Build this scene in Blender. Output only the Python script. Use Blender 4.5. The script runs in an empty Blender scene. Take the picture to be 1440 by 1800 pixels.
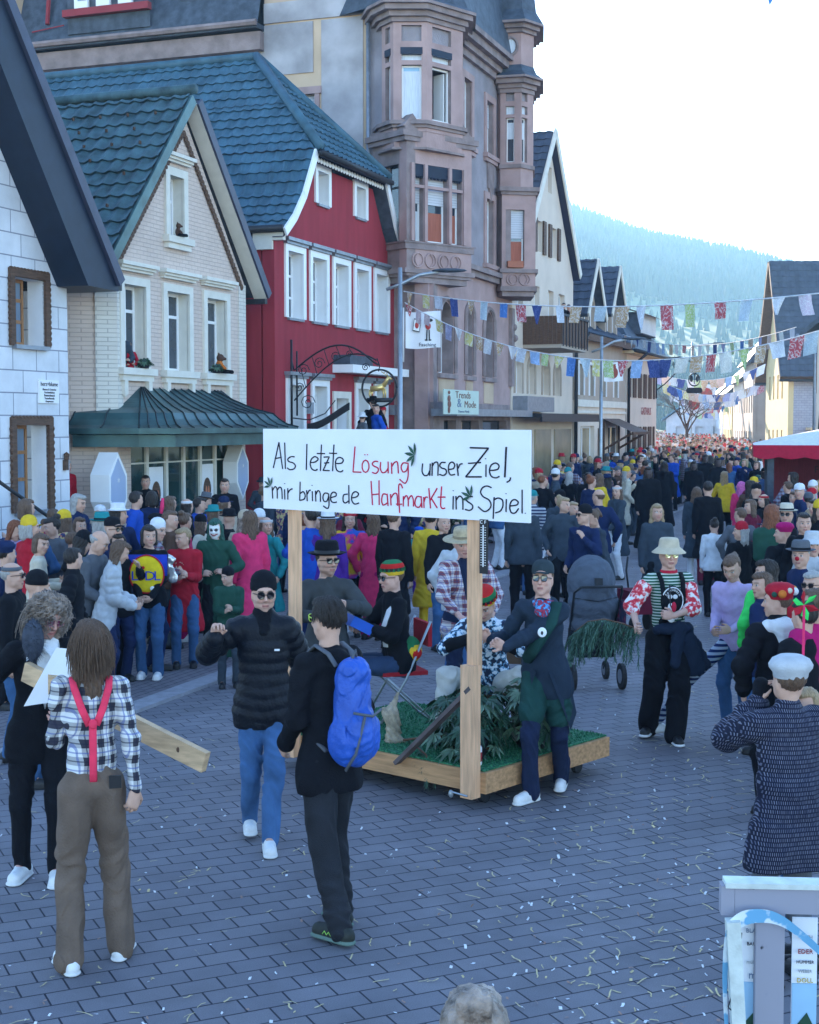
import bpy, bmesh, math, random
import numpy as np
from mathutils import Vector, Matrix
from mathutils.geometry import tessellate_polygon
PI = math.pi
rad = math.radians
rng = random.Random(7)
scene = bpy.context.scene
COL = scene.collection

# ------------------------------------------------------------------ camera
FPX = 2550.0
CAMH = 2.85
PITCH = math.atan(158.0 / FPX)
cam_d = bpy.data.cameras.new('camera')
cam = bpy.data.objects.new('camera', cam_d)
COL.objects.link(cam)
cam.location = (0, 0, CAMH)
cam.rotation_euler = (rad(90) - PITCH, 0, 0)
cam_d.sensor_fit = 'HORIZONTAL'
cam_d.sensor_width = 36
cam_d.lens = 36 * FPX / 1440
cam_d.clip_start = 0.05
cam_d.clip_end = 6000
scene.camera = cam

# ------------------------------------------------------------------ sky, sun, exposure
SUN_EL, SUN_AZ = 21.0, -8.0
w = bpy.data.worlds.new('World')
scene.world = w
w.use_nodes = True
nt = w.node_tree
bg = nt.nodes['Background']
sky = nt.nodes.new('ShaderNodeTexSky')
sky.sky_type = 'NISHITA'
sky.sun_disc = False
sky.sun_elevation = rad(SUN_EL)
sky.sun_rotation = rad(SUN_AZ)
sky.air_density = 1.0
sky.dust_density = 0.15
sky.ozone_density = 3.0
nt.links.new(sky.outputs[0], bg.inputs['Color'])
bg.inputs['Strength'].default_value = 0.15
sd = bpy.data.lights.new('sun', 'SUN')
sd.energy = 4.2
sd.angle = rad(0.5)
sd.color = (1.0, 0.86, 0.68)
sun = bpy.data.objects.new('sun', sd)
COL.objects.link(sun)
_d = Vector((math.sin(rad(SUN_AZ)) * math.cos(rad(SUN_EL)), math.cos(rad(SUN_AZ)) * math.cos(rad(SUN_EL)), math.sin(rad(SUN_EL))))
sun.rotation_euler = (-_d).to_track_quat('-Z', 'Y').to_euler()
scene.view_settings.view_transform = 'Standard'
scene.view_settings.look = 'None'
scene.view_settings.exposure = 2.15
scene.view_settings.gamma = 1
scene.render.engine = 'CYCLES'
scene.cycles.use_denoising = True
scene.cycles.max_bounces = 6
scene.cycles.diffuse_bounces = 3
scene.cycles.glossy_bounces = 2
scene.cycles.transmission_bounces = 3
scene.cycles.volume_bounces = 1
scene.cycles.transparent_max_bounces = 8

# ------------------------------------------------------------------ view rays, used to read real positions
_c, _s = math.cos(PITCH), math.sin(PITCH)
def ray(px, py):
    v = py - 900.0
    return Vector((px - 720.0, FPX * _c - v * _s, -FPX * _s - v * _c))
def G(px, py, z=0.0):
    r = ray(px, py); k = (z - CAMH) / r.z
    return Vector((r.x * k, r.y * k, z))
def AT(px, py, Y):
    r = ray(px, py); k = Y / r.y
    return Vector((r.x * k, Y, CAMH + r.z * k))

# ------------------------------------------------------------------ materials
_mats = {}
def _clamp(c): return tuple(max(0.0, min(1.0, x)) for x in c)
def M(name, col=(.5, .5, .5), rough=.8, var=.12, scale=3.0, bump=0.0, bscale=40.0, metal=0.0, spec=.3, stretch=(1, 1, 1), attr=None, sheen=0.0):
    if name in _mats: return _mats[name]
    m = bpy.data.materials.new(name); m.use_nodes = True
    t = m.node_tree; N = t.nodes; L = t.links
    b = N['Principled BSDF']
    b.inputs['Roughness'].default_value = rough
    b.inputs['Metallic'].default_value = metal
    b.inputs['Specular IOR Level'].default_value = spec
    if sheen: b.inputs['Sheen Weight'].default_value = sheen
    tc = N.new('ShaderNodeTexCoord'); mp = N.new('ShaderNodeMapping')
    mp.inputs['Scale'].default_value = stretch
    L.new(tc.outputs['Object'], mp.inputs['Vector'])
    n = N.new('ShaderNodeTexNoise'); n.inputs['Scale'].default_value = scale; n.inputs['Detail'].default_value = 4
    L.new(mp.outputs[0], n.inputs['Vector'])
    r = N.new('ShaderNodeMapRange'); r.inputs[1].default_value = .3; r.inputs[2].default_value = .7
    r.inputs[3].default_value = 1 - var; r.inputs[4].default_value = 1 + var
    L.new(n.outputs[0], r.inputs[0])
    mx = N.new('ShaderNodeVectorMath'); mx.operation = 'SCALE'
    if attr:
        a = N.new('ShaderNodeAttribute'); a.attribute_name = attr
        L.new(a.outputs['Color'], mx.inputs[0])
    else:
        rg = N.new('ShaderNodeRGB'); rg.outputs[0].default_value = (*col, 1); L.new(rg.outputs[0], mx.inputs[0])
    L.new(r.outputs[0], mx.inputs['Scale'])
    L.new(mx.outputs[0], b.inputs['Base Color'])
    if bump:
        n2 = N.new('ShaderNodeTexNoise'); n2.inputs['Scale'].default_value = bscale; n2.inputs['Detail'].default_value = 3
        L.new(mp.outputs[0], n2.inputs['Vector'])
        bp = N.new('ShaderNodeBump'); bp.inputs['Strength'].default_value = bump; bp.inputs['Distance'].default_value = .02
        L.new(n2.outputs[0], bp.inputs['Height']); L.new(bp.outputs[0], b.inputs['Normal'])
    _mats[name] = m
    return m
def brickmat(name, c1, c2, mortar, bw, bh, ms, axis='xz', off=.5, rot=0, rough=.9, bump=.5, var=.15, nscale=1.2, blotch=None, world=False, spec=.2, grain=0.0):
    if name in _mats: return _mats[name]
    m = bpy.data.materials.new(name); m.use_nodes = True
    t = m.node_tree; N = t.nodes; L = t.links; b = N['Principled BSDF']
    b.inputs['Roughness'].default_value = rough; b.inputs['Specular IOR Level'].default_value = spec
    if world:
        g = N.new('ShaderNodeNewGeometry'); src = g.outputs['Position']
    else:
        tc = N.new('ShaderNodeTexCoord'); src = tc.outputs['Object']
    vec = src
    if axis != 'xy':
        sp = N.new('ShaderNodeSeparateXYZ'); cb = N.new('ShaderNodeCombineXYZ'); L.new(src, sp.inputs[0])
        L.new(sp.outputs[0 if axis == 'xz' else 1], cb.inputs[0]); L.new(sp.outputs[2], cb.inputs[1])
        vec = cb.outputs[0]
    mp = N.new('ShaderNodeMapping'); mp.inputs['Rotation'].default_value = (0, 0, rot); L.new(vec, mp.inputs[0])
    br = N.new('ShaderNodeTexBrick'); br.inputs['Scale'].default_value = 1; br.offset = off
    br.inputs['Brick Width'].default_value = bw; br.inputs['Row Height'].default_value = bh
    br.inputs['Mortar Size'].default_value = ms; br.inputs['Mortar Smooth'].default_value = .25
    br.inputs['Color1'].default_value = (*c1, 1); br.inputs['Color2'].default_value = (*c2, 1); br.inputs['Mortar'].default_value = (*mortar, 1)
    L.new(mp.outputs[0], br.inputs['Vector'])
    n = N.new('ShaderNodeTexNoise'); n.inputs['Scale'].default_value = nscale; n.inputs['Detail'].default_value = 6; n.inputs['Roughness'].default_value = .65
    L.new(src, n.inputs['Vector'])
    r = N.new('ShaderNodeMapRange'); r.inputs[1].default_value = .3; r.inputs[2].default_value = .7
    r.inputs[3].default_value = 1 - var; r.inputs[4].default_value = 1 + var; L.new(n.outputs[0], r.inputs[0])
    mx = N.new('ShaderNodeVectorMath'); mx.operation = 'SCALE'
    L.new(br.outputs['Color'], mx.inputs[0]); L.new(r.outputs[0], mx.inputs['Scale'])
    out = mx.outputs[0]
    if blotch:
        n3 = N.new('ShaderNodeTexNoise'); n3.inputs['Scale'].default_value = blotch[1]; n3.inputs['Detail'].default_value = 5
        L.new(src, n3.inputs['Vector'])
        r3 = N.new('ShaderNodeMapRange'); r3.inputs[1].default_value = blotch[2]; r3.inputs[2].default_value = blotch[2] + .12; L.new(n3.outputs[0], r3.inputs[0])
        mm = N.new('ShaderNodeMixRGB'); mm.inputs[2].default_value = (*blotch[0], 1); L.new(r3.outputs[0], mm.inputs[0]); L.new(out, mm.inputs[1]); out = mm.outputs[0]
    if grain:
        n4 = N.new('ShaderNodeTexNoise'); n4.inputs['Scale'].default_value = 160; n4.inputs['Detail'].default_value = 2; L.new(src, n4.inputs['Vector'])
        r4 = N.new('ShaderNodeMapRange'); r4.inputs[1].default_value = .35; r4.inputs[2].default_value = .65; r4.inputs[3].default_value = 1 - grain; r4.inputs[4].default_value = 1 + grain; L.new(n4.outputs[0], r4.inputs[0])
        m4 = N.new('ShaderNodeVectorMath'); m4.operation = 'SCALE'; L.new(out, m4.inputs[0]); L.new(r4.outputs[0], m4.inputs['Scale']); out = m4.outputs[0]
    L.new(out, b.inputs['Base Color'])
    bp = N.new('ShaderNodeBump'); bp.inputs['Strength'].default_value = bump; bp.inputs['Distance'].default_value = .01; bp.invert = True
    L.new(br.outputs['Fac'], bp.inputs['Height']); L.new(bp.outputs[0], b.inputs['Normal'])
    _mats[name] = m
    return m
def glassmat(name, col, rough=.06):
    if name in _mats: return _mats[name]
    m = M(name, col, rough, .25, 1.3, spec=.9)
    return m
def emat(name, col, s):
    m = bpy.data.materials.new(name); m.use_nodes = True; b = m.node_tree.nodes['Principled BSDF']
    b.inputs['Base Color'].default_value = (*col, 1); b.inputs['Emission Color'].default_value = (*col, 1); b.inputs['Emission Strength'].default_value = s
    return m

# ------------------------------------------------------------------ tagging
def tag(o, label=None, cat=None, group=None, kind=None):
    if label: o['label'] = label
    if cat: o['category'] = cat
    if group: o['group'] = group
    if kind: o['kind'] = kind
    return o
def empty(name, loc=(0, 0, 0), rz=0.0, label=None, cat=None, group=None):
    o = bpy.data.objects.new(name, None); COL.objects.link(o)
    o.location = loc; o.rotation_euler = (0, 0, rz); o.empty_display_size = .2
    return tag(o, label, cat, group)
def copy_tree(o, parent=None):
    c = o.copy(); COL.objects.link(c); c.parent = parent
    for ch in [x for x in o.children]: copy_tree(ch, c)
    return c

# ------------------------------------------------------------------ mesh builder
class MB:
    def __init__(s, off=(0, 0, 0)):
        s.v = []; s.f = []; s.m = []; s.o = Vector(off)
    def add(s, vs, fs, mi=0):
        b = len(s.v); s.v += [Vector(x) for x in vs]; s.f += [tuple(i + b for i in f) for f in fs]; s.m += [mi] * len(fs); return s
    def box(s, x0, x1, y0, y1, z0, z1, mi=0):
        if x0 > x1: x0, x1 = x1, x0
        if y0 > y1: y0, y1 = y1, y0
        if z0 > z1: z0, z1 = z1, z0
        vs = [(x, y, z) for z in (z0, z1) for y in (y0, y1) for x in (x0, x1)]
        return s.add(vs, [(0, 2, 3, 1), (4, 5, 7, 6), (0, 1, 5, 4), (2, 6, 7, 3), (0, 4, 6, 2), (1, 3, 7, 5)], mi)
    def obox(s, c, ax, ay, az, mi=0):       # oriented box: centre and three half-axis vectors
        c, ax, ay, az = map(Vector, (c, ax, ay, az))
        vs = [c + ax * i + ay * j + az * k for k in (-1, 1) for j in (-1, 1) for i in (-1, 1)]
        return s.add(vs, [(0, 2, 3, 1), (4, 5, 7, 6), (0, 1, 5, 4), (2, 6, 7, 3), (0, 4, 6, 2), (1, 3, 7, 5)], mi)
    def bar(s, a, b, w, h, mi=0, up=(0, 0, 1)):
        a, b = Vector(a), Vector(b); d = b - a; l = d.length; d.normalize(); up = Vector(up)
        if abs(d.dot(up)) > .95: up = Vector((0, 1, 0))
        x = d.cross(up).normalized(); z = x.cross(d).normalized()
        return s.obox((a + b) / 2, d * l / 2, x * w / 2, z * h / 2, mi)
    def prism(s, poly, y0, y1, mi=0):        # poly in (x, z), extruded along y
        n = len(poly); a = [(p[0], y0, p[1]) for p in poly]; b = [(p[0], y1, p[1]) for p in poly]
        tr = tessellate_polygon([[Vector((p[0], p[1], 0)) for p in poly]])
        fs = [tuple(t) for t in tr] + [tuple(n + i for i in reversed(t)) for t in tr]
        fs += [(i, (i + 1) % n, n + (i + 1) % n, n + i) for i in range(n)]
        return s.add(a + b, fs, mi)
    def prismz(s, poly, z0, z1, mi=0):
        n = len(poly); a = [(p[0], p[1], z0) for p in poly]; b = [(p[0], p[1], z1) for p in poly]
        tr = tessellate_polygon([[Vector((p[0], p[1], 0)) for p in poly]])
        fs = [tuple(t) for t in tr] + [tuple(n + i for i in reversed(t)) for t in tr]
        fs += [(i, (i + 1) % n, n + (i + 1) % n, n + i) for i in range(n)]
        return s.add(a + b, fs, mi)
    def slab(s, pts, th, mi=0):              # planar polygon given in 3-D, thickened below its normal
        pts = [Vector(p) for p in pts]; nrm = (pts[1] - pts[0]).cross(pts[2] - pts[0]).normalized()
        n = len(pts); vs = pts + [p - nrm * th for p in pts]
        fs = [tuple(range(n)), tuple(reversed(range(n, 2 * n)))] + [(i, n + i, n + (i + 1) % n, (i + 1) % n) for i in range(n)]
        return s.add(vs, fs, mi)
    def tube(s, pts, r, n=8, mi=0, cap=True, flat=1.0):
        pts = [Vector(p) for p in pts]; rr = r if isinstance(r, (list, tuple)) else [r] * len(pts)
        rings = []; prev = None
        for i, p in enumerate(pts):
            d = (pts[min(i + 1, len(pts) - 1)] - pts[max(i - 1, 0)])
            if d.length < 1e-9: d = Vector((0, 0, 1))
            d.normalize()
            if prev is None:
                x = d.cross(Vector((0, 0, 1)));
                if x.length < .05: x = d.cross(Vector((0, 1, 0)))
            else: x = prev - d * prev.dot(d)
            x.normalize(); prev = x; y = d.cross(x)
            rings.append([p + (x * math.cos(2 * PI * k / n) + y * math.sin(2 * PI * k / n) * flat) * rr[i] for k in range(n)])
        vs = [q for rg in rings for q in rg]
        fs = [(i * n + k, i * n + (k + 1) % n, (i + 1) * n + (k + 1) % n, (i + 1) * n + k) for i in range(len(pts) - 1) for k in range(n)]
        if cap: fs += [tuple(reversed(range(n))), tuple(range((len(pts) - 1) * n, len(pts) * n))]
        return s.add(vs, fs, mi)
    def ell(s, c, r, nu=12, nv=8, mi=0, rot=None):
        c = Vector(c); vs = []; R = rot or Matrix.Identity(3)
        for j in range(nv + 1):
            a = PI * j / nv
            for i in range(nu):
                b = 2 * PI * i / nu
                vs.append(c + R @ Vector((r[0] * math.sin(a) * math.cos(b), r[1] * math.sin(a) * math.sin(b), r[2] * math.cos(a))))
        fs = [(j * nu + i, (j + 1) * nu + i, (j + 1) * nu + (i + 1) % nu, j * nu + (i + 1) % nu) for j in range(nv) for i in range(nu)]
        return s.add(vs, fs, mi)
    def lathe(s, prof, c=(0, 0, 0), n=16, mi=0):   # profile of (r, z)
        c = Vector(c); vs = [c + Vector((r * math.cos(2 * PI * i / n), r * math.sin(2 * PI * i / n), z)) for r, z in prof for i in range(n)]
        fs = [(j * n + i, j * n + (i + 1) % n, (j + 1) * n + (i + 1) % n, (j + 1) * n + i) for j in range(len(prof) - 1) for i in range(n)]
        return s.add(vs, fs, mi)
    def loft(s, rings, mi=0, closed=True):
        n = len(rings[0]); vs = [q for r in rings for q in r]
        fs = [(i * n + k, i * n + (k + 1) % n, (i + 1) * n + (k + 1) % n, (i + 1) * n + k) for i in range(len(rings) - 1) for k in range(n if closed else n - 1)]
        return s.add(vs, fs, mi)
    def build(s, name, mats, parent=None, smooth=False, label=None, loc=None):
        if not s.f: return None
        me = bpy.data.meshes.new(name)
        o3 = s.o
        me.from_pydata([tuple(p - o3) for p in s.v], [], s.f)
        mats = mats if isinstance(mats, (list, tuple)) else [mats]
        for m in mats: me.materials.append(m)
        me.polygons.foreach_set('material_index', s.m)
        if smooth: me.polygons.foreach_set('use_smooth', [True] * len(s.f))
        me.update()
        o = bpy.data.objects.new(name, me); COL.objects.link(o)
        if parent: o.parent = parent
        if loc is not None: o.location = loc
        if label: o['label'] = label
        return o

def wall_holes(mb, outer, holes, y0, depth, mi=0, mir=None, thick=.3):
    """front skin with openings, in (x, z) at y0, facing -y; reveals go back by depth; outer rim gets thickness"""
    mir = mi if mir is None else mir
    loops = [[Vector((p[0], p[1], 0)) for p in outer]] + [[Vector((p[0], p[1], 0)) for p in h] for h in holes]
    flat = [p for lp in loops for p in lp]
    tr = tessellate_polygon(loops)
    fs = []
    for t in tr:
        a, b, c = (flat[i] for i in t)
        area = (b - a).cross(c - a).z
        if abs(area) < 1e-9: continue
        fs.append(tuple(t) if area > 0 else tuple(reversed(t)))
    mb.add([(p.x, y0, p.y) for p in flat], fs, mi)
    for h in holes:
        n = len(h); mb.add([(p[0], y0, p[1]) for p in h] + [(p[0], y0 + depth, p[1]) for p in h], [(i, (i + 1) % n, n + (i + 1) % n, n + i) for i in range(n)], mir)
    n = len(outer); mb.add([(p[0], y0, p[1]) for p in outer] + [(p[0], y0 + thick, p[1]) for p in outer], [(i, n + i, n + (i + 1) % n, (i + 1) % n) for i in range(n)], mi)
def rect(x0, x1, z0, z1): return [(x0, z0), (x1, z0), (x1, z1), (x0, z1)]
def arch(x0, x1, z0, z1, n=8):
    r = (x1 - x0) / 2; cx = (x0 + x1) / 2; zz = z1 - r
    return [(x0, z0), (x1, z0)] + [(cx + r * math.cos(PI * k / n), zz + r * math.sin(PI * k / n)) for k in range(n + 1)]
class Frame:
    """vertical plane through an XY origin; x runs along it, -y is outward, z up"""
    def __init__(s, ox, oy, deg):          # deg: heading of local x from +Y towards +X
        s.o = Vector((ox, oy, 0)); a = rad(deg); s.u = Vector((math.sin(a), math.cos(a), 0)); s.n = Vector((-s.u.y, s.u.x, 0)); s.rz = math.atan2(s.u.y, s.u.x)
    def pix(s, px, py, y=0.0):
        r = ray(px, py); o = s.o + s.n * y - Vector((0, 0, CAMH))
        k = o.dot(s.n) / r.dot(s.n); p = r * k
        return ((p - o).dot(s.u), p.z + CAMH)
    def w(s, x, y, z=0.0): return s.o + s.u * x + s.n * y + Vector((0, 0, z))

def roof_tiles(poly, tw, th, amp, name, mat, parent, up=None, off=None, edge=.035, res=5, nosag=True):
    """field of overlapping tiles on a planar convex polygon; local coordinates"""
    P = [Vector(p) for p in poly]
    nrm = (P[1] - P[0]).cross(P[2] - P[0]).normalized()
    if nrm.z < 0: nrm = -nrm
    hor = Vector((0, 0, 1)).cross(nrm).normalized(); upv = nrm.cross(hor).normalized()
    o = P[0]; a = [(p - o).dot(hor) for p in P]; b = [(p - o).dot(upv) for p in P]
    x0, x1, y0, y1 = min(a), max(a), min(b), max(b)
    nx = int((x1 - x0) / tw + 2); ny = int((y1 - y0) / th + 2)
    xs = np.arange(nx * res + 1) * tw / res + x0
    ph = (np.arange(nx * res + 1) % res) / res
    prof = amp * np.where(ph < .55, np.sin(ph / .55 * PI), -.35 * np.sin((ph - .55) / .45 * PI))
    V = []; F = []
    for j in range(ny):
        zl = y0 + j * th; jit = rng.uniform(-.004, .004)
        for (yy, lift) in ((zl, edge + jit), (zl, 0.0), (zl + th, 0.0)):
            pass
        base = len(V)
        for (yy, lift, pr) in ((zl, 0.0, .0), (zl - .012, edge + jit, 1.), (zl + th, .004, 1.)):
            for x, q in zip(xs, prof):
                V.append(o + hor * x + upv * yy + nrm * (lift + q * pr))
        n = len(xs)
        for r_ in range(2):
            for i in range(n - 1):
                F.append((base + r_ * n + i, base + r_ * n + i + 1, base + (r_ + 1) * n + i + 1, base + (r_ + 1) * n + i))
    me = bpy.data.meshes.new(name); 
    bm = bmesh.new(); bv = [bm.verts.new(v) for v in V]
    for f in F: bm.faces.new([bv[i] for i in f])
    cen = sum(P, Vector()) / len(P)
    for i in range(len(P)):
        p, q = P[i], P[(i + 1) % len(P)]
        e = (q - p).cross(nrm).normalized()
        if e.dot(cen - p) > 0: e = -e
        bmesh.ops.bisect_plane(bm, geom=bm.verts[:] + bm.edges[:] + bm.faces[:], plane_co=p, plane_no=e, clear_outer=True)
    if off is not None:
        for v in bm.verts: v.co -= Vector(off)
    bm.to_mesh(me); bm.free(); me.materials.append(mat)
    ob = bpy.data.objects.new(name, me); COL.objects.link(ob); ob.parent = parent
    return ob
# ================================================================== THE SETTING
F1 = Frame(-4.55, 29.0, 20)
F3 = Frame(1.75, 42.9, 20)
# ---- materials of the place
m_white = M('white_render', (.66, .67, .70), .8, .1, 2, .15, 30)
m_trim = M('cream_trim', (.66, .63, .56), .75, .07, 4, .1, 30)
m_pvc = M('white_window_paint', (.78, .79, .80), .35, .03, 3)
m_glass = glassmat('window_glass', (.035, .05, .07))
m_glassb = glassmat('window_glass_pale', (.16, .22, .30), .12)
m_dark = M('black_iron', (.02, .022, .028), .5, .2, 8)
m_bronze = M('dark_bronze_roof', (.035, .045, .05), .35, .3, 5, .05, 20, metal=.3)
m_stonel = brickmat('white_stone_courses', (.60, .62, .66), (.66, .67, .71), (.26, .27, .32), .66, .37, .012, 'xz', .42, bump=.4, var=.12, nscale=1.8)
m_brickb = brickmat('painted_beige_brick', (.60, .48, .41), (.63, .51, .44), (.50, .40, .35), .25, .08, .008, 'xz', .5, bump=.8, var=.08)
m_brickq = brickmat('painted_cream_brick', (.66, .63, .57), (.62, .59, .54), (.45, .43, .40), .25, .08, .007, 'xz', .5, bump=.8, var=.07)
m_red = M('red_render', (.31, .032, .045), .85, .16, 1.3, .3, 60, stretch=(2.4, 2.4, .5))
m_rede = M('red_plinth', (.26, .04, .05), .85, .10, 1.6, .2, 60)
m_tileg = M('green_roof_tile', (.045, .105, .145), .5, .32, 2.3, .25, 25)
m_tilea = M('aged_green_tile', (.05, .10, .115), .62, .5, 3.2, .3, 25)
m_tileb = M('blue_black_tile', (.05, .06, .085), .55, .25, 2.5, .2, 25)
m_slate = M('dark_slate', (.055, .07, .095), .6, .35, 4, .35, 18)
m_board = M('dark_painted_boards', (.010, .018, .04), .5, .15, 4)
m_boardl = M('blue_grey_board', (.045, .05, .09), .45, .15, 4)
m_oak = M('window_oak', (.30, .14, .055), .45, .3, 9, stretch=(8, 8, 1))
m_sand = M('red_sandstone', (.38, .26, .245), .9, .16, 1.6, .4, 14)
m_sandd = M('weathered_sandstone', (.25, .195, .19), .9, .25, 2.4, .5, 14)
m_stucco = M('grey_stucco', (.28, .25, .27), .95, .2, 1.2, .7, 30)
m_ochre = M('ochre_render', (.50, .37, .26), .95, .22, .7, .3, 10)
m_patch = M('stained_plaster', (.36, .345, .36), .95, .3, 1.1, .3, 9)
m_cream = M('cream_render', (.64, .54, .45), .9, .08, 1.0, .2, 30)
m_yell = M('yellow_render', (.62, .50, .27), .9, .08, 1.0, .2, 30)
m_taupe = M('taupe_render', (.40, .33, .27), .9, .1, 1.2, .2, 30)
m_metal = M('galvanised_steel', (.34, .38, .42), .4, .12, 6, metal=.6)
m_wood = M('dark_wood', (.10, .055, .035), .7, .3, 6, .2, 30, stretch=(1, 1, 6))
m_zinc = M('zinc_sheet', (.25, .27, .31), .45, .15, 6, metal=.5)
m_verd = M('verdigris_sheet', (.045, .10, .105), .35, .45, 1.8, .06, 12, metal=.25)
m_bwall = brickmat('grey_blue_brick', (.30, .31, .36), (.34, .35, .40), (.22, .22, .26), .3, .13, .012, 'xz', .5, var=.08)
m_paper = M('white_paper', (.78, .79, .82), .8, .04, 3)
m_curt = M('white_curtain', (.62, .66, .72), .9, .15, 9, stretch=(6, 6, .3))
m_curtr = M('red_brown_curtain', (.36, .12, .08), .9, .2, 8, stretch=(6, 6, .3))
m_blind = brickmat('roller_blind', (.55, .57, .62), (.57, .59, .64), (.38, .40, .45), 9, .07, .008, 'xz', .5, var=.04)

# ---- ground: one sheet to the horizon, cobbled road, pavement, kerb
def sheet(name, pts, z, mat, kind='structure'):
    mb = MB(); n = len(pts); mb.add([(p[0], p[1], z) for p in pts], [tuple(t) for t in tessellate_polygon([[Vector((p[0], p[1], 0)) for p in pts]])])
    o = mb.build(name, mat)
    me = o.data
    bm = bmesh.new(); bm.from_mesh(me); bmesh.ops.recalc_face_normals(bm, faces=bm.faces)
    for f in bm.faces:
        if f.normal.z < 0: f.normal_flip()
    bm.to_mesh(me); bm.free()
    return tag(o, kind=kind)
m_earth = M('dull_grass_ground', (.10, .12, .06), .95, .3, .05)
sheet('ground', [(-2500, -60), (2500, -60), (2500, 330), (-2500, 330)], -.03, m_earth)
m_pave = brickmat('road_pavers', (.172, .164, .182), (.140, .136, .156), (.018, .02, .035), .238, .163, .0055, 'xy', .47, rot=-rad(25.7), rough=.75, bump=.9, var=.20, nscale=1.3, blotch=((.11, .10, .115), .45, .57), world=True, spec=.35, grain=.14)
m_pave2 = brickmat('pavement_slabs', (.19, .17, .185), (.165, .15, .17), (.03, .03, .045), .20, .10, .006, 'xy', .5, rot=-rad(70), rough=.8, bump=.8, var=.18, nscale=1.4, world=True, spec=.3, grain=.12)
m_kerb = M('granite_kerb', (.27, .27, .30), .8, .16, 9, .3, 60)
sheet('road', [(-60, -20), (60, -20), (60, 260), (-60, 260)], 0.0, m_pave)
kc = Vector((-2.02, 15.93, 0)); kd = Vector((math.sin(rad(19.3)), math.cos(rad(19.3)), 0)); kn = Vector((-kd.y, kd.x, 0))
a, b = kc - kd * 14, kc + kd * 60
mb = MB()
for i in range(74):
    p = kc + kd * (-14 + i * 1.0)
    mb.obox(p + kd * .5 + kn * .13 + Vector((0, 0, -.02)), kd * .496, kn * .13, Vector((0, 0, .055)))
tag(mb.build('kerb', m_kerb), kind='structure')
mb = MB(); q = [a + kn * .262, b + kn * .262, b + kn * 12, a + kn * 14]
mb.prismz([(p.x, p.y) for p in q], -.02, .03); tag(mb.build('pavement', m_pave2), kind='structure')

# ---- window maker: opening rectangle in the wall frame
def window(parent, off, x0, x1, z0, z1, dep=.22, fr=None, pane=None, bars=((.5,), (.68,)), fw=.055, blind=None, curtain=None, xf=None, open_=False, name='window'):
    fr = fr or m_pvc; y = dep - .05
    mb = MB(off)
    mb.box(x0, x0 + fw, y, y + .05, z0, z1); mb.box(x1 - fw, x1, y, y + .05, z0, z1)
    mb.box(x0 + fw, x1 - fw, y, y + .05, z0, z0 + fw); mb.box(x0 + fw, x1 - fw, y, y + .05, z1 - fw, z1)
    for a in bars[1]: zz = z0 + (z1 - z0) * a; mb.box(x0 + fw, x1 - fw, y + .004, y + .046, zz - fw * .5, zz + fw * .5)
    for a in bars[0]:
        xx = x0 + (x1 - x0) * a; mb.box(xx - fw * .55, xx + fw * .55, y + .002, y + .048, z0 + fw, z1 - fw)
    if xf: mb.xf(xf)
    wn = mb.build(name, fr, parent)
    def sub(nm, mat, *bx):
        m2 = MB(off); m2.box(*bx)
        if xf: m2.xf(xf)
        return m2.build(nm, mat, wn)
    sub('pane', pane or m_glass, x0 + .01, x1 - .01, y + .02, y + .03, z0 + .01, z1 - .01)
    if blind: sub('roller_blind', m_blind, x0 + .012, x1 - .012, y - .02, y - .006, z0 + (z1 - z0) * (1 - blind), z1 - .012)
    if curtain: sub('curtain', curtain[0], x0 + fw, x1 - fw, y + .006, y + .016, z0 + fw + (z1 - z0) * curtain[1], z0 + (z1 - z0) * curtain[2])
    return wn
def _xf(self, fn):
    self.v = [fn(p) for p in self.v]; return self
MB.xf = _xf

def surround(parent, off, x0, x1, z0, z1, t=.14, pr=.04, mat=None, sill=True, hood=True, name='window_surround', xf=None, hw=.12):
    mb = MB(off)
    mb.box(x0 - t, x0, -pr, .02, z0, z1 + t); mb.box(x1, x1 + t, -pr, .02, z0, z1 + t); mb.box(x0, x1, -pr, .02, z1, z1 + t)
    if xf: mb.xf(xf)
    o = mb.build(name, mat or m_trim, parent)
    if sill:
        m2 = MB(off); m2.box(x0 - t - .08, x1 + t + .08, -pr - .10, .03, z0 - .13, z0 - .002)
        m2.box(x0 - t - .02, x1 + t + .02, -pr - .05, .0, z0 - .24, z0 - .13)
        if xf: m2.xf(xf)
        m2.build('sill', mat or m_trim, o)
    if hood:
        m2 = MB(off); zz = z1 + t + .09
        m2.box(x0 - t - hw, x1 + t + hw, -pr - .14, .0, zz + .10, zz + .17); m2.box(x0 - t - hw + .04, x1 + t + hw - .04, -pr - .09, .0, zz + .05, zz + .10)
        m2.box(x0 - t - hw + .07, x1 + t + hw - .07, -pr - .04, .0, zz, zz + .05)
        if xf: m2.xf(xf)
        m2.build('hood_moulding', mat or m_trim, o)
    return o
def bld(name, frame, s, label, cat='house'):
    p = frame.w(s, 0, 0)
    return empty(name, p, frame.rz, label, cat), (s, 0, 0)
def txt(body, size, mat, parent, loc, rot, name='lettering', ext=.002, align='CENTER', sx=1.0, font=None):
    c = bpy.data.curves.new(name, 'FONT'); c.body = body; c.size = size; c.extrude = ext; c.align_x = align; c.align_y = 'CENTER'; c.resolution_u = 2
    t = bpy.data.objects.new('t', c); COL.objects.link(t)
    bpy.context.view_layer.update()
    me = bpy.data.meshes.new_from_object(t.evaluated_get(bpy.context.evaluated_depsgraph_get()))
    bpy.data.objects.remove(t); me.name = name; me.materials.clear(); me.materials.append(mat)
    o = bpy.data.objects.new(name, me); COL.objects.link(o); o.parent = parent; o.location = loc; o.rotation_euler = rot; o.scale = (sx, 1, 1)
    return o

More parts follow.
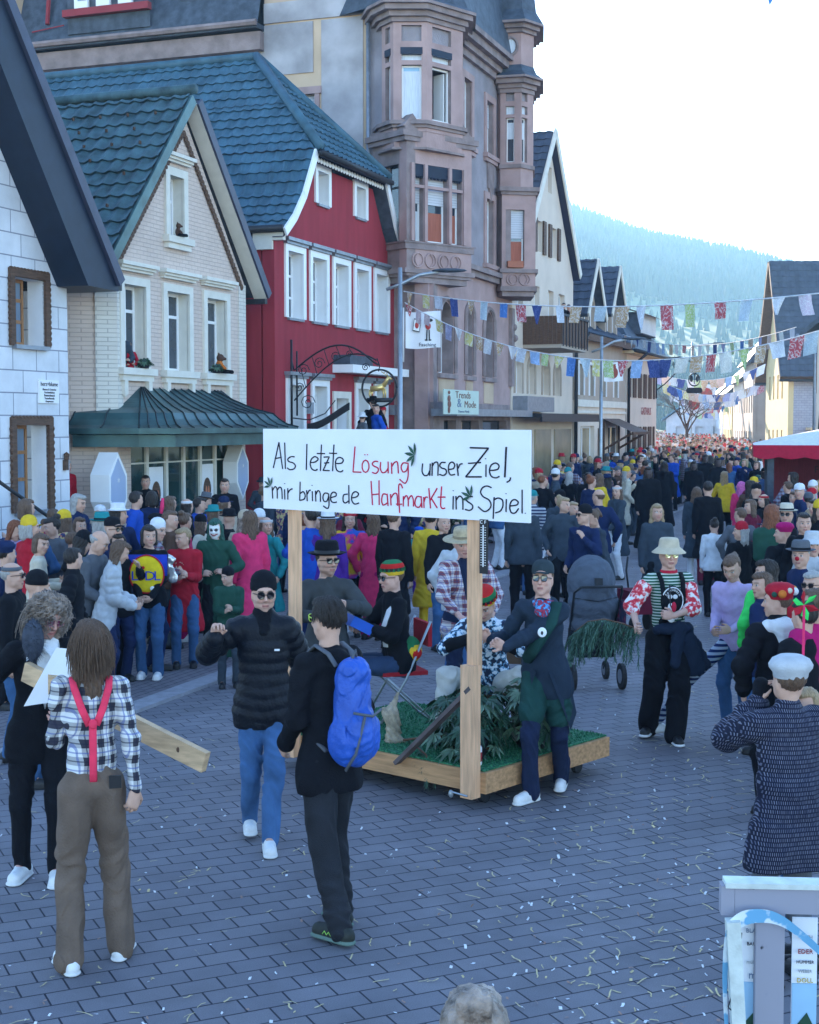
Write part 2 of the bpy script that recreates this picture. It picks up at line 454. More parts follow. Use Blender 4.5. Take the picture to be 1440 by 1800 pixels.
# ================================================================== WHITE STONE HOUSE (left edge)
A, oA = bld('stone_house', F1, -4.0, 'white block-faced house with steep dark gable roof at the left edge')
X0 = -4.0
mb = MB(oA)
g0 = -12.6
apex = ((-4.0 + g0) / 2, 5.15 + 1.36 * (-4.0 - g0) / 2)
wall_holes(mb, [(g0, 0), (X0, 0), (X0, 5.15), apex, (g0, 5.15)],
           [rect(-5.56, -4.70, 4.12, 5.22), rect(-5.58, -4.66, 1.38, 2.80), rect(-8.2, -7.3, 4.12, 5.22), rect(-8.2, -7.3, 1.38, 2.8)], 0, .32, 0, 1)
mb.box(X0 - .3, X0 - .002, .01, 9, 0, 5.1); mb.box(g0, X0 - .3, 8.9, 9, 0, 5.1)
mb.build('wall', [m_stonel, m_white], A)
for (x0, x1, z0, z1) in ((-5.56, -4.70, 4.12, 5.22), (-5.58, -4.66, 1.38, 2.80), (-8.2, -7.3, 4.12, 5.22), (-8.2, -7.3, 1.38, 2.8)):
    window(A, oA, x0, x1 - .22, z0, z1, .30, fr=m_oak, pane=m_glassb, bars=((.5,), (.36, .68)), fw=.06)
    mb = MB(oA)          # scalloped dark surround
    t = .13
    mb.box(x0 - t, x0, -.05, .02, z0 - .02, z1); mb.box(x1, x1 + t, -.05, .02, z0 - .02, z1); mb.box(x0 - t, x1 + t, -.052, .02, z1, z1 + t)
    for k in range(12):
        mb.ell((x0 - t + (x1 - x0 + 2 * t) * (k + .5) / 12, -.03, z1 + t), (.05, .035, .03), 8, 4)
        zz = z0 + (z1 - z0) * (k + .5) / 12
        mb.ell((x0 - t, -.03, zz), (.03, .035, .05), 8, 4); mb.ell((x1 + t, -.03, zz), (.03, .035, .05), 8, 4)
    o = mb.build('window_surround', m_wood, A)
    m2 = MB(oA); m2.box(x0 - .05, x1 + .05, -.09, .30, z0 - .07, z0 - .003); m2.build('sill', m_zinc, o)
# roof: thick boxed prism with overhanging verge
for sgn in (1, -1):
    f_ = lambda x: apex[0] + sgn * x; hw = 4.97; T_ = lambda x, dz: 5.29 + 1.28 * (hw - x) + dz
    pts = [(f_(hw), 5.30), (f_(0), T_(0, 0)), (f_(0), T_(0, -1.15)), (f_(hw - .97), 5.16), (f_(hw), 5.14)]
    mb = MB(oA); mb.prism(pts, -.62, 9.5); mb.build('roof', m_board, A)
    mb = MB(oA); mb.bar((f_(0), -.66, T_(0, .0)), (f_(hw + .02), -.66, T_(hw, .0)), .07, .2); mb.build('verge_board', m_boardl, A)
mb = MB(oA); mb.bar((X0 + .72, -.62, 5.22), (X0 + .72, 9.4, 5.22), .12, .12); mb.build('gutter', m_dark, A)
mb = MB(oA); mb.box(-4.91, -4.33, -.03, -.002, 3.17, 3.56); pq = mb.build('plaque', m_paper, A)
txt('herz+blume', .105, m_dark, pq, (-4.62 - X0, -.034, 3.49), (rad(90), 0, 0))
for k, (tx, sz) in enumerate((('Blumen & Gestecke', .05), ('Geschenkideen', .05), ('Brautschmuck', .055), ('Trauerfloristik', .05), ('Hauptstrasse', .045))):
    txt(tx, sz, m_dark, pq, (-4.62 - X0, -.034, 3.40 - k * .05), (rad(90), 0, 0))
mb = MB(oA); mb.box(-4.21, -4.11, -.06, -.002, 2.02, 2.2); mb.lathe([(.0, 2.34), (.05, 2.3), (.04, 2.2)], (-4.16, -.05, 0), 8); mb.build('bell_box', m_wood, A)
rl = empty('handrail', F1.w(-6.2, -.6, 0), F1.rz, 'black iron handrail sloping down in front of the white stone wall', 'handrail')
mb = MB(); mb.tube([(-.9, 0, 2.05), (.72, 0, 1.28), (.78, 0, 1.22)], .03); rl2 = mb.build('rail', m_dark, rl, True)
mb = MB(); mb.tube([(.66, 0, 1.29), (.66, 0, .0)], .02); mb.tube([(-.8, 0, 2.0), (-.8, 0, 0)], .02); mb.build('post', m_dark, rl, True)

# ================================================================== BEIGE BRICK HOUSE
B, oB = bld('brick_house', F1, -2.4, 'beige brick gabled house with a green tiled roof and copper shop canopy')
bx0, bx1, bez, bax, baz = -2.40, 2.83, 5.83, .215, 8.92
wins = [(-2.22 + .04, -1.40, 3.86, 5.40), (-.66 + .07, .30, 3.86, 5.40), (1.01 + .05, 1.93, 3.86, 5.40)]
gw = (-.44, .12, 6.48, 7.66)
mb = MB(oB)
wall_holes(mb, [(bx0, 0), (bx0 + .3, 0), (bx0 + .3, .35), (bx1 - .35, .35), (bx1 - .35, 0), (bx1, 0), (bx1, bez), (bax, baz), (bx0, bez)],
           [rect(*wn) for wn in wins] + [rect(*gw)] + [rect(-1.95, 2.25, .5, 2.52)], 0, .32, 0, 1)
mb.build('wall', [m_brickb, m_trim], B)
# chamfered corner bay on the near side and the side wall
mb = MB(oB); mb.box(bx1 - .3, bx1 - .003, .32, 8.8, 0, bez); mb.prismz([(bx0, .005), (bx0 - .55, .75), (bx0 - .55, 9), (bx0 - .25, 9), (bx0 + .25, .6)], 0, bez + .1); mb.build('side_wall', m_brickb, B)
mb = MB(oB)
mb.box(bx1 - .30, bx1 + .015, -.03, .1, 2.9, bez - .03); mb.build('corner_quoin', m_brickq, B); mb = MB(oB)
mb.prismz([(bx0 + .16, -.03), (bx0 - .02, -.03), (bx0 - .26, .29), (bx0 - .10, .36), (bx0 + .16, .1)], 2.9, bez)
mb.build('corner_quoin', m_brickq, B)
for i, wn in enumerate(wins):
    window(B, oB, wn[0], wn[1], wn[2], wn[3], .26, bars=((.52,), (.70,)) if i else ((.55,), (.70,)), fw=.06, pane=m_glass)
    surround(B, oB, wn[0], wn[1], wn[2], wn[3], .15, .05)
    mb = MB(oB)
    for x in (wn[0] - .05, wn[1] + .05): mb.box(x - .06, x + .06, -.10, 0, wn[2] - .50, wn[2] - .24); mb.ell((x, -.06, wn[2] - .50), (.055, .04, .05), 8, 5)
    mb.build('sill_bracket', m_trim, B)
window(B, oB, gw[0], gw[1], gw[2], gw[3], .26, bars=((), (.62,)), fw=.06)
surround(B, oB, gw[0], gw[1], gw[2], gw[3], .16, .05)
# roof planes
sl = 1.13; ov = .30; wbaz = baz; baz = 9.07; bax = .13
for sgn, X in ((1, 3.28), (-1, -3.02)):
    ez = baz - sl * abs(X - bax)
    n = Vector((sl * sgn, 0, 1)).normalized(); up = n * .05
    A0, A1 = Vector((bax, -ov, baz)) , Vector((bax, 10, baz))
    E0, E1 = Vector((X, -ov, ez)), Vector((X, 10, ez))
    pts = [A0, E0, E1, A1] if sgn > 0 else [A0, A1, E1, E0]
    mb = MB(oB); vs = [p + n * .22 for p in pts]; mb.add(vs + [p + n * .10 for p in pts], [(0, 1, 2, 3), (7, 6, 5, 4), (0, 4, 5, 1), (1, 5, 6, 2), (2, 6, 7, 3), (3, 7, 4, 0)])
    rf = mb.build('roof', m_slate, B)
    up = n * .225
    roof_tiles([p + up for p in pts], .30, .36, .035, 'roof_tiles', m_tilea, rf, off=oB, edge=.05, res=6 if sgn < 0 else 2)
    mb = MB(oB)   # soffit boards, white
    vs = [p + n * .10 for p in (A0, E0, Vector((X, 0, ez)), Vector((bax, 0, baz)))]
    mb.add(vs + [p - n * .05 for p in vs], [(0, 1, 2, 3), (7, 6, 5, 4), (0, 4, 5, 1), (1, 5, 6, 2), (2, 6, 7, 3), (3, 7, 4, 0)])
    mb.build('soffit', m_trim, rf)
    mb = MB(oB); mb.bar(A0 + n * .16 + Vector((0, -.03, 0)), E0 + n * .16 + Vector((0, -.03, 0)), .05, .20, up=n); mb.build('verge_board', m_boardl if sgn > 0 else m_verd, rf)
    mb = MB(oB)   # scalloped dark fascia against the wall
    K = 34
    for k in range(K):
        p = Vector((bax, -.03, baz - .48)).lerp(Vector((X - .60 * sgn, -.03, baz - .48 - sl * abs(X - .60 * sgn - bax))), (k + .5) / K)
        mb.ell(p, (.075, .03, .075), 8, 5)
    mb.build('scalloped_fascia', m_wood, rf)
    mb = MB(oB); mb.bar((X + .02 * sgn, -ov, ez - .02), (X + .02 * sgn, 9.6, ez - .02), .12, .11); mb.build('gutter', m_dark, rf)
mb = MB(oB); mb.tube([(bax, -.32, baz + .33), (bax, 10, baz + .33)], .10, 8); mb.build('ridge_cap', m_tilea, B, True)
# snow hooks on the street side roof slope
mb = MB(oB)
X = -3.02; ez = baz - sl * abs(X - bax); n = Vector((-sl, 0, 1)).normalized()
for r_ in range(8):
    for k in range(14):
        if (r_ + k) % 2 and r_ > 2: continue
        t = (1.2 + r_) / 10.5
        p = Vector((bax, 0, baz)).lerp(Vector((X, 0, ez)), t) + Vector((0, .25 + k * .62 + (r_ % 2) * .3, 0)) + n * .30
        mb.box(p.x - .035, p.x + .02, p.y - .015, p.y + .015, p.z - .03, p.z + .03)
tag(mb.build('snow_hook', m_wood, B), kind='stuff')
# skylight in the roof
p = Vector((bax, 0, baz)).lerp(Vector((X, 0, ez)), .62) + Vector((0, 6.3, 0)) + n * .33
u_ = Vector((-1, 0, -sl)).normalized()
mb = MB(oB); mb.obox(p, u_ * .5, Vector((0, .42, 0)), n * .05, 0); mb.obox(p + n * .06, u_ * .42, Vector((0, .34, 0)), n * .01, 1); mb.build('skylight', [m_zinc, m_glassb], B)
# shop front
mb = MB(oB); xs = [-1.95, -1.2, -.45, .25, .95, 1.6, 2.25]
for k, x in enumerate(xs): mb.box(x - .045, x + .045, .08, .2, .5, 2.5)
mb.box(-1.95, 2.25, .09, .19, 2.40, 2.52); mb.box(-1.95, 2.25, .09, .19, .5, .62); mb.box(-1.95, 2.25, .09, .19, 2.05, 2.08)
sf = mb.build('shop_front', m_trim, B)
for a, b in zip(xs, xs[1:]):
    m2 = MB(oB); m2.box(a + .045, b - .045, .13, .14, .6, 2.42); m2.build('pane', glassmat('shop_glass', (.02, .05, .05), .05), sf)
for x in (-.83, 1.27):
    m2 = MB(oB); m2.box(x - .28, x + .28, .115, .122, .62, 1.98, 0); m2.ell((x, .11, 1.45), (.17, .006, .25), 20, 10, 1); m2.ell((x - .05, .102, 1.38), (.04, .006, .15), 10, 6, 2); m2.ell((x + .05, .102, 1.38), (.04, .006, .15), 10, 6, 2)
    m2.build('window_poster', [m_paper, m_wood, M('poster_orange', (.6, .22, .12), .7)], sf)
# copper canopy: bell-cast hipped roof with standing seams
cx0, cx1 = -2.6, 2.75; d0 = 1.25
def prof(t):                       # t 0 at wall .. 1 at rim: (outward, height)
    pts = [(0, 3.50), (.30, 3.30), (.62, 3.12), (.92, 3.02), (1.02, 2.90), (1.14, 2.80), (1.32, 2.74)]
    k = t * (len(pts) - 1); i = min(int(k), len(pts) - 2); f = k - i
    return pts[i][0] + (pts[i + 1][0] - pts[i][0]) * f, pts[i][1] + (pts[i + 1][1] - pts[i][1]) * f
def ring(t):
    o_, z = prof(t); e = .15 + o_
    L0, L1 = cx0 + 1.15 - e * 1.0, cx1 - 1.25 + e * 1.0
    L0 -= .0
    return [Vector((L0 - .35, .62, z)), Vector((L0, -o_ * .55 - .02, z)), Vector((L0 + .45 * min(1, o_ + .3), -o_ - .02, z)), Vector((L1 - .3, -o_ - .02, z)), Vector((L1, -o_ * .45 - .02, z)), Vector((L1 + .05, .05, z))]
T = [k / 24 for k in range(25)]
mb = MB(oB); mb.loft([ring(t) for t in T], closed=False)
r = ring(1); low = [p + Vector((0, 0, -.10)) for p in r]; mb.loft([r, low], closed=False)
inn = [Vector((p.x * .94, p.y * .86, p.z - .02)) for p in low]; mb.loft([low, inn, [p + Vector((0, 0, -.22)) for p in inn]], closed=False)
mb.add([p + Vector((0, 0, -.22)) for p in inn], [tuple(reversed(range(6)))])
cn = mb.build('shop_canopy', m_verd, B)
mb = MB(oB)
for e0, e1, K in ((1, 2, 4), (2, 3, 10), (3, 4, 2), (0, 1, 2)):
    for k in range(K + 1):
        f = k / K; mb.tube([ring(t)[e0].lerp(ring(t)[e1], f) + Vector((0, -.005, .012)) for t in T], .014, 5)
mb.build('standing_seam', m_bronze, cn)
# diamond shaped lit wall boxes
m_lamp = M('lamp_panel_blue', (.33, .40, .56), .4, .05, 2)
for (x, z, sc, dd) in ((*F1.pix(208, 858, -.38), 1.0, .38), (*F1.pix(427, 830, -.32), .92, .32)):
    mb = MB(oB)
    hw, hh = .30 * sc, .64 * sc; poly = [(-hw, .24 * sc), (0, hh), (hw, .24 * sc), (hw, -.24 * sc), (0, -hh), (-hw, -.24 * sc)]
    mb.prism([(x + p[0], z + p[1]) for p in poly], -dd, .01, 0); mb.prism([(x + p[0] * .82, z + p[1] * .84) for p in poly], -dd - .008, -dd + .01, 1)
    d = mb.build('display_case', [m_pvc, m_lamp], B)
    txt('*', .2 * sc, m_pvc, d, (x - oB[0], -dd - .012, z + .1), (rad(90), 0, 0), 'emblem')
# alley stairs, gate and red coat person come later

# ================================================================== RED HOUSE
R, oR = bld('red_house', F1, 4.36, 'dark red rendered gabled house with white framed windows')
rx0, rx1 = 4.36, 12.24
xs5 = [(4.98 + 1.40 * k) for k in range(5)]
w2 = [(x + .05, x + .90, 5.27, 6.80) for x in xs5]
w3 = [(6.76, 7.42, 8.12, 8.90), (9.22, 9.88, 8.12, 8.90)]
wl = [(5.08, 5.85, 1.2, 3.72), (6.50, 7.27, 1.2, 3.72), (9.30, 10.05, 1.2, 3.72), (10.62, 11.35, 1.2, 3.72)]
door = (7.85, 8.65, .1, 3.45)
out = [(rx0, 0), (rx1, 0), (rx1, 7.05), (rx1 - .5, 7.4), (rx1 - 1.05, 7.95), (10.45, 9.0), (6.3, 9.0), (rx0 + 1.15, 7.95), (rx0 + .6, 7.4), (rx0, 7.05)]
mb = MB(oR); wall_holes(mb, out, [rect(*q) for q in w2 + w3 + wl] + [rect(*door)], 0, .34, 0, 1)
mb.box(rx0 + .002, rx0 + .3, .34, 9, 0, 6.95); mb.box(rx1 - .3, rx1 - .002, .34, 9, 0, 6.95)
mb.build('wall', [m_red, m_pvc], R)
for i, q in enumerate(w2 + w3 + wl):
    window(R, oR, q[0], q[1], q[2], q[3], .30, bars=((.5,), (.33, .66)) if i != 5 and i != 6 else ((.5,), ()), fw=.06)
    o = surround(R, oR, q[0], q[1], q[2], q[3], .15, .05, m_pvc, sill=False, hood=False)
    mb = MB(oR); mb.box(q[0], q[1], -.07, .3, q[2] - .06, q[2] - .003); mb.build('sill', m_zinc, o)
    if i < 5 or i > 6:
        mb = MB(oR); mb.box(q[0] - .22, q[1] + .22, -.16, -.002, q[3] + .22, q[3] + .30); mb.box(q[0] - .18, q[1] + .18, -.10, -.003, q[3] + .155, q[3] + .22); mb.build('hood_moulding', m_zinc, o)
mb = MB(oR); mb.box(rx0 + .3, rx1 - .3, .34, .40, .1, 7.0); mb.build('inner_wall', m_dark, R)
mb = MB(oR); mb.box(door[0] + .02, door[1] - .02, .26, .33, door[2], door[3] - .02); mb.build('door', M('grey_door', (.30, .33, .40), .5, .05), R)
surround(R, oR, door[0], door[1], door[2], door[3], .17, .05, m_trim, sill=False, hood=False, name='door_surround')
mb = MB(oR); mb.box(7.7, 11.75, -.55, -.003, 4.08, 4.28); mb.build('door_canopy', m_pvc, R)
mb = MB(oR); mb.box(7.75, 9.3, -.45, -.004, 4.29, 4.52); mb.build('canopy_roof', m_slate, R)
for x in (6.1, 10.35, 11.75): 
    mb = MB(oR); mb.box(x - .09, x + .09, -.16, -.003, 3.05, 3.32); mb.build('wall_lamp', m_zinc, R)
# roof: curved mansard sides, hipped front
def redprof(k):     # from eave to ridge: (distance from the middle, z)
    return [(4.08, 7.18), (3.55, 7.58), (3.02, 8.14), (2.32, 9.24), (1.15, 10.62), (0.0, 12.08)][k]
mid = 8.33
for sgn in (-1, 1):
    pr = [redprof(k) for k in range(6)]
    top = None; segs = []
    mb = MB(oR)
    for k in range(5):
        (a0, za), (a1, zb) = pr[k], pr[k + 1]
        y0, y1 = -.30, -.30
        if k == 3: y1 = -.30 + 1.30
        if k == 4: y0, y1 = 1.0, 2.35
        if k == 3: y0 = -.30
        P = [Vector((mid + sgn * a0, y0, za)), Vector((mid + sgn * a1, y1, zb)), Vector((mid + sgn * a1, 12.5, zb)), Vector((mid + sgn * a0, 12.5, za))]
        if sgn < 0: P = [P[0], P[3], P[2], P[1]]
        else: P = P
        nn = (P[1] - P[0]).cross(P[2] - P[0]).normalized(); nn = nn if nn.z > 0 else -nn
        mb.add([p for p in P] + [p - nn * .16 for p in P], [(0, 1, 2, 3), (7, 6, 5, 4), (0, 4, 5, 1), (1, 5, 6, 2), (2, 6, 7, 3), (3, 7, 4, 0)])
        segs.append([p + nn * .01 for p in P])
    rf = mb.build('roof', m_slate, R)
    for P in segs: roof_tiles(P, .28, .33, .03, 'roof_tiles', m_tileg, rf, off=oR, edge=.045, res=5 if sgn < 0 else 2)
    mb = MB(oR)    # white verge boards
    for k in range(3):
        a0, za = pr[k]; a1, zb = pr[k + 1]
        mb.bar((mid + sgn * a0, -.33, za - .06), (mid + sgn * a1, -.33, zb - .06), .05, .20, up=(0, -1, 0)) if False else mb.obox(((mid + sgn * (a0 + a1) / 2), -.33, (za + zb) / 2 - .06), Vector((sgn * (a1 - a0) / 2, 0, (zb - za) / 2)) * 1.03, (0, .025, 0), Vector((-(zb - za), 0, sgn * (a1 - a0))).normalized() * .10)
    mb.build('verge_board', m_pvc, rf)
    mb = MB(oR)
    for k in range(3):
        a0, za = pr[k]; a1, zb = pr[k + 1]
        mb.add([(mid + sgn * a0, -.30, za - .17), (mid + sgn * a1, -.30, zb - .17), (mid + sgn * a1, 0, zb - .17), (mid + sgn * a0, 0, za - .17)], [(0, 1, 2, 3)])
    mb.build('soffit', m_boardl, rf)
    mb = MB(oR); mb.tube([(mid + sgn * 4.14, -.3, 7.2), (mid + sgn * 4.14, 12, 7.2)], .08, 8); mb.build('gutter', m_dark, rf, True)
    mb = MB(oR); mb.box(mid + sgn * 4.05, mid + sgn * 3.9, .02, .5, 6.75, 7.12); mb.box(mid + sgn * 4.05, mid + sgn * 3.9, -.25, .02, 6.95, 7.12); mb.build('eave_box', m_trim, rf)
P = [Vector((mid - 2.30, -.42, 9.22)), Vector((mid + 2.30, -.42, 9.22)), Vector((mid, 2.35, 12.08))]
mb = MB(oR); nn = (P[1] - P[0]).cross(P[2] - P[0]).normalized(); mb.add(P + [p - nn * .14 for p in P], [(0, 1, 2), (5, 4, 3), (0, 3, 4, 1), (1, 4, 5, 2), (2, 5, 3, 0)])
rf = mb.build('hipped_roof_end', m_slate, R)
roof_tiles([p + nn * .01 for p in P], .28, .33, .03, 'roof_tiles', m_tileg, rf, off=oR, edge=.045)
mb = MB(oR); mb.tube([(mid, 2.3, 12.15), (mid, 12.5, 12.15)], .12, 8)
for sx in (-1, 1): mb.tube([(mid + sx * 2.3, -.42, 9.30), (mid, 2.35, 12.17)], .12, 8)
mb.build('ridge_cap', m_tileg, R, True)
mb = MB(oR); mb.tube([(mid - 2.35, -.46, 9.17), (mid + 2.35, -.46, 9.17)], .075, 8)
for k in range(26): mb.ell((mid - 2.2 + k * .176, -.25, 9.05), (.088, .02, .07), 8, 5, 1)
mb.build('gutter', [m_dark, m_pvc], rf, True)

# wrought iron inn sign with a golden stag
IS = empty('inn_sign', F1.w(5.0, 0, 0), F1.rz, 'wrought iron scroll bracket sign with a golden stag in a ring on the red wall', 'inn sign')
mb = MB()
y0 = -.12
mb.tube([(.0, y0, 2.7), (.0, y0, 4.75)], .028, 6); mb.tube([(.30, y0, 3.0), (.30, y0, 4.5)], .022, 6)
D = 2.1      # reaches out over the pavement
def iron(pts, r=.016): mb.tube([(.15 + p[2] if len(p) > 2 else .15, -p[0], p[1]) for p in pts], r, 5)
arc = [(.12 + D * k / 14, 4.05 + .62 * math.sin(PI * min(1, (k / 14) * 1.05) * .78) - .30 * (k / 14) ** 3) for k in range(15)]
iron([(.05, 4.30)] + arc, .022)
arc2 = [(.12 + (D - .05) * k / 14, 3.35 + 1.10 * math.sin(PI * (k / 14) * .62) - .12 * (k / 14) ** 4) for k in range(15)]
iron(arc2, .018)
for k in range(1, 13, 2): iron([arc[k], arc2[k + 1]], .010)
for cx, cz, rr in ((.35, 4.05, .16), (.75, 4.2, .15), (1.15, 4.35, .12), (.45, 3.3, .20), (.25, 3.65, .12), (1.9, 4.1, .1), (1.5, 4.4, .09)):
    iron([(cx + rr * (1 - t / 16) * math.cos(t * .75), cz + rr * (1 - t / 16) * math.sin(t * .75)) for t in range(15)], .011)
iron([(.05, 2.95), (.5, 2.9), (.9, 3.05), (1.15, 3.35)], .014)
iron([(D + .08, 4.3), (D + .15, 4.12), (D + .12, 4.0)], .014)
mb.build('scroll_bracket', m_dark, IS, True)
rc = (D + .14, 3.62); RR = .42
mb = MB(); mb.tube([(.15, -(rc[0] + RR * math.cos(t * PI / 16)), rc[1] + RR * math.sin(t * PI / 16)) for t in range(33)], .024, 6)
mb.box(.12, .18, -(rc[0] + .3), -(rc[0] - .3), rc[1] - .32, rc[1] - .22)
mb.build('ring', m_dark, IS, True)
m_gold = M('gilded_iron', (.75, .55, .22), .35, .1, 4, metal=.6)
mb = MB(); gx = rc[0]; gz = rc[1]
def gt(pts, r): mb.tube([(.15, -(gx + a), gz + b) for a, b in pts], r, 6)
gt([(-.20, -.02), (-.05, .0), (.10, .04)], [.075, .07, .08]); gt([(.10, .05), (.18, .18), (.22, .24)], [.06, .04, .04]); gt([(.20, .25), (.30, .20)], [.04, .022])
for a in (-.22, -.17): gt([(a, -.04), (a - .03, -.14), (a, -.24)], [.035, .018, .014])
for a in (.08, .13): gt([(a, -.02), (a + .02, -.13), (a + .01, -.24)], [.035, .018, .014])
for b in (-1, 1): gt([(.20, .27), (.14 + b * .04, .34), (.12 + b * .08, .38)], .010); gt([(.14 + b * .04, .34), (.20 + b * .03, .39)], .008)
mb.build('stag_figure', m_gold, IS, True)
mb = MB(); rib = [(.45 + 1.05 * k / 12, 2.75 + .10 * math.cos(k / 12 * PI) * -1 + .28 * (k / 12) ** 2) for k in range(13)]
mb.loft([[Vector((.13, -p[0], p[1])), Vector((.13, -p[0], p[1] + .17)), Vector((.17, -p[0], p[1] + .17)), Vector((.17, -p[0], p[1]))] for p in rib])
mb.build('ribbon_scroll', m_dark, IS)
# ================================================================== SANDSTONE CORNER BUILDING
SB = empty('sandstone_building', (1.07, 41.0, 0), 0, 'tall sandstone and grey stucco building with two bay towers and slate mansard', 'building')
oS = (1.07, 41.0, 0)
def W2(p): return (p.x, p.y) if hasattr(p, 'x') else (p[0], p[1])
def seg_frame(p, q):
    d = Vector((q[0] - p[0], q[1] - p[1])); return Frame(p[0], p[1], math.degrees(math.atan2(d.x, d.y))), d.length
def wseg(p, q, z0, z1, holes, name, mat, dep=.25, mir=None):
    fr, L = seg_frame(p, q)
    mb = MB(oS); wall_holes(mb, rect(0, L, z0, z1), holes, 0, dep, 0, 1 if mir else None)
    mb.xf(lambda v: fr.w(v.x, v.y, v.z))
    return mb.build(name, [mat, mir] if mir else mat, SB), fr, L
def fmb(fr, *boxes, mi=0):
    mb = MB(oS)
    for b in boxes: mb.box(*b)
    return mb.xf(lambda v: fr.w(v.x, v.y, v.z))
f3 = lambda s, y=0: (F3.w(s, y).x, F3.w(s, y).y)
S0 = (-1.11, 40.6); J1 = f3(-3.2); FE = f3(4.4); FB = f3(4.4, 9)
back = (-9.5, 43.8)
# side party wall facing the camera, behind the red house
n_ = F1.n
def sw(y): return (S0[0] + F3.n.x * y, S0[1] + F3.n.y * y)
o, fs, L = wseg(sw(3.17), S0, 0, 19.5, [rect(1.0, 1.55, 11.0, 12.0)], 'side_wall', m_ochre)
o, _, _ = wseg(sw(12.5), sw(3.17), 0, 14.0, [], 'wing_wall', m_patch)
m = fmb(fs, (1.75, 3.0, -.03, -.002, 10.0, 14.0), (-.0, L, -.05, -.002, 14.05, 14.6), (0, 1.5, -.035, -.003, 12.6, 14.0)); m.build('plaster_patch', m_patch, SB)
window(SB, oS, 1.0, 1.55, 11.0, 12.0, .2, bars=((), ()), pane=m_glassb, xf=lambda v: fs.w(v.x, v.y, v.z), blind=.98)
m = fmb(fs, (.86, 1.0, -.06, .02, 10.9, 12.15), (1.55, 1.69, -.06, .02, 10.9, 12.15), (.8, 1.75, -.08, .02, 12.0, 12.2)); m.build('window_surround', m_sand, SB)
window(SB, oS, 1.75, 2.35, 14.9, 17.2, -.02, bars=((), ()), pane=m_glassb, xf=lambda v: fs.w(v.x, v.y, v.z))
m = fmb(fs, (1.58, 1.75, -.06, .0, 14.75, 17.4), (2.35, 2.52, -.06, .0, 14.75, 17.4), (1.58, 2.52, -.06, .0, 14.6, 14.88)); m.build('window_surround', m_sand, SB)
# wing mansard with a triple window dormer
fw_, Lw = seg_frame(sw(12.5), sw(3.17))
xfw = lambda v: fw_.w(v.x, v.y, v.z)
mb = MB(oS); mb.add([(-.2, -.45, 14.0), (Lw, -.45, 14.0), (Lw, .9, 18.5), (-.2, .9, 18.5)], [(0, 1, 2, 3)]); mb.box(-.2, Lw, -.5, 3, 13.85, 13.99); mb.box(-.2, Lw, .9, 3, 14, 18.4); mb.xf(xfw); mb.build('mansard_roof', m_slate, SB)
mb = MB(oS); mb.tube([(-.2, -.55, 13.98), (Lw, -.55, 13.98)], .09, 6); mb.box(0, Lw, -.3, -.003, 13.3, 13.8); mb.xf(xfw); mb.build('eaves_cornice', m_sandd, SB)
d0 = fw_.pix(130, 40, -.5)[0]; d1 = fw_.pix(246, 40, -.5)[0]
mb = MB(oS); mb.box(d0 - .25, d1 + .3, -.45, 1.2, 14.2, 19); mb.xf(xfw); dm = mb.build('dormer', m_slate, SB)
for k in range(3):
    a = d0 + (d1 - d0) * k / 3 + .05; b = a + (d1 - d0) / 3 - .28
    mb = MB(oS); mb.box(a, b, -.56, -.46, 14.9, 18.5); mb.xf(xfw); wf = mb.build('window', m_pvc, dm)
    mb = MB(oS); mb.box(a + .13, b - .05, -.58, -.55, 15.1, 18.4); mb.xf(xfw); mb.build('pane', glassmat('sky_glass', (.20, .36, .50), .1), wf)
mb = MB(oS); mb.box(d0 - .3, d1 + .35, -.66, -.44, 14.66, 14.86); mb.xf(xfw); mb.build('sill', m_rede, dm)
mb = MB(oS); s_ = fw_.pix(340, 10, 0)[0]; mb.obox((s_, -.05, 15.4), (.32, 0, 0), (0, .16, .5), (0, -.05, .016)); mb.xf(xfw); mb.build('skylight', m_glassb, SB)
mb = MB(oS); s_ = fw_.pix(30, 60, 0)[0]; mb.box(s_ - 2.2, s_ + .25, -.7, 2.4, 13.2, 19); mb.xf(xfw); mb.build('gable_wall', m_ochre, SB)
mb = MB(oS); s_ = fw_.pix(85, 50, -.3)[0]; mb.tube([(s_, -.35, 14.6), (s_ - .02, -.2, 15.6)], .07, 6); mb.tube([(s_ - .5, -.4, 14.4), (s_ + .6, -.4, 14.5)], .02, 5); mb.xf(xfw); mb.build('vent_pipe', m_rede, SB)
# lower walls, street side, with three pointed shop floor windows
W1s = [(-2.75, -1.45), (-.30, .32), (1.50, 2.45)]
hol = [arch(a - -3.2, b - -3.2, 4.22, 6.22) for a, b in W1s]
o, fl, L = wseg(J1, FE, 3.4, 7.2, hol, 'street_wall', m_sand, .42, m_sandd)
xfl = lambda v: fl.w(v.x, v.y, v.z)
for a, b in W1s:
    window(SB, oS, a + 3.2, b + 3.2, 4.22, 6.22, .40, bars=((.5,), (.28, .72)), fw=.06, xf=xfl, curtain=(m_curt, .05, .25))
    mb = MB(oS)
    a_, b_ = a + 3.2, b + 3.2; pts = arch(a_ - .1, b_ + .1, 4.25, 6.32); mb.tube([(p[0], -.03, p[1]) for p in pts[1:] + [pts[0]]], .07, 6)
    mb.box(a_ - .15, b_ + .15, -.10, .0, 4.08, 4.2); mb.xf(xfl); sr = mb.build('arch_moulding', m_sandd, SB)
    mb = MB(oS); mb.box(a_ - .02, b_ + .02, -.02, -.002, 3.42, 4.05); mb.xf(xfl); mb.build('panel', m_ochre, SB)
o, fj, Lj = wseg(S0, J1, 0, 7.2, [], 'corner_wall', m_sandd)
m = fmb(fj, (.05, .45, -.12, -.002, 0, 6.9), (Lj - .5, Lj - .1, -.14, -.003, 0, 6.9)); m.build('pilaster', m_sand, SB)
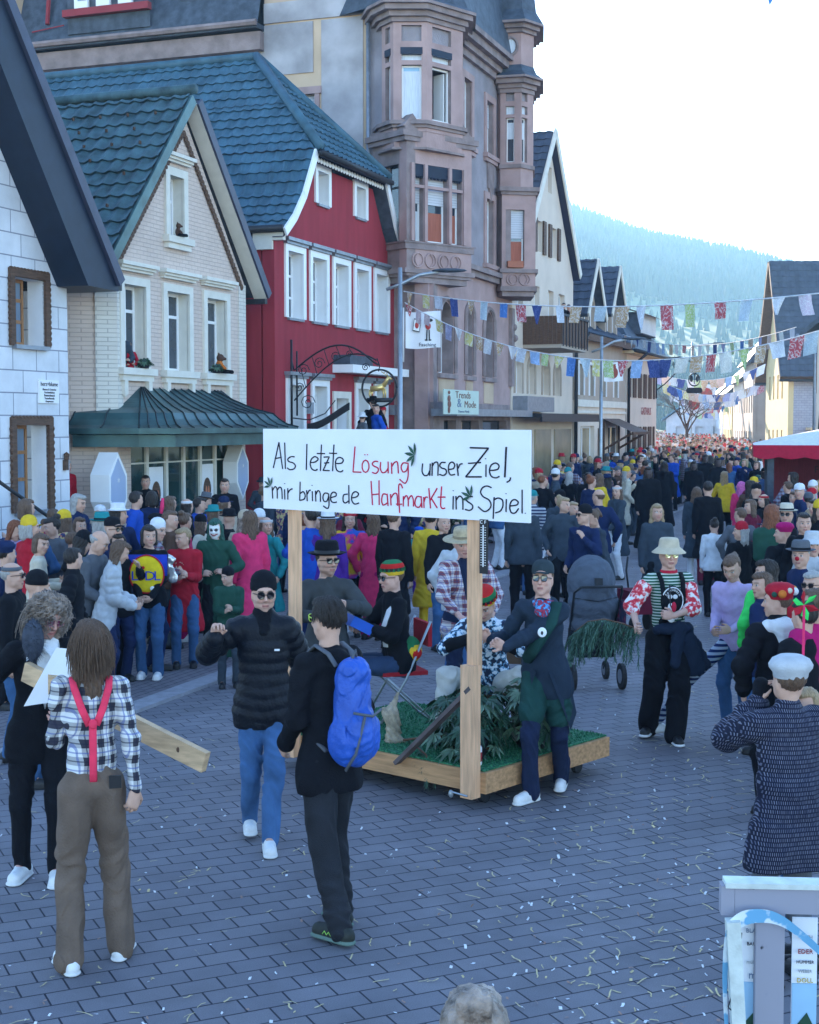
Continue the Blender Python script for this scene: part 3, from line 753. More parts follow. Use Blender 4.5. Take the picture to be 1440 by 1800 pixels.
o, fg, Lg = wseg(J1, FE, 0, 3.4, [rect(.9, 2.0, .3, 2.9), rect(2.5, 4.2, .3, 2.9), rect(4.6, 7.2, .3, 2.9)], 'ground_floor_wall', m_sandd, .3)
for a, b in ((.9, 2.0), (2.5, 4.2), (4.6, 7.2)): window(SB, oS, a, b, .3, 2.9, .3, fr=m_dark, bars=((), (.78,)), xf=xfl, curtain=(m_curt, .2, .6) if a < 4 else None, name='shop_window')
m = fmb(fg, (-.2, 7.6, -.75, -.003, 3.02, 3.22)); m.build('shop_canopy', m_zinc, SB)
TS = [F3.pix(768, 692, -.6)[0] + 3.2, F3.pix(830, 692, -.6)[0] + 3.2]
m = fmb(fg, (TS[0], TS[1], -.80, -.77, 3.06, 3.72)); ts = m.build('shop_sign', M('pale_green_sign', (.50, .60, .52), .6, .04), SB)
sc_ = (TS[1] - TS[0])
def stxt(body, size, mat, s, z, sx=1.0, y=-.806):
    p = fl.w(s, y, z); return txt(body, size, mat, ts, (p.x - oS[0], p.y - oS[1], p.z), (rad(90), 0, fl.rz), sx=sx)
m_st = M('sign_brown', (.18, .07, .05), .6, .05); m_sbl = M('sign_blue_grey', (.14, .20, .30), .6, .05)
cxs = (TS[0] + TS[1]) / 2
stxt('Trends', .27, m_st, TS[0] + sc_ * .53, 3.58, 1.75); stxt('&', .34, m_sbl, TS[0] + sc_ * .42, 3.36, 1.9); stxt('Mode', .27, m_st, TS[0] + sc_ * .74, 3.33, 1.75); stxt('Damen Mode', .10, m_sbl, TS[0] + sc_ * .55, 3.14, 1.8)
mb = MB(oS); xx = TS[0] + sc_ * .13
mb.ell((xx, -.81, 3.64), (.10, .01, .05), 10, 6); mb.ell((xx, -.81, 3.48), (.13, .01, .09), 10, 6); mb.ell((xx + .03, -.81, 3.33), (.15, .01, .10), 10, 6); mb.ell((xx, -.81, 3.18), (.10, .01, .10), 10, 6); mb.xf(xfl); mb.build('figure_emblem', m_st, ts)
# upper body
body = [S0, (-.55, 40.05), f3(-2), f3(4.4), f3(4.4, 9), (-7, 45.5)]
U0, U1, U2 = body[0], body[1], body[2]
wseg(U0, U1, 7.2, 14.0, [], 'corner_wall', m_stucco); wseg(U1, U2, 7.2, 14.0, [], 'corner_wall', m_stucco)
W3 = [(1.62, 2.42, 7.65, 9.62), (1.62, 2.35, 10.95, 12.55)]
W3b = [(-.62, .12, 10.85, 12.75)]
o, fu, Lu = wseg(U2, f3(4.4), 7.2, 14.0, [rect(a + 2, b + 2, c, d) for a, b, c, d in W3 + W3b], 'upper_wall', m_stucco, .22, m_sandd)
xfu = lambda v: fu.w(v.x, v.y, v.z)
for i, (a, b, c, d) in enumerate(W3 + W3b):
    window(SB, oS, a + 2, b + 2, c, d, .2, bars=((), (.76,)), fw=.07, xf=xfu, blind=.45 if i == 1 else None)
    surround(SB, oS, a + 2, b + 2, c, d, .2, .05, m_sand, sill=True, hood=False, xf=xfu)
m = fmb(fu, (.0, 6.4, -.28, -.003, 7.28, 7.42), (0, 6.4, -.16, -.003, 7.12, 7.28)); m.build('string_course', m_sandd, SB)
mb = MB(oS)
for k, (pr_, z0, z1) in enumerate(((.12, 13.3, 13.5), (.24, 13.5, 13.68), (.42, 13.68, 13.9), (.55, 13.9, 14.05))): mb.box(0, 5.5, -pr_, -.003 - k * .002, z0, z1)
mb.xf(xfu); mb.build('main_cornice', m_sandd, SB)
mb = MB(oS); z0 = 10.35
for a, b, zz in ((1.75, 2.3, 9.95),): mb.prism([(a + 2, zz), (b + 2, zz), (b + 2.05, zz + .75), ((a + b) / 2 + 2, zz + .95), (a + 1.95, zz + .75)], -.06, -.002); mb.prism([(a + 2.1, zz), (b + 1.9, zz), ((a + b) / 2 + 2, zz - .4)], -.07, -.003)
mb.xf(xfu); mb.build('relief_shield', m_sandd, SB)
# drain pipe
mb = MB(oS); mb.tube([(S0[0] - .02, S0[1] - .15, 4.0), (S0[0] - .02, S0[1] - .15, 13.9)], .06, 7); mb.build('drain_pipe', m_zinc, SB, True)
# mansard above
def offp(poly, c, k): return [(c[0] + (p[0] - c[0]) * k, c[1] + (p[1] - c[1]) * k) for p in poly]
Rt = [(-1.4, 40.3), (-.4, 39.6), f3(-2, -.5), f3(4.6, -.5), f3(4.6, 9), (-7, 46)]
cR = (-.5, 44.5)
mb = MB(oS); mb.loft([[Vector((*p, 14.05)) for p in Rt], [Vector((*p, 17.4)) for p in offp(Rt, cR, .80)], [Vector((*p, 17.6)) for p in offp(Rt, cR, .3)]]); mb.build('mansard_roof', m_slate, SB)
# street side dormers
for (s0_, s1_) in ((1.0, 2.1),):
    mb = MB(oS); mb.box(s0_, s1_, -.1, 1.6, 14.1, 16.3); mb.prism([(s0_ - .2, 16.3), (s1_ + .2, 16.3), ((s0_ + s1_) / 2, 17.0)], -.35, 1.8); mb.xf(lambda v: F3.w(v.x, v.y, v.z)); dmr = mb.build('dormer', m_slate, SB)
    window(dmr, oS, s0_ + .25, s1_ - .2, 14.4, 16.1, -.11, bars=((), ()), fw=.08, xf=lambda v: F3.w(v.x, v.y, v.z), pane=m_glassb)
mb = MB(oS); mb.box(-1.6, -1.2, -.2, .1, 14.2, 17); mb.xf(lambda v: F3.w(v.x, v.y, v.z)); mb.build('roof_window', m_pvc, SB)

def bay(polyf, z0, z1, name):
    mb = MB(oS); mb.prismz(polyf, z0, z1); return mb.build(name, m_sand, SB)
def ringmould(poly, c, specs, mat, name, par):
    mb = MB(oS)
    for k, z0, z1 in specs: mb.prismz(offp(poly, c, k), z0, z1)
    return mb.build(name, mat, par)
# ---- left lower bay (box), with three mullioned windows
Q1, Q2 = (-.077, 39.2), (1.72, 40.7)
Q0, Q3 = (-1.0, 40.35), f3(-1.6, .3)
lowb = [Q0, Q1, Q2, Q3]; cl = (.45, 40.5)
fq, Lq = seg_frame(Q1, Q2); xq = lambda v: fq.w(v.x, v.y, v.z)
px2s = lambda px, py: fq.pix(px, py)[0]
wz0, wz1 = 7.72, 9.78
wb = [(px2s(727, 350), px2s(746, 350)), (px2s(750.5, 350), px2s(788, 350)), (px2s(793, 350), px2s(812, 350))]
o, _, _ = wseg(Q1, Q2, 6.98, 10.35, [rect(a, b, wz0, wz1) for a, b in wb], 'bay_front', m_sand, .28, m_sandd)
for i, (a, b) in enumerate(wb):
    window(SB, oS, a, b, wz0, wz1, .26, bars=((), (.72,)), fw=.06, xf=xq, curtain=(m_curtr if i != 0 else m_curt, .0, .40), blind=.50)
    mb = MB(oS); mb.box(a - .01, b + .01, .0, .1, wz1 - .32, wz1 - .01)
    for k in range(6): mb.ell((a + (b - a) * (k + .5) / 6, .05, wz1 - .32), ((b - a) / 12, .03, .05), 6, 4)
    mb.xf(xq); mb.build('blind_valance', m_board, SB)
fq0, Lq0 = seg_frame(Q0, Q1); xq0 = lambda v: fq0.w(v.x, v.y, v.z)
wseg(Q0, Q1, 6.98, 10.35, [rect(.3, Lq0 - .35, wz0, wz1)], 'bay_side', m_sandd, .25)
window(SB, oS, .3, Lq0 - .35, wz0, wz1, .24, fr=m_dark, bars=((), (.72,)), xf=xq0)
m = fmb(fq, *[(a - .12, a - .02, -.07, .02, wz0, wz1) for a, b in wb], (wb[2][1] + .02, wb[2][1] + .12, -.07, .02, wz0, wz1), (wb[0][0], wb[2][1], -.05, .02, wz0 + 1.42, wz0 + 1.50)); m.build('mullion', m_sand, SB)
ringmould(lowb, cl, [(1.10, 10.35, 10.47), (1.16, 10.47, 10.62), (1.06, 10.62, 10.72)], m_sandd, 'bay_cornice', SB)
ringmould(lowb, cl, [(1.06, 7.5, 7.66), (1.10, 7.66, 7.70)], m_sandd, 'bay_sill_course', SB)
ringmould(lowb, cl, [(.90, 6.62, 6.78), (1.0, 6.78, 6.86), (1.08, 6.86, 6.98)], m_sandd, 'bay_base', SB)
mb = MB(oS)
for k in range(4):
    c0 = .38 + k * .46; r0 = .19; zc = 7.22
    mb.tube([(c0 + r0 * math.cos(t * PI / 9), -.02, zc + r0 * math.sin(t * PI / 9)) for t in range(19)], .028, 5)
    sg = 1 if k % 2 else -1
    mb.tube([(c0 + sg * r0 * .5 * math.sin(t * PI / 6), -.02, zc + r0 * .9 - t * r0 * .3) for t in range(7)], .025, 5)
mb.xf(xq); mb.build('scroll_relief', m_sand, SB)
# ---- left upper bay tower
V = [(-.75, 39.95), (-.43, 39.4), (.46, 39.4), (1.46, 40.4), (1.5, 41.9), (-.95, 40.9)]; cv = (.4, 40.7)
upz0, upz1 = 10.72, 13.55
for (p, q, pxs) in ((V[0], V[1], None), (V[1], V[2], (706, 741)), (V[2], V[3], (760, 793)), (V[3], V[4], None)):
    fr, Lx = seg_frame(p, q); xx = (lambda fr: lambda v: fr.w(v.x, v.y, v.z))(fr)
    if pxs: a, b = fr.pix(pxs[0], 200)[0], fr.pix(pxs[1], 200)[0]
    elif p is V[3]: a, b = .25, .85
    else: a, b = Lx * .3, Lx * .72
    zb = 10.95
    holes = [rect(a, b, zb, 12.38), rect(a, b, 12.50, 12.80), rect(a, b, 13.0, 13.42)]
    if pxs and p is V[2]: pass
    wseg(p, q, upz0 - .1, upz1, holes, 'bay_face', m_sand, .2, m_sandd)
    ob = p is V[2]
    if ob:
        mb = MB(oS)
        for bx in ((a, a + .04), (b - .04, b)): mb.box(bx[0], bx[1], .12, .17, zb, 12.38)
        mb.box(a, b, .12, .17, 12.33, 12.38); mb.box(a, b, .1, .17, zb, zb + .05); mb.box(b - .12, b - .09, .17, .55, zb, 12.3); mb.xf(xx); mb.build('open_window', m_pvc, SB)
    else: window(SB, oS, a, b, zb, 12.38, .18, bars=((), ()), fw=.05, pane=(glassmat('sky_glass', (.20, .36, .50), .1) if p is V[1] else m_glass), xf=xx, curtain=(m_curt, 0.0, .9) if p is V[1] else None)
    mb = MB(oS); mb.box(a, b, .12, .15, 12.50, 12.80, 0); mb.box(a, b, .1, .14, 13.0, 13.42, 1); mb.box(a - .03, b + .03, -.01, .05, 12.66, 12.84, 2)
    mb.xf(xx); mb.build('transom_panel', [m_curt, m_stucco, m_board], SB)
ringmould(V, cv, [(1.05, 10.72, 10.80), (1.12, 10.80, 10.90)], m_sandd, 'bay_sill_course', SB)
ringmould(V, cv, [(1.05, 10.14, 10.20)], m_sandd, 'bay_base', SB)
mb = MB(oS); mb.prismz(offp(V, cv, .98), 10.15, 10.72); mb.build('bay_apron', m_sand, SB)
ringmould(V, cv, [(1.06, 13.50, 13.62), (1.14, 13.62, 13.76), (1.26, 13.76, 13.90), (1.34, 13.90, 13.98)], m_sandd, 'bay_cornice', SB)
mb = MB(oS); mb.loft([[Vector((*p, z)) for p in offp(V, cv, k)] for k, z in ((1.32, 13.98), (1.12, 14.12), (1.0, 14.45), (.92, 14.5))]); mb.build('skirt_roof', m_slate, SB)
mb = MB(oS); mb.prismz(offp(V, cv, .92), 14.4, 16.6); mb.build('bay_drum', m_sand, SB)
mb = MB(oS); mb.loft([[Vector((*p, z)) for p in offp(V, cv, k)] for k, z in ((1.1, 16.6), (.9, 17.2), (.6, 19.5), (.02, 21))]); mb.build('tower_roof', m_slate, SB)
# small gable pediments on the lower bay cornice
mb = MB(oS)
for a in (.2, 1.95): mb.prism([(a - .35, 10.72), (a + .35, 10.72), (a, 11.08)], -.02, .4)
mb.xf(xq); mb.build('pediment', m_sandd, SB)
# ---- right bay, lower
K1, K2 = (2.85, 45.2), (3.91, 45.4); lob = [(2.6, 46.0), K1, K2, (3.95, 47.2), (2.9, 47.0)]; cK = (3.3, 46.1)
fk, Lk = seg_frame(K1, K2); xk = lambda v: fk.w(v.x, v.y, v.z)
a, b = fk.pix(889, 400)[0], fk.pix(922, 400)[0]
wseg(K1, K2, 7.05, 9.85, [rect(a, b, 7.65, 9.4)], 'bay_front', m_sand, .22, m_sandd); wseg(lob[0], K1, 7.05, 9.85, [], 'bay_side', m_sandd); wseg(K2, lob[3], 7.05, 9.85, [], 'bay_side', m_sandd)
window(SB, oS, a, b, 7.65, 9.4, .2, bars=((), (.72,)), fw=.05, xf=xk, curtain=(m_curtr, .0, .45), blind=.5)
mb = MB(oS); mb.box(a + .05, b - .05, -.12, .02, 7.62, 7.82); mb.xf(xk); mb.build('flower_box', M('terracotta', (.35, .13, .08), .8), SB)
ringmould(lob, cK, [(1.08, 9.85, 9.95), (1.18, 9.95, 10.08)], m_sandd, 'bay_cornice', SB); ringmould(lob, cK, [(1.12, 7.46, 7.58)], m_sandd, 'bay_sill_course', SB); ringmould(lob, cK, [(.95, 6.75, 6.9), (1.08, 6.9, 7.05)], m_sandd, 'bay_base', SB)
mb = MB(oS)
for k in range(2):
    c0 = .33 + k * .40; r0 = .17; zc = 7.26
    mb.tube([(c0 + r0 * math.cos(t * PI / 9), -.02, zc + r0 * math.sin(t * PI / 9)) for t in range(19)], .025, 5)
    mb.tube([(c0 + (1 if k else -1) * r0 * .5 * math.sin(t * PI / 6), -.02, zc + r0 * .9 - t * r0 * .3) for t in range(7)], .022, 5)
mb.xf(xk); mb.build('scroll_relief', m_sand, SB)
# ---- right bay, upper turret
Tt = [(2.6, 46.0), (2.80, 45.35), (3.42, 45.2), (3.84, 45.65), (3.95, 46.9), (2.9, 47.0)]; cT = (3.25, 46.1)
for p, q, pxs in ((Tt[1], Tt[2], (889, 904)), (Tt[2], Tt[3], (917, 927)), (Tt[0], Tt[1], None), (Tt[3], Tt[4], None)):
    fr, Lx = seg_frame(p, q); xx = (lambda fr: lambda v: fr.w(v.x, v.y, v.z))(fr)
    if pxs:
        a, b = fr.pix(pxs[0], 250)[0], fr.pix(pxs[1], 250)[0]
        wseg(p, q, 9.95, 13.0, [rect(a, b, 10.85, 12.2), rect(a, b, 12.3, 12.55), rect(a, b, 12.7, 12.95)], 'bay_face', m_sand, .18, m_sandd)
        window(SB, oS, a, b, 10.85, 12.2, .16, bars=((), ()), fw=.04, xf=xx, curtain=(m_curt, .5, .9))
        mb = MB(oS); mb.box(a, b, .1, .13, 12.3, 12.55, 0); mb.box(a, b, .1, .13, 12.7, 12.95, 1); mb.xf(xx); mb.build('transom_panel', [m_curt, m_stucco], SB)
    else: wseg(p, q, 9.95, 13.0, [], 'bay_face', m_sand)
ringmould(Tt, cT, [(1.08, 10.66, 10.78)], m_sandd, 'bay_sill_course', SB)
ringmould(Tt, cT, [(1.06, 12.95, 13.08), (1.16, 13.08, 13.2), (1.34, 13.2, 13.34), (1.5, 13.34, 13.4)], m_sandd, 'bay_cornice', SB)
mb = MB(oS); mb.loft([[Vector((*p, z)) for p in offp(Tt, cT, k)] for k, z in ((1.48, 13.4), (1.15, 13.58), (1.0, 13.8), (.9, 13.85))]); mb.build('skirt_roof', m_slate, SB)
mb = MB(oS); mb.prismz(offp(Tt, cT, 1.0), 13.7, 14.75); mb.build('bay_drum', m_sand, SB)
fr, Lx = seg_frame(Tt[1], Tt[2]); mb = MB(oS); zc = 14.35; xc = Lx * .5
mb.tube([(xc + .2 * math.cos(t * PI / 10), -.02, zc + .26 * math.sin(t * PI / 10)) for t in range(21)], .05, 6, 0); mb.add([(xc + .2 * math.cos(t * PI / 10), -.01, zc + .26 * math.sin(t * PI / 10)) for t in range(20)], [tuple(range(20))], 1)
mb.xf(lambda v: fr.w(v.x, v.y, v.z)); mb.build('round_window', [m_sandd, m_curt], SB)
ringmould(Tt, cT, [(1.14, 14.75, 14.86), (1.3, 14.86, 14.98), (1.5, 14.98, 15.05)], m_sandd, 'drum_cornice', SB)
mb = MB(oS); mb.loft([[Vector((*p, z)) for p in offp(Tt, cT, k)] for k, z in ((1.48, 15.05), (1.12, 15.45), (.98, 16.2), (.8, 17.4), (.4, 19), (.02, 20))]); mb.build('tower_roof', m_slate, SB)
mb = MB(oS)   # curled console at the street corner
fc = F3
for k, (z, r) in enumerate(((5.9, .16), (5.55, .20), (5.2, .15), (4.9, .11))): mb.ell((4.46, -.05, z), (.12, r, .14), 8, 6)
mb.box(4.2, 4.5, -.12, -.003, 4.0, 6.5); mb.xf(lambda v: F3.w(v.x, v.y, v.z)); mb.build('corner_console', m_sandd, SB)

# ================================================================== PALE GABLED HOUSE
P4, oP = bld('gabled_house', F3, 4.55, 'pale grey gabled house with brown shutters and a wooden balcony')
ps0, ps1, pez, pax, paz = 4.55, 12.9, 8.3, 9.15, 12.75
wa = [(4.92, 5.78), (6.50, 7.36), (8.42, 9.30), (10.05, 10.92)]
hol = [arch(a, b, 3.8, 4.98) for a, b in wa]; ups = [(5.2, 5.9), (7.3, 8.0), (9.2, 9.95), (10.7, 11.6)]
hol += [rect(a, b, 6.1, 7.5) for a, b in ups] + [rect(7.5, 8.3, 8.7, 9.75), rect(9.5, 10.35, 8.7, 9.75), rect(9.0, 9.6, 10.9, 11.8)]
mb = MB(oP); wall_holes(mb, [(ps0, 0), (ps1, 0), (ps1, pez - .2), (pax, paz), (ps0, pez - 1.2)], hol, 0, .25)
mb.box(ps1 - .3, ps1 - .002, .3, 9, 0, 8); mb.box(ps0 + .002, ps0 + .3, .3, 9, 0, 7); mb.build('wall', m_cream, P4)
for a, b in wa: window(P4, oP, a, b, 3.8, 4.98, .22, bars=((.5,), (.7,)), fw=.06)
for a, b in ups: window(P4, oP, a, b, 6.1, 7.5, .22, bars=((.5,), ()), fw=.06, pane=m_glassb)
for a, b, c, d in ((7.5, 8.3, 8.7, 9.75), (9.5, 10.35, 8.7, 9.75), (9.0, 9.6, 10.9, 11.8)):
    window(P4, oP, a, b, c, d, .2, bars=((.5,), ()), fw=.06)
    if c < 10:
        for x in (a - .38, b + .03):
            mb = MB(oP); mb.box(x, x + .35, -.07, -.01, c - .05, d + .05); mb.build('shutter', m_wood, P4)
for a, b in wa:
    mb = MB(oP); pts = arch(a - .08, b + .08, 3.8, 5.06); mb.tube([(p[0], -.02, p[1]) for p in pts[1:] + [pts[0]]], .05, 5); mb.build('window_surround', m_taupe, P4)
for sgn, X in ((1, ps1 + .15), (-1, ps0 - .3)):
    slp = (paz - 8.3) / (ps1 - pax); ez = paz - slp * abs(X - pax); n = Vector((slp * sgn, 0, 1)).normalized()
    P = [Vector((pax, -.22, paz)), Vector((X, -.22, ez)), Vector((X, 9, ez)), Vector((pax, 9, paz))]
    if sgn < 0: P = [P[0], P[3], P[2], P[1]]
    mb = MB(oP); mb.add([p + n * .3 for p in P] + [p + n * .08 for p in P], [(0, 1, 2, 3), (7, 6, 5, 4), (0, 4, 5, 1), (1, 5, 6, 2), (2, 6, 7, 3), (3, 7, 4, 0)]); rf = mb.build('roof', m_boardl if sgn > 0 else m_slate, P4)
    roof_tiles([p + n * .31 for p in P], .32, .36, .03, 'roof_tiles', m_tileb, rf, off=oP, res=4)
    mb = MB(oP); mb.bar(Vector((pax, -.26, paz + .25)), Vector((X, -.26, ez + .2)), .05, .3, up=n); mb.build('verge_board', m_trim, rf)
# balcony
Bc0, Bc1 = 5.9, 9.6
mb = MB(oP); mb.box(Bc0, Bc1, -1.3, -.003, 5.30, 5.45); bal = mb.build('balcony', m_taupe, P4)
mb = MB(oP)
for k in range(28):
    x = Bc0 + (Bc1 - Bc0) * k / 28; mb.box(x + .005, x + (Bc1 - Bc0) / 28 - .005, -1.33, -1.30, 5.42, 6.35)
for k in range(9): y = -1.3 * k / 9; mb.box(Bc0 - .03, Bc0, y - .14, y - .005, 5.42, 6.35)
mb.build('parapet', m_wood, bal)
m_lit = M('pale_balcony_boards', (.55, .42, .26), .8, .15)
mb = MB(oP)
for k in range(9): x = Bc0 + .1 + k * .44; mb.box(x, x + .04, -1.36, -1.331, 5.36, 6.42)
mb.box(Bc0 - .05, Bc1 + .05, -1.38, -1.28, 6.36, 6.43); mb.build('balcony_rail', m_dark, bal)
mb = MB(oP); mb.box(4.6, 13.2, -1.0, -.003, 3.0, 3.14); mb.box(4.6, 13.2, -1.02, -.96, 2.86, 3.02); mb.build('shop_canopy', m_dark, P4)
mb = MB(oP); mb.box(4.7, 8.2, -.5, -.003, 3.2, 3.7); mb.build('blank_sign', m_zinc, P4)
mb = MB(oP); 
for a, b in ((5.0, 7.0), (7.4, 9.6), (10.1, 12.6)): mb.box(a, b, -.04, -.003, .3, 2.6)
mb.build('shop_window', glassmat('warm_shop_glass', (.30, .24, .14), .2), P4)
mb = MB(oP); mb.tube([(ps1 + .1, -.12, 0), (ps1 + .1, -.12, 5.6), (ps1 + .5, -.5, 6.2)], .07, 6); mb.build('drain_pipe', m_dark, P4, True)

# ================================================================== HOUSE WITH TWO GABLED DORMERS
D4, oD = bld('dormer_house', F3, 13.45, 'taupe and cream house with two tiled gable dormers')
a0, a1 = 13.45, 22.7
wd = [(13.9, 14.75), (15.7, 16.55), (17.9, 18.75), (20.3, 21.15)]
mb = MB(oD); wall_holes(mb, rect(a0, a1, 3.7, 6.3), [rect(a, b, 3.9, 5.1) for a, b in wd], 0, .22); mb.box(a0, a1, .3, 8, 0, 6.3); mb.build('upper_wall', m_taupe, D4)
for a, b in wd: window(D4, oD, a, b, 3.9, 5.1, .2, bars=((.5,), ()), fw=.06); surround(D4, oD, a, b, 3.9, 5.1, .12, .03, m_pvc, sill=False, hood=False)
mb = MB(oD); wall_holes(mb, rect(a0, a1, 0, 3.7), [rect(14.2, 16.6, .3, 2.7), rect(17.2, 18.2, .1, 2.6), rect(19.2, 21.6, .3, 2.7)], -.02, .25); mb.build('lower_wall', m_cream, D4)
window(D4, oD, 14.2, 16.6, .3, 2.7, .2, pane=glassmat('warm_shop_glass', (.3, .24, .14), .2), bars=((.4,), ()), fw=.09); window(D4, oD, 19.2, 21.6, .3, 2.7, .2, bars=((.5,), ()), fw=.09)
mb = MB(oD); mb.box(17.2, 18.2, .1, .18, .1, 2.6); mb.build('door', m_wood, D4)
mb = MB(oD); mb.box(a0, a1, -.10, -.003, 3.45, 3.72); mb.box(a0, a1, -.07, -.004, 3.2, 3.3); mb.build('string_course', m_trim, D4)
mb = MB(oD); mb.add([(18.0, -.02, 3.0), (21.4, -.02, 3.0), (21.4, -1.3, 2.45), (18.0, -1.3, 2.45)], [(0, 1, 2, 3)]); mb.box(18, 21.4, -1.33, -1.25, 2.33, 2.45)
for x in (18.2, 21.2): mb.tube([(x, -.03, 1.7), (x, -1.2, 2.38)], .05, 5); mb.tube([(x, -.06, 1.2), (x, -.06, 2.9)], .05, 5)
mb.build('porch_roof', m_wood, D4)
P = [Vector((a0 - .2, -.35, 6.25)), Vector((a1 + .1, -.35, 6.25)), Vector((a1 + .1, 4, 9.7)), Vector((a0 - .2, 4, 9.7))]
mb = MB(oD); mb.slab(P, .2); rf = mb.build('roof', m_slate, D4); roof_tiles([p + Vector((0, 0, .02)) for p in P], .34, .38, .03, 'roof_tiles', m_tileb, rf, off=oD, res=4)
mb = MB(oD); mb.box(a0 - .2, a1 + .1, -.42, -.34, 6.0, 6.25); mb.build('eaves_board', m_wood, D4)
for ca, wd_, za in ((15.3, 2.6, 9.05), (19.5, 2.4, 9.2)):
    mb = MB(oD); ez = za - 1.35 * wd_ / 2
    wall_holes(mb, [(ca - wd_ / 2, 6.3), (ca + wd_ / 2, 6.3), (ca + wd_ / 2, ez), (ca, za - .05), (ca - wd_ / 2, ez)], [rect(ca - .95, ca - .1, 6.55, 7.6), rect(ca + .1, ca + .95, 6.55, 7.6)], -.05, .2); mb.box(ca - wd_ / 2, ca - wd_ / 2 + .1, .0, 3, 6.3, ez)
    dm = mb.build('dormer', m_taupe, D4)
    for q in ((ca - .95, ca - .1), (ca + .1, ca + .95)): window(dm, oD, q[0], q[1], 6.55, 7.6, .13, bars=((.5,), ()), fw=.07)
    for sgn in (1, -1):
        X = ca + sgn * (wd_ / 2 + .35); e2 = za - 1.35 * (wd_ / 2 + .35); n = Vector((1.35 * sgn, 0, 1)).normalized()
        P = [Vector((ca, -.40, za)), Vector((X, -.40, e2)), Vector((X, 3.5, e2)), Vector((ca, 3.5, za))]
        if sgn < 0: P = [P[0], P[3], P[2], P[1]]
        mb = MB(oD); mb.add([p + n * .2 for p in P] + [p + n * .05 for p in P], [(0, 1, 2, 3), (7, 6, 5, 4), (0, 4, 5, 1), (1, 5, 6, 2), (2, 6, 7, 3), (3, 7, 4, 0)]); mb.build('dormer_roof', m_slate, dm)
        roof_tiles([p + n * .21 for p in P], .34, .38, .03, 'dormer_tiles', m_tileb, dm, off=oD, res=4)
        mb = MB(oD); mb.bar(Vector((ca, -.43, za + .12)), Vector((X, -.43, e2 + .1)), .05, .22, up=n); mb.build('verge_board', m_trim, dm)

# ================================================================== INN BUILDING
H4, oH = bld('inn_building', F3, 23.0, 'cream inn at the bend with dark shutters and deep hipped roof')
a0, a1 = 23.0, 30.3
wi = [(23.8 + 1.25 * k, 24.35 + 1.25 * k) for k in range(5)]
mb = MB(oH); wall_holes(mb, rect(a0, a1, 0, 6.1), [rect(a, b, 4.0, 5.05) for a, b in wi] + [rect(a, b, 1.2, 2.6) for a, b in wi], 0, .2); mb.box(a0 + .002, a0 + .3, .25, 9, 0, 6.1); mb.box(a1 - .3, a1 - .003, .25, 9, 0, 6.1); mb.build('wall', m_cream, H4)
for a, b in wi:
    for c, d in ((4.0, 5.05), (1.2, 2.6)):
        window(H4, oH, a, b, c, d, .18, bars=((.5,), ()), fw=.06)
        for x in (a - .3, b + .02):
            mb = MB(oH); mb.box(x, x + .28, -.06, -.01, c - .04, d + .04); mb.build('shutter', m_wood, H4)
e = .5
R0 = [(a0 - .9, -e, 5.95), (a1 + .5, -e, 5.95), (a1 + .5, 9, 5.95), (a0 - .9, 9, 5.95)]
mb = MB(oH); mb.box(a0 - .9, a1 + .5, -e, 9, 5.86, 5.98); mb.build('soffit', m_lit, H4)
mb = MB(oH); V0 = [Vector(p) for p in R0]; V1 = [Vector((a0 + .6, .6, 7.6)), Vector((a1 - 1.0, .6, 7.6)), Vector((a1 - 1.0, 7.5, 7.6)), Vector((a0 + .6, 7.5, 7.6))]
V2 = [Vector((a0 + 1.6, 3.8, 9.9)), Vector((a1 - 3.5, 3.8, 9.9)), Vector((a1 - 3.5, 4.2, 9.9)), Vector((a0 + 1.6, 4.2, 9.9))]
V0 = [p + Vector((0, 0, .04)) for p in V0]; mb.loft([V0, V1, V2]); mb.build('roof', m_slate, H4)
mb = MB(oH); mb.tube([(a0 - .9, -e - .05, 5.98), (a1 + .5, -e - .05, 5.98)], .09, 6); mb.tube([(a0 + .05, -.1, 0), (a0 + .05, -.1, 5.2), (a0 - .2, -1.0, 5.9)], .07, 6); mb.build('gutter', m_dark, H4, True)
mb = MB(oH); mb.box(25.6, 29.4, -.1, 2.5, 6.9, 7.9); db = mb.build('boarded_dormer', m_slate, H4)
mb = MB(oH)
for k in range(12): mb.box(25.65 + k * .31, 25.65 + k * .31 + .16, -.14, -.101, 6.95, 7.9)
mb.build('board', m_pvc, db)
mb = MB(oH); mb.add([(25.2, -.5, 7.75), (29.8, -.5, 7.75), (29.8, 3.4, 9.0), (25.2, 3.4, 9.0)], [(0, 1, 2, 3)]); mb.build('dormer_roof', m_slate, db)
t_ = txt('GASTHAUS', .5, m_red, H4, (27.6 - 23.0, -.02, 3.35), (rad(90), 0, 0), 'lettering')
s2 = empty('inn_sign', F3.w(30.1, 0, 0), F3.rz, 'dark wrought iron bracket sign hanging at the far corner of the cream inn', 'inn sign')
mb = MB()
mb.tube([(0, -.05, 4.0), (0, -.05, 6.0)], .05, 6); mb.tube([(0, -.05, 5.6), (0, -.8, 5.95), (0, -1.6, 6.0), (0, -2.3, 5.8), (0, -2.6, 5.3)], .045, 6); mb.tube([(0, -.05, 4.4), (0, -.6, 4.7), (0, -1.3, 5.2), (0, -2.0, 5.6)], .035, 6)
for k in range(4): mb.tube([(0, -.35 - k * .45 + .16 * (1 - t / 12) * math.cos(t), 5.3 + .15 * k + .16 * (1 - t / 12) * math.sin(t)) for t in range(10)], .022, 5)
mb.build('scroll_bracket', m_dark, s2, True)
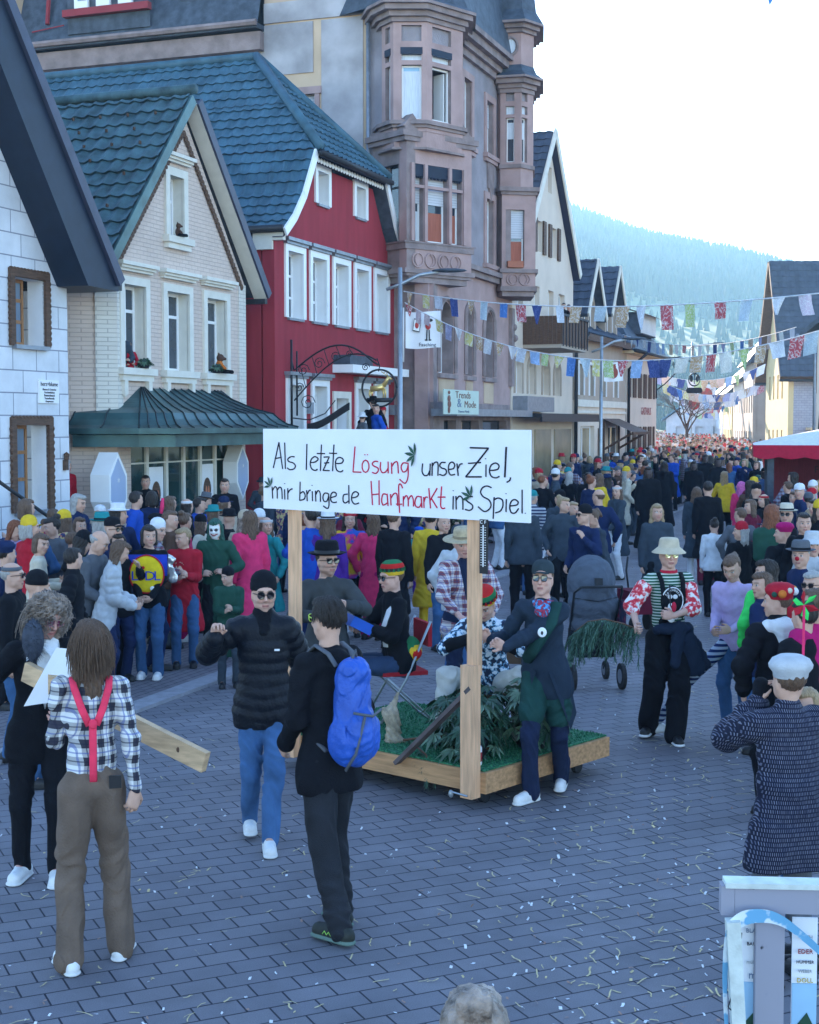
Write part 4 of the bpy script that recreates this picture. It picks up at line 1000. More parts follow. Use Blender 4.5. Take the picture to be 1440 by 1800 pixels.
mb = MB(); mb.tube([(0, -2.6 + .38 * math.cos(t * PI / 8), 4.9 + .3 * math.sin(t * PI / 8)) for t in range(17)], .035, 5); mb.tube([(0, -2.6, 5.25), (0, -2.6, 4.7)], .03, 5)
for a in (-.2, .2): mb.ell((0, -2.6 + a, 4.95), (.03, .12, .16), 8, 6)
mb.build('wreath', m_dark, s2, True)
mb = MB(); mb.box(-.04, .04, -3.05, -2.15, 4.25, 4.52); mb.ell((0, -3.05, 4.38), (.04, .1, .12), 8, 6); mb.ell((0, -2.15, 4.38), (.04, .1, .12), 8, 6); mb.build('name_board', m_dark, s2); s2.scale = (1, .72, 1)

# ================================================================== RIGHT SIDE HOUSES
RY = Frame(22.05, 90, 185)
Y4 = empty('yellow_house', RY.w(0, 0, 0), RY.rz, 'sunlit yellow gabled house with a grey brick side wall', 'house')
mb = MB(); slits = [rect(1.2 + k * 1.5, 1.7 + k * 1.5, 4.2, 5.6) for k in range(4)] + [rect(1.2 + k * 1.5, 1.7 + k * 1.5, 1.2, 2.4) for k in range(4)] + [rect(3.7, 4.3, 7.6, 8.8)]
wall_holes(mb, [(0, 0), (8, 0), (8, 6.1), (4, 12.1), (0, 6.1)], slits, 0, .25); mb.build('wall', m_yell, Y4)
mb = MB(); mb.box(.01, 7.9, .25, .3, 0, 6); mb.build('inner_wall', m_glass, Y4)
mb = MB(); mb.box(7.7, 7.995, .01, 14, 0, 6.1); mb.box(0, .3, .3, 14, 0, 6.1)
mb.build('side_wall', brickmat('grey_blue_brick_side', (.33, .33, .37), (.37, .37, .41), (.24, .24, .28), .3, .14, .012, 'yz', .5, var=.08), Y4)
for sgn in (1, -1):
    X = 4 + sgn * 4.6; e2 = 12.1 - 1.5 * 4.6; n = Vector((1.5 * sgn, 0, 1)).normalized()
    P = [Vector((4, -.6, 12.1)), Vector((X, -.6, e2)), Vector((X, 14, e2)), Vector((4, 14, 12.1))]
    if sgn < 0: P = [P[0], P[3], P[2], P[1]]
    mb = MB(); mb.add([p + n * .3 for p in P] + [p + n * .05 for p in P], [(0, 1, 2, 3), (7, 6, 5, 4), (0, 4, 5, 1), (1, 5, 6, 2), (2, 6, 7, 3), (3, 7, 4, 0)]); rf = mb.build('roof', m_wood, Y4)
    roof_tiles([p + n * .31 for p in P], .5, .42, .035, 'roof_tiles', m_tileb, rf, res=4)
    mb = MB(); mb.tube([(X, -.6, e2), (X, 13, e2)], .1, 6); mb.build('gutter', m_dark, rf, True)
mb = MB(); mb.box(8.0, 9.3, 1.0, 3.2, 2.4, 2.55); mb.build('awning', m_lit, Y4)
# cream house at the right edge
E4 = empty('cream_house', (15.95, 57, 0), rad(-16), 'cream house with overhanging eaves at the right edge above the market stall', 'house')
mb = MB(); mb.box(0, 8, 0, 8, 0, 6.3)
mb.build('wall', m_cream, E4)
mb = MB(); mb.add([(-.65, -.6, 6.15), (3.6, -.6, 9.6), (3.6, 9, 9.6), (-.65, 9, 6.15)], [(0, 1, 2, 3)]); mb.add([(-.65, -.6, 6.35), (3.6, -.6, 9.8), (3.6, 9, 9.8), (-.65, 9, 6.35)], [(3, 2, 1, 0)])
mb.add([(-.65, -.6, 6.15), (3.6, -.6, 9.6), (3.6, -.6, 9.8), (-.65, -.6, 6.35)], [(0, 1, 2, 3)]); mb.add([(-.65, -.6, 6.15), (-.65, 9, 6.15), (-.65, 9, 6.35), (-.65, -.6, 6.35)], [(0, 1, 2, 3)]); mb.build('roof', m_slate, E4)
mb = MB(); mb.prism([(.0, 6.3), (7.4, 6.3), (3.6, 9.5)], 0, 7.9); mb.build('gable_wall', m_white, E4)
mb = MB(); mb.tube([(-.75, -.6, 6.2), (-.75, 9, 6.2)], .09, 6); mb.tube([(-.7, 0, 6.15), (-.3, -.05, 5.7), (-.08, -.08, 5.5), (-.08, -.08, 0)], .06, 6); mb.build('gutter', m_zinc, E4, True)
for y in (1.5, 4.2):
    mb = MB(); mb.box(-.03, .01, y, y + .9, 4.0, 5.5); mb.build('window', m_wood, E4)
ps = empty('closed_parasol', (15.6, 55, 0), 0, 'tall closed black parasol standing beside the cream house', 'parasol')
mb = MB(); mb.lathe([(.03, 0), (.03, 1.0), (.16, 1.1), (.20, 1.6), (.12, 3.0), (.05, 3.6), (.0, 3.7)], n=10); mb.build('folded_canopy', m_dark, ps, True)
mb = MB(); mb.lathe([(.0, 0.004), (.35, 0.004), (.35, .1), (.0, .12)], n=12); mb.build('base', m_zinc, ps, True)
# far row on the right, beyond the yellow house
RF = Frame(31.5, 150, 189)
m_far = [m_cream, m_yell, m_white, m_taupe]
for k, (s0_, wd_, hh, ah, mt, lb) in enumerate(((2, 12, 5.6, 4.0, m_white, 'distant white house with blue roof along the right of the street'), (16, 12, 5.4, 3.8, m_yell, 'distant ochre yellow shop house along the right of the street'), (30, 11, 6.0, 4.2, m_cream, 'distant cream house next to the sunlit yellow gable'), (42, 9, 7.0, 5.5, m_taupe, 'narrow brown house directly behind the sunlit yellow gable'))):
    h = empty('row_house', RF.w(s0_, 0, 0), RF.rz, lb, 'house', 'distant houses lining the street')
    mb = MB(); wins_ = [rect(.8 + i * 2.2, 1.8 + i * 2.2, z, z + 1.3) for i in range(int(wd_ / 2.2)) for z in (.9, 3.5)]
    wall_holes(mb, rect(0, wd_, 0, hh), wins_, 0, .2); mb.box(0, wd_, .25, 8, 0, hh); mb.build('wall', mt, h)
    mb = MB()
    for q in wins_: mb.box(q[0][0], q[1][0], .12, .16, q[0][1], q[2][1])
    pn = mb.build('window_pane', m_glass, h); pn['kind'] = 'stuff'
    mb = MB(); mb.prism([(-.5, hh - .1), (4, hh + ah), (8.5, hh - .1)], -.3, wd_ + .3); mb.xf(lambda v: Vector((v.y, v.x, v.z))); mb.build('roof', m_tileb, h)
# small house closing the street on the left
C4 = empty('far_house', (26.5, 150, 0), rad(-20), 'small pale house with blue roof closing the far end of the street', 'house')
mb = MB(); wall_holes(mb, [(0, 0), (6.5, 0), (6.5, 3.2), (3.2, 5.4), (0, 3.2)], [rect(1, 1.7, 1.2, 2.4), rect(3, 3.7, 1.2, 2.4), rect(4.8, 5.4, 1.2, 2.4)], 0, .2); mb.box(0, 6.5, .25, 8, 0, 3.2); mb.build('wall', m_white, C4)
mb = MB(); mb.prism([(-.5, 2.95), (3.2, 5.6), (7.0, 2.95), (7.0, 3.1), (3.2, 5.8), (-.5, 3.1)], -.4, 9); mb.build('roof', M('faded_blue_roof', (.12, .2, .26), .7), C4)

# ================================================================== HILL, MEADOW, FOREST
def ridge(px):
    xs = [-3000, 700, 900, 1005, 1063, 1121, 1195, 1233, 1285, 1350, 1440, 4000]; ys = [250, 300, 350, 396, 420, 441, 455, 462, 470, 485, 505, 640]
    return float(np.interp(px, xs, ys))
def terr(X, Y):
    px = 720 + 2550 * X / Y
    zr = 2.85 + (742 - ridge(px)) / 2550 * 900
    t = max(0, min(1, (Y - 300) / 600)); t = t * t * (3 - 2 * t) * .35 + t * .65
    return -.03 + zr * t * (1 if Y <= 900 else max(.2, 1 - (Y - 900) / 900)) + 3 * math.sin(X * .02 + Y * .013) * t
mb = MB(); nx, ny = 60, 34
xs = np.linspace(-700, 1300, nx + 1); ys = np.linspace(280, 1500, ny + 1)
vs = [(x, y, terr(x, y)) for y in ys for x in xs]
mb.add(vs, [(j * (nx + 1) + i, j * (nx + 1) + i + 1, (j + 1) * (nx + 1) + i + 1, (j + 1) * (nx + 1) + i) for j in range(ny) for i in range(nx)])
tag(mb.build('hills', M('meadow_hillside', (.16, .17, .075), .95, .3, .01), smooth=True), kind='structure')
mb = MB(); tr = random.Random(3)
for k in range(14000):
    Y = 300 + 640 * tr.random() ** .8; X = Y * (tr.uniform(880, 1470) - 720) / 2550
    if 430 < Y < 600 and tr.random() < .9 : continue
    z = terr(X, Y); h = tr.uniform(6, 12) if Y > 600 else (tr.uniform(4, 7) if Y > 480 else tr.uniform(2.5, 4)); r = h * .2; a0_ = tr.random() * 3
    b = len(mb.v)
    pts = [Vector((X + r * math.cos(a0_ + i * 1.257), Y + r * math.sin(a0_ + i * 1.257), z + h * .08)) for i in range(5)]
    mb.add(pts + [Vector((X, Y, z + h))], [(i, (i + 1) % 5, 5) for i in range(5)])
tag(mb.build('forest', M('spruce_forest', (.028, .05, .03), .95, .3, .02)), 'dark conifer forest covering the hazy hillside', 'forest', kind='stuff')
# ================================================================== FIGURES: distance fields turned into one continuous surface
class Sdf:
    def __init__(s): s.p = []; s.cuts = []
    def cap(s, a, b, ra, rb=None, k=.02, lab=0, flat=None, ribs=None):
        s.p.append(('c', np.array(a, float), np.array(b, float), ra, ra if rb is None else rb, k, lab, flat, ribs)); return s
    def ell(s, c, r, k=.02, lab=0, R=None, sub=False):
        s.p.append(('s' if sub else 'e', np.array(c, float), np.array(r, float), None if R is None else np.array(R), 0, k, lab, None, None)); return s
    def mesh(s, h, disp=None, cut=None, lo=None, hi=None):
        B0 = np.full(3, 1e9); B1 = -B0
        for p in s.p:
            if p[0] == 'c':
                r = max(p[3], p[4]) + p[5] + .03
                B0 = np.minimum(B0, np.minimum(p[1], p[2]) - r); B1 = np.maximum(B1, np.maximum(p[1], p[2]) + r)
            elif p[0] == 'e':
                r = max(p[2]) + p[5] + .02; B0 = np.minimum(B0, p[1] - r); B1 = np.maximum(B1, p[1] + r)
        n = np.ceil((B1 - B0) / h).astype(int) + 2
        D = np.full(n, .2, np.float32); Lb = np.zeros(n, np.int8)
        ax = [B0[i] + h * np.arange(n[i]) for i in range(3)]
        for p in s.p:
            if p[0] == 'c': r = max(p[3], p[4]) + p[5] + 3 * h + .012; lo_, hi_ = np.minimum(p[1], p[2]) - r, np.maximum(p[1], p[2]) + r
            else: r = max(p[2]) + p[5] + 3 * h + .012; lo_, hi_ = p[1] - r, p[1] + r
            i0 = np.clip(np.floor((lo_ - B0) / h).astype(int), 0, n); i1 = np.clip(np.ceil((hi_ - B0) / h).astype(int) + 1, 0, n)
            if (i1 <= i0).any(): continue
            sl = tuple(slice(a, b) for a, b in zip(i0, i1))
            X, Y, Z = np.meshgrid(ax[0][sl[0]], ax[1][sl[1]], ax[2][sl[2]], indexing='ij')
            X = X.astype(np.float32); Y = Y.astype(np.float32); Z = Z.astype(np.float32)
            c = p[1]; qx, qy, qz = X - c[0], Y - c[1], Z - c[2]
            if p[0] == 'c':
                if p[7] is not None:
                    a_, f = p[7]; al = (qx * a_[0] + qy * a_[1] + qz * a_[2]) * (1 / f - 1)
                    qx = qx + a_[0] * al; qy = qy + a_[1] * al; qz = qz + a_[2] * al
                ba = p[2] - p[1]
                if p[7] is not None: ba = ba + np.array(p[7][0]) * (ba @ np.array(p[7][0])) * (1 / p[7][1] - 1)
                bb = max(ba @ ba, 1e-9); t = np.clip((qx * ba[0] + qy * ba[1] + qz * ba[2]) / bb, 0, 1)
                rr = p[3] + (p[4] - p[3]) * t
                if p[8]: rr = rr + p[8][0] * np.abs(np.sin(PI * t * math.sqrt(bb) / p[8][1]))
                d = np.sqrt((qx - ba[0] * t) ** 2 + (qy - ba[1] * t) ** 2 + (qz - ba[2] * t) ** 2) - rr
            else:
                if p[3] is not None:
                    R = p[3]; qx, qy, qz = (R[0, 0] * qx + R[1, 0] * qy + R[2, 0] * qz, R[0, 1] * qx + R[1, 1] * qy + R[2, 1] * qz, R[0, 2] * qx + R[1, 2] * qy + R[2, 2] * qz)
                r = p[2]; k0 = np.sqrt((qx / r[0]) ** 2 + (qy / r[1]) ** 2 + (qz / r[2]) ** 2); k1 = np.sqrt((qx / r[0] ** 2) ** 2 + (qy / r[1] ** 2) ** 2 + (qz / r[2] ** 2) ** 2) + 1e-9
                d = k0 * (k0 - 1) / k1
            D0 = D[sl]; k = p[5]
            if p[0] == 's':
                hh = np.clip(.5 - .5 * (D0 + d) / k, 0, 1); D[sl] = D0 * (1 - hh) - d * hh + k * hh * (1 - hh)
            else:
                Lb[sl] = np.where(d < D0, p[6], Lb[sl])
                hh = np.clip(.5 + .5 * (D0 - d) / k, 0, 1); D[sl] = D0 * (1 - hh) + d * hh - k * hh * (1 - hh)
        if disp is not None or cut is not None:
            m = np.abs(D) < (.05 if cut is None else 9); idx = np.nonzero(m)
            P = [ax[i][idx[i]] for i in range(3)]
            v = D[idx]
            if disp is not None: v = v + disp(*P)
            if cut is not None: v = np.maximum(v, cut(*P))
            D[idx] = v
        S = D < 0
        C = np.zeros(tuple(n - 1), np.int8)
        for i in (0, 1):
            for j in (0, 1):
                for k in (0, 1): C += S[i:n[0] - 1 + i, j:n[1] - 1 + j, k:n[2] - 1 + k]
        act = np.nonzero((C > 0) & (C < 8)); N = len(act[0])
        if N == 0: return np.zeros((0, 3)), np.zeros((0, 4), int), np.zeros(0, int)
        idm = np.full(C.shape, -1, np.int32); idm[act] = np.arange(N)
        cn = [(i, j, k) for i in (0, 1) for j in (0, 1) for k in (0, 1)]
        cv = {c: D[act[0] + c[0], act[1] + c[1], act[2] + c[2]] for c in cn}
        acc = np.zeros((N, 3)); cnt = np.zeros(N)
        for c in cn:
            for a_ in range(3):
                if c[a_] == 0:
                    e = list(c); e[a_] = 1; e = tuple(e); v0, v1 = cv[c], cv[e]; m = (v0 < 0) != (v1 < 0)
                    t = np.where(m, v0 / np.where(m, v0 - v1, 1), 0)
                    for x in range(3): acc[:, x] += np.where(m, c[x] + (t if x == a_ else 0), 0)
                    cnt += m
        Vv = B0 + h * (np.stack(act, 1) + acc / cnt[:, None])
        lab = Lb[act]
        F = []
        for a_ in range(3):
            b_, c_ = (a_ + 1) % 3, (a_ + 2) % 3
            lo_ = [0, 0, 0]; lo_[b_] = 1; lo_[c_] = 1
            sl0 = [slice(lo_[x], n[x] - 1) for x in range(3)]; sl1 = list(sl0); sl1[a_] = slice(1, n[a_])
            s0, s1 = S[tuple(sl0)], S[tuple(sl1)]
            e = np.nonzero(s0 != s1); base = [e[x] + lo_[x] for x in range(3)]
            sgn = s0[e]
            def cell(db, dc):
                q = list(base); q[b_] = q[b_] - db; q[c_] = q[c_] - dc; return idm[tuple(q)]
            f = np.stack([cell(1, 1), cell(0, 1), cell(0, 0), cell(1, 0)], 1)
            f = np.where(sgn[:, None], f, f[:, ::-1]); F.append(f)
        return Vv, np.concatenate(F), lab
def mk_mesh(name, V, F, mats, midx=None, col=None, smooth=True):
    me = bpy.data.meshes.new(name)
    me.vertices.add(len(V)); me.vertices.foreach_set('co', np.asarray(V, np.float32).ravel())
    me.loops.add(F.size); me.loops.foreach_set('vertex_index', F.astype(np.int32).ravel())
    me.polygons.add(len(F)); me.polygons.foreach_set('loop_start', np.arange(0, F.size, F.shape[1], dtype=np.int32))
    for m in mats: me.materials.append(m)
    if midx is not None: me.polygons.foreach_set('material_index', np.asarray(midx, np.int32))
    me.polygons.foreach_set('use_smooth', np.ones(len(F), bool) if smooth else np.zeros(len(F), bool))
    me.update(calc_edges=True)
    if col is not None:
        a = me.color_attributes.new('Col', 'FLOAT_COLOR', 'POINT'); a.data.foreach_set('color', np.concatenate([col, np.ones((len(col), 1))], 1).astype(np.float32).ravel())
    return me
def new_obj(name, me, parent=None, loc=None):
    o = bpy.data.objects.new(name, me); COL.objects.link(o)
    if parent: o.parent = parent
    if loc is not None: o.location = loc
    return o
A3 = lambda *v: np.array(v, float)
def nrm(v): return v / (np.linalg.norm(v) + 1e-9)
def ik(a, b, l1, l2, hint):
    d = b - a; L = np.linalg.norm(d); L2 = min(L, (l1 + l2) * .995); dn = d / (L + 1e-9); b = a + dn * L2
    x = (l1 * l1 - l2 * l2 + L2 * L2) / (2 * L2); hgt = math.sqrt(max(l1 * l1 - x * x, 1e-6))
    hp = hint - dn * (hint @ dn); return a + dn * x + nrm(hp) * hgt, b
def rotm(yaw, pitch, roll=0):       # head turned: columns are local x, y, z axes
    return np.array(Matrix.Rotation(rad(yaw), 3, 'Z') @ Matrix.Rotation(rad(pitch), 3, 'X') @ Matrix.Rotation(rad(roll), 3, 'Y'))
def wrink(amp, f=1.0, seed=0):
    def fn(x, y, z):
        a = (x * 9 + 2 * np.sin(z * 7 + seed)) * f; b = (z * 13 + 2.5 * np.sin(x * 11 + y * 9 + seed)) * f; c = (y * 12 + 2 * np.sin(z * 9 - x * 6 + seed)) * f
        return amp * (.6 * np.sin(a * 1.7 + b * .6) + 1.1 * (np.abs(np.sin(b * 1.1 + c * .8 + a * .5)) - .6) * (.5 + .5 * np.sin(a + c + seed)) + .3 * np.sin(b * 2.9 + a * 2.9))
    return fn
class Pose:
    """joints of a 1.75 m body facing -Y, left side at +X"""
    def __init__(s, hips=(0, 0, 0), lean=4, side=0, twist=0, head=(0, 0, 0), lh=(.225, -.05, .84), rh=(-.225, -.05, .84), lf=(.10, 0, 0), rf=(-.10, 0, 0),
                 le=(.3, .8, -.3), re=(-.3, .8, -.3), lk=(.1, -1, 0), rk=(-.1, -1, 0), lhd=None, rhd=None, lhn=None, rhn=None, lc=.45, rc=.45, sw=.165, lft=0, rft=0, sc=1.0):
        s.P = A3(0, 0, .93) + A3(*hips)
        R = np.array(Matrix.Rotation(rad(twist), 3, 'Z') @ Matrix.Rotation(rad(side), 3, 'Y') @ Matrix.Rotation(rad(lean), 3, 'X'))
        s.R = R; s.U = R @ A3(0, 0, 1); s.X = R @ A3(1, 0, 0); s.B = R @ A3(0, 1, 0)
        s.waist = s.P + s.U * .13; s.chest = s.P + s.U * .35; s.nb = s.P + s.U * .545 + s.B * .01
        s.HR = np.array(Matrix.Rotation(rad(twist), 3, 'Z')) @ rotm(*head)
        s.H = s.nb + s.U * .055 + s.HR @ A3(0, -.012, .115)
        s.sw = sw
        s.sh = {1: s.P + s.U * .50 + s.X * sw, -1: s.P + s.U * .50 - s.X * sw}
        s.hj = {1: s.P + A3(.088, 0, -.03), -1: s.P + A3(-.088, 0, -.03)}
        s.el = {}; s.wr = {}; s.kn = {}; s.an = {}; s.hd = {}; s.hn = {}; s.cu = {1: lc, -1: rc}; s.ft = {1: lft, -1: rft}
        for g, h, e, d, n_ in ((1, lh, le, lhd, lhn), (-1, rh, re, rhd, rhn)):
            s.el[g], s.wr[g] = ik(s.sh[g], A3(*h), .285, .255, A3(*e))
            s.hd[g] = nrm(A3(*d)) if d else nrm(s.wr[g] - s.el[g])
            nn = A3(*n_) if n_ else A3(-g, 0, 0) ; nn = nn - s.hd[g] * (nn @ s.hd[g]); s.hn[g] = nrm(nn)
        for g, f, kh in ((1, lf, lk), (-1, rf, rk)):
            s.kn[g], s.an[g] = ik(s.hj[g], A3(*f) + A3(0, 0.02, .085), .425, .415, A3(*kh))
def hand(S, w_, d, n, side, curl, r=1.0, lab=0):
    """wrist point, pointing direction, palm normal; four bent fingers and a side thumb"""
    ac = np.cross(d, n) * side; ac = nrm(ac)
    S.cap(w_ - d * .01, w_ + d * .05, .023 * r, .030 * r, .012, lab, (n, .55)); S.cap(w_ + d * .035 - ac * .012, w_ + d * .078 - ac * .014, .028 * r, .026 * r, .01, lab, (n, .5)); S.cap(w_ + d * .035 + ac * .014, w_ + d * .078 + ac * .016, .026 * r, .024 * r, .01, lab, (n, .5))
    for i, (o, L) in enumerate(((-.033, .066), (-.0115, .078), (.0105, .074), (.032, .058))):
        p = w_ + d * (.082 - .006 * abs(i - 1.3)) - ac * o * -1; th = curl * rad(58) + .06 * i * curl
        d1 = d * math.cos(th) + n * math.sin(th); q = p + d1 * L * .5
        th2 = th + curl * rad(70); d2 = d * math.cos(th2) + n * math.sin(th2); e = q + d2 * L * .30; th3 = th2 + curl * rad(40); d3 = d * math.cos(th3) + n * math.sin(th3); e2 = e + d3 * L * .22
        S.cap(p - d * .012, q, .0092 * r, .0085 * r, .003, lab); S.cap(q, e, .0083 * r, .0078 * r, .003, lab); S.cap(e, e2, .0076 * r, .007 * r, .003, lab)
    tb = w_ + d * .022 - ac * .024; td = nrm(-ac * .75 + d * .65 + n * .35); tm = tb + td * .040; te = tm + nrm(d * .85 - ac * .15 + n * (.2 + .8 * curl)) * .034
    S.cap(tb, tm, .014 * r, .0105 * r, .008, lab); S.cap(tm, te, .010 * r, .0085 * r, .003, lab)
SKIN = (.52, .31, .23)
def body_mesh(p, h=.006, face=None, hands=True, fem=False, lips=(.42, .16, .14), brow=(.08, .05, .035), skin=SKIN, beard=None, kid=False, smile=0.0, bare=1.0):
    S = Sdf(); H = p.H; R = p.HR; hl = lambda x, y, z: H + R @ A3(x, y, z)
    hs = 1.12 if kid else 1.0
    E = lambda c, r, k=.015, sub=False: S.ell(hl(*[v * hs for v in c]), [v * hs for v in r], k, 1, R, sub)
    E((0, .012, .032), (.074, .094, .088)); E((0, -.030, -.012), (.062, .058, .075), .02); E((0, -.038, -.062), (.047, .048, .050), .025)
    E((0, -.062, -.098), (.022, .022, .018), .02); E((0, -.070, .030), (.052, .024, .018), .02)
    for g in (1, -1):
        E((g * .034, -.066, -.022), (.024, .022, .022), .015); E((g * .031, -.096, .008), (.016, .014, .011), .010, True)
        E((g * .031, -.0805, .007), (.0135, .0115, .0105), .002); E((g * .075, .012, -.008), (.010, .021, .032), .006); E((g * .052, .0, -.055), (.018, .04, .035), .03)
    S.cap(hl(0, -.086 * hs, .012 * hs), hl(0, -.106 * hs, -.026 * hs), .0075, .0125, .008, 1); E((.0, -.094, -.030), (.018, .012, .009), .006)
    E((0, -.086, -.058), (.023, .012, .0065), .004); E((0, -.084, -.071), (.020, .012, .0075), .004); E((0, -.100, -.0645), (.022, .010, .0018), .003, True)
    S.cap(p.nb - p.U * .04, H + R @ A3(0, .018, -.055), .058 if not fem else .05, .052 if not fem else .046, .02, 1)
    # trunk and limbs
    fl = (p.B, .62)
    S.cap(p.P - p.U * .02, p.waist, .115, .100, .05, 0, fl); S.cap(p.waist, p.chest, .105, .125, .05, 0, fl); S.cap(p.sh[1] * .82 + p.sh[-1] * .18, p.sh[-1] * .82 + p.sh[1] * .18, .042, .042, .04, 0); S.cap(p.chest, p.nb, .09, .055, .05, 0, fl)
    for g in (1, -1):
        S.cap(p.sh[g], p.el[g], .036, .034, .02); S.cap(p.el[g], p.wr[g], .036, .025, .015)
        if hands: hand(S, p.wr[g], p.hd[g], p.hn[g], g, p.cu[g])
        else: S.cap(p.wr[g], p.wr[g] + p.hd[g] * .07, .026, .03, .01, 0, (p.hn[g], .55)); S.cap(p.wr[g] + p.hd[g] * .07, p.wr[g] + p.hd[g] * .11 + p.hn[g] * .03, .028, .016, .01, 0)
        S.cap(p.hj[g], p.kn[g], .078, .052, .03); S.cap(p.kn[g], p.an[g], .052, .036, .02); f_ = A3(math.sin(rad(p.ft[g])), -math.cos(rad(p.ft[g])), 0); S.cap(p.an[g], p.an[g] + f_ * .12 + A3(0, 0, -.05), .035, .028, .02)
    V, F, lab = S.mesh(h)
    # face colouring in head space
    q = (V - H) @ R / hs; x, y, z = q[:, 0], q[:, 1], q[:, 2]; ax_ = np.abs(x)
    col = np.tile(np.array(skin), (len(V), 1)); hd = (np.abs(q) < .16).all(1)
    fr = hd & (y < -.035)
    def paint(m, c, a=1.0):
        col[m] = col[m] * (1 - a) + np.array(c) * a
    paint(fr & (ax_ > .02) & (ax_ < .055) & (z < -.005) & (z > -.045), (.60, .25, .20), .30); paint(hd & (np.abs(z + .035) < .014) & (ax_ < .018) & (y < -.09), (.58, .24, .19), .35)
    if face == 'skull':
        paint(fr & (z < .085), (.72, .73, .72), .95); paint(fr & (((ax_ - .031) / .022) ** 2 + ((z - .006) / .018) ** 2 < 1), (.03, .02, .03)); paint(fr & (np.abs(z + .060 - .25 * ax_) < .008) & (ax_ < .045), (.25, .02, .03))
    elif face == 'mask': paint(hd, (.03, .03, .035), .9)
    else:
        paint(fr & (((ax_ - .031) / .0150) ** 2 + ((z - .006) / .0075) ** 2 < 1), (.09, .055, .045) if smile < 0 else (.48, .44, .42)); paint(fr & (((ax_ - .031) / .0068) ** 2 + ((z - .006) / .0068) ** 2 < 1), (.03, .025, .02))
        paint(fr & (np.abs(z - .0145) < .003) & (ax_ > .014) & (ax_ < .048), (.07, .04, .03), .8)
        paint(fr & (np.abs(z - .030 + (ax_ - .03) ** 2 * 5) < .0045) & (ax_ > .012) & (ax_ < .052), brow, .85)
        if beard: paint(hd & (y < .01) & (z < -.040 + .3 * np.abs(ax_ - .04)) & (z > -.13) & ~(np.abs(z + .064) < .011) , beard[0], beard[1]); paint(hd & (y < -.07) & (np.abs(z + .046) < .006) & (ax_ < .03), beard[0], beard[1])
    if face != 'mask': paint(fr & (y < -.07) & (np.abs(z + .0645) < .0105) & (ax_ < .025), lips, .75); paint(fr & (y < -.07) & (np.abs(z + .0645) < .0022) & (ax_ < .022), (.12, .04, .04), .8)
    return mk_mesh('body', V, F, [M('skin', (.5, .3, .22), .55, .06, 25, .12, 180, attr='Col', spec=.35)], col=col)
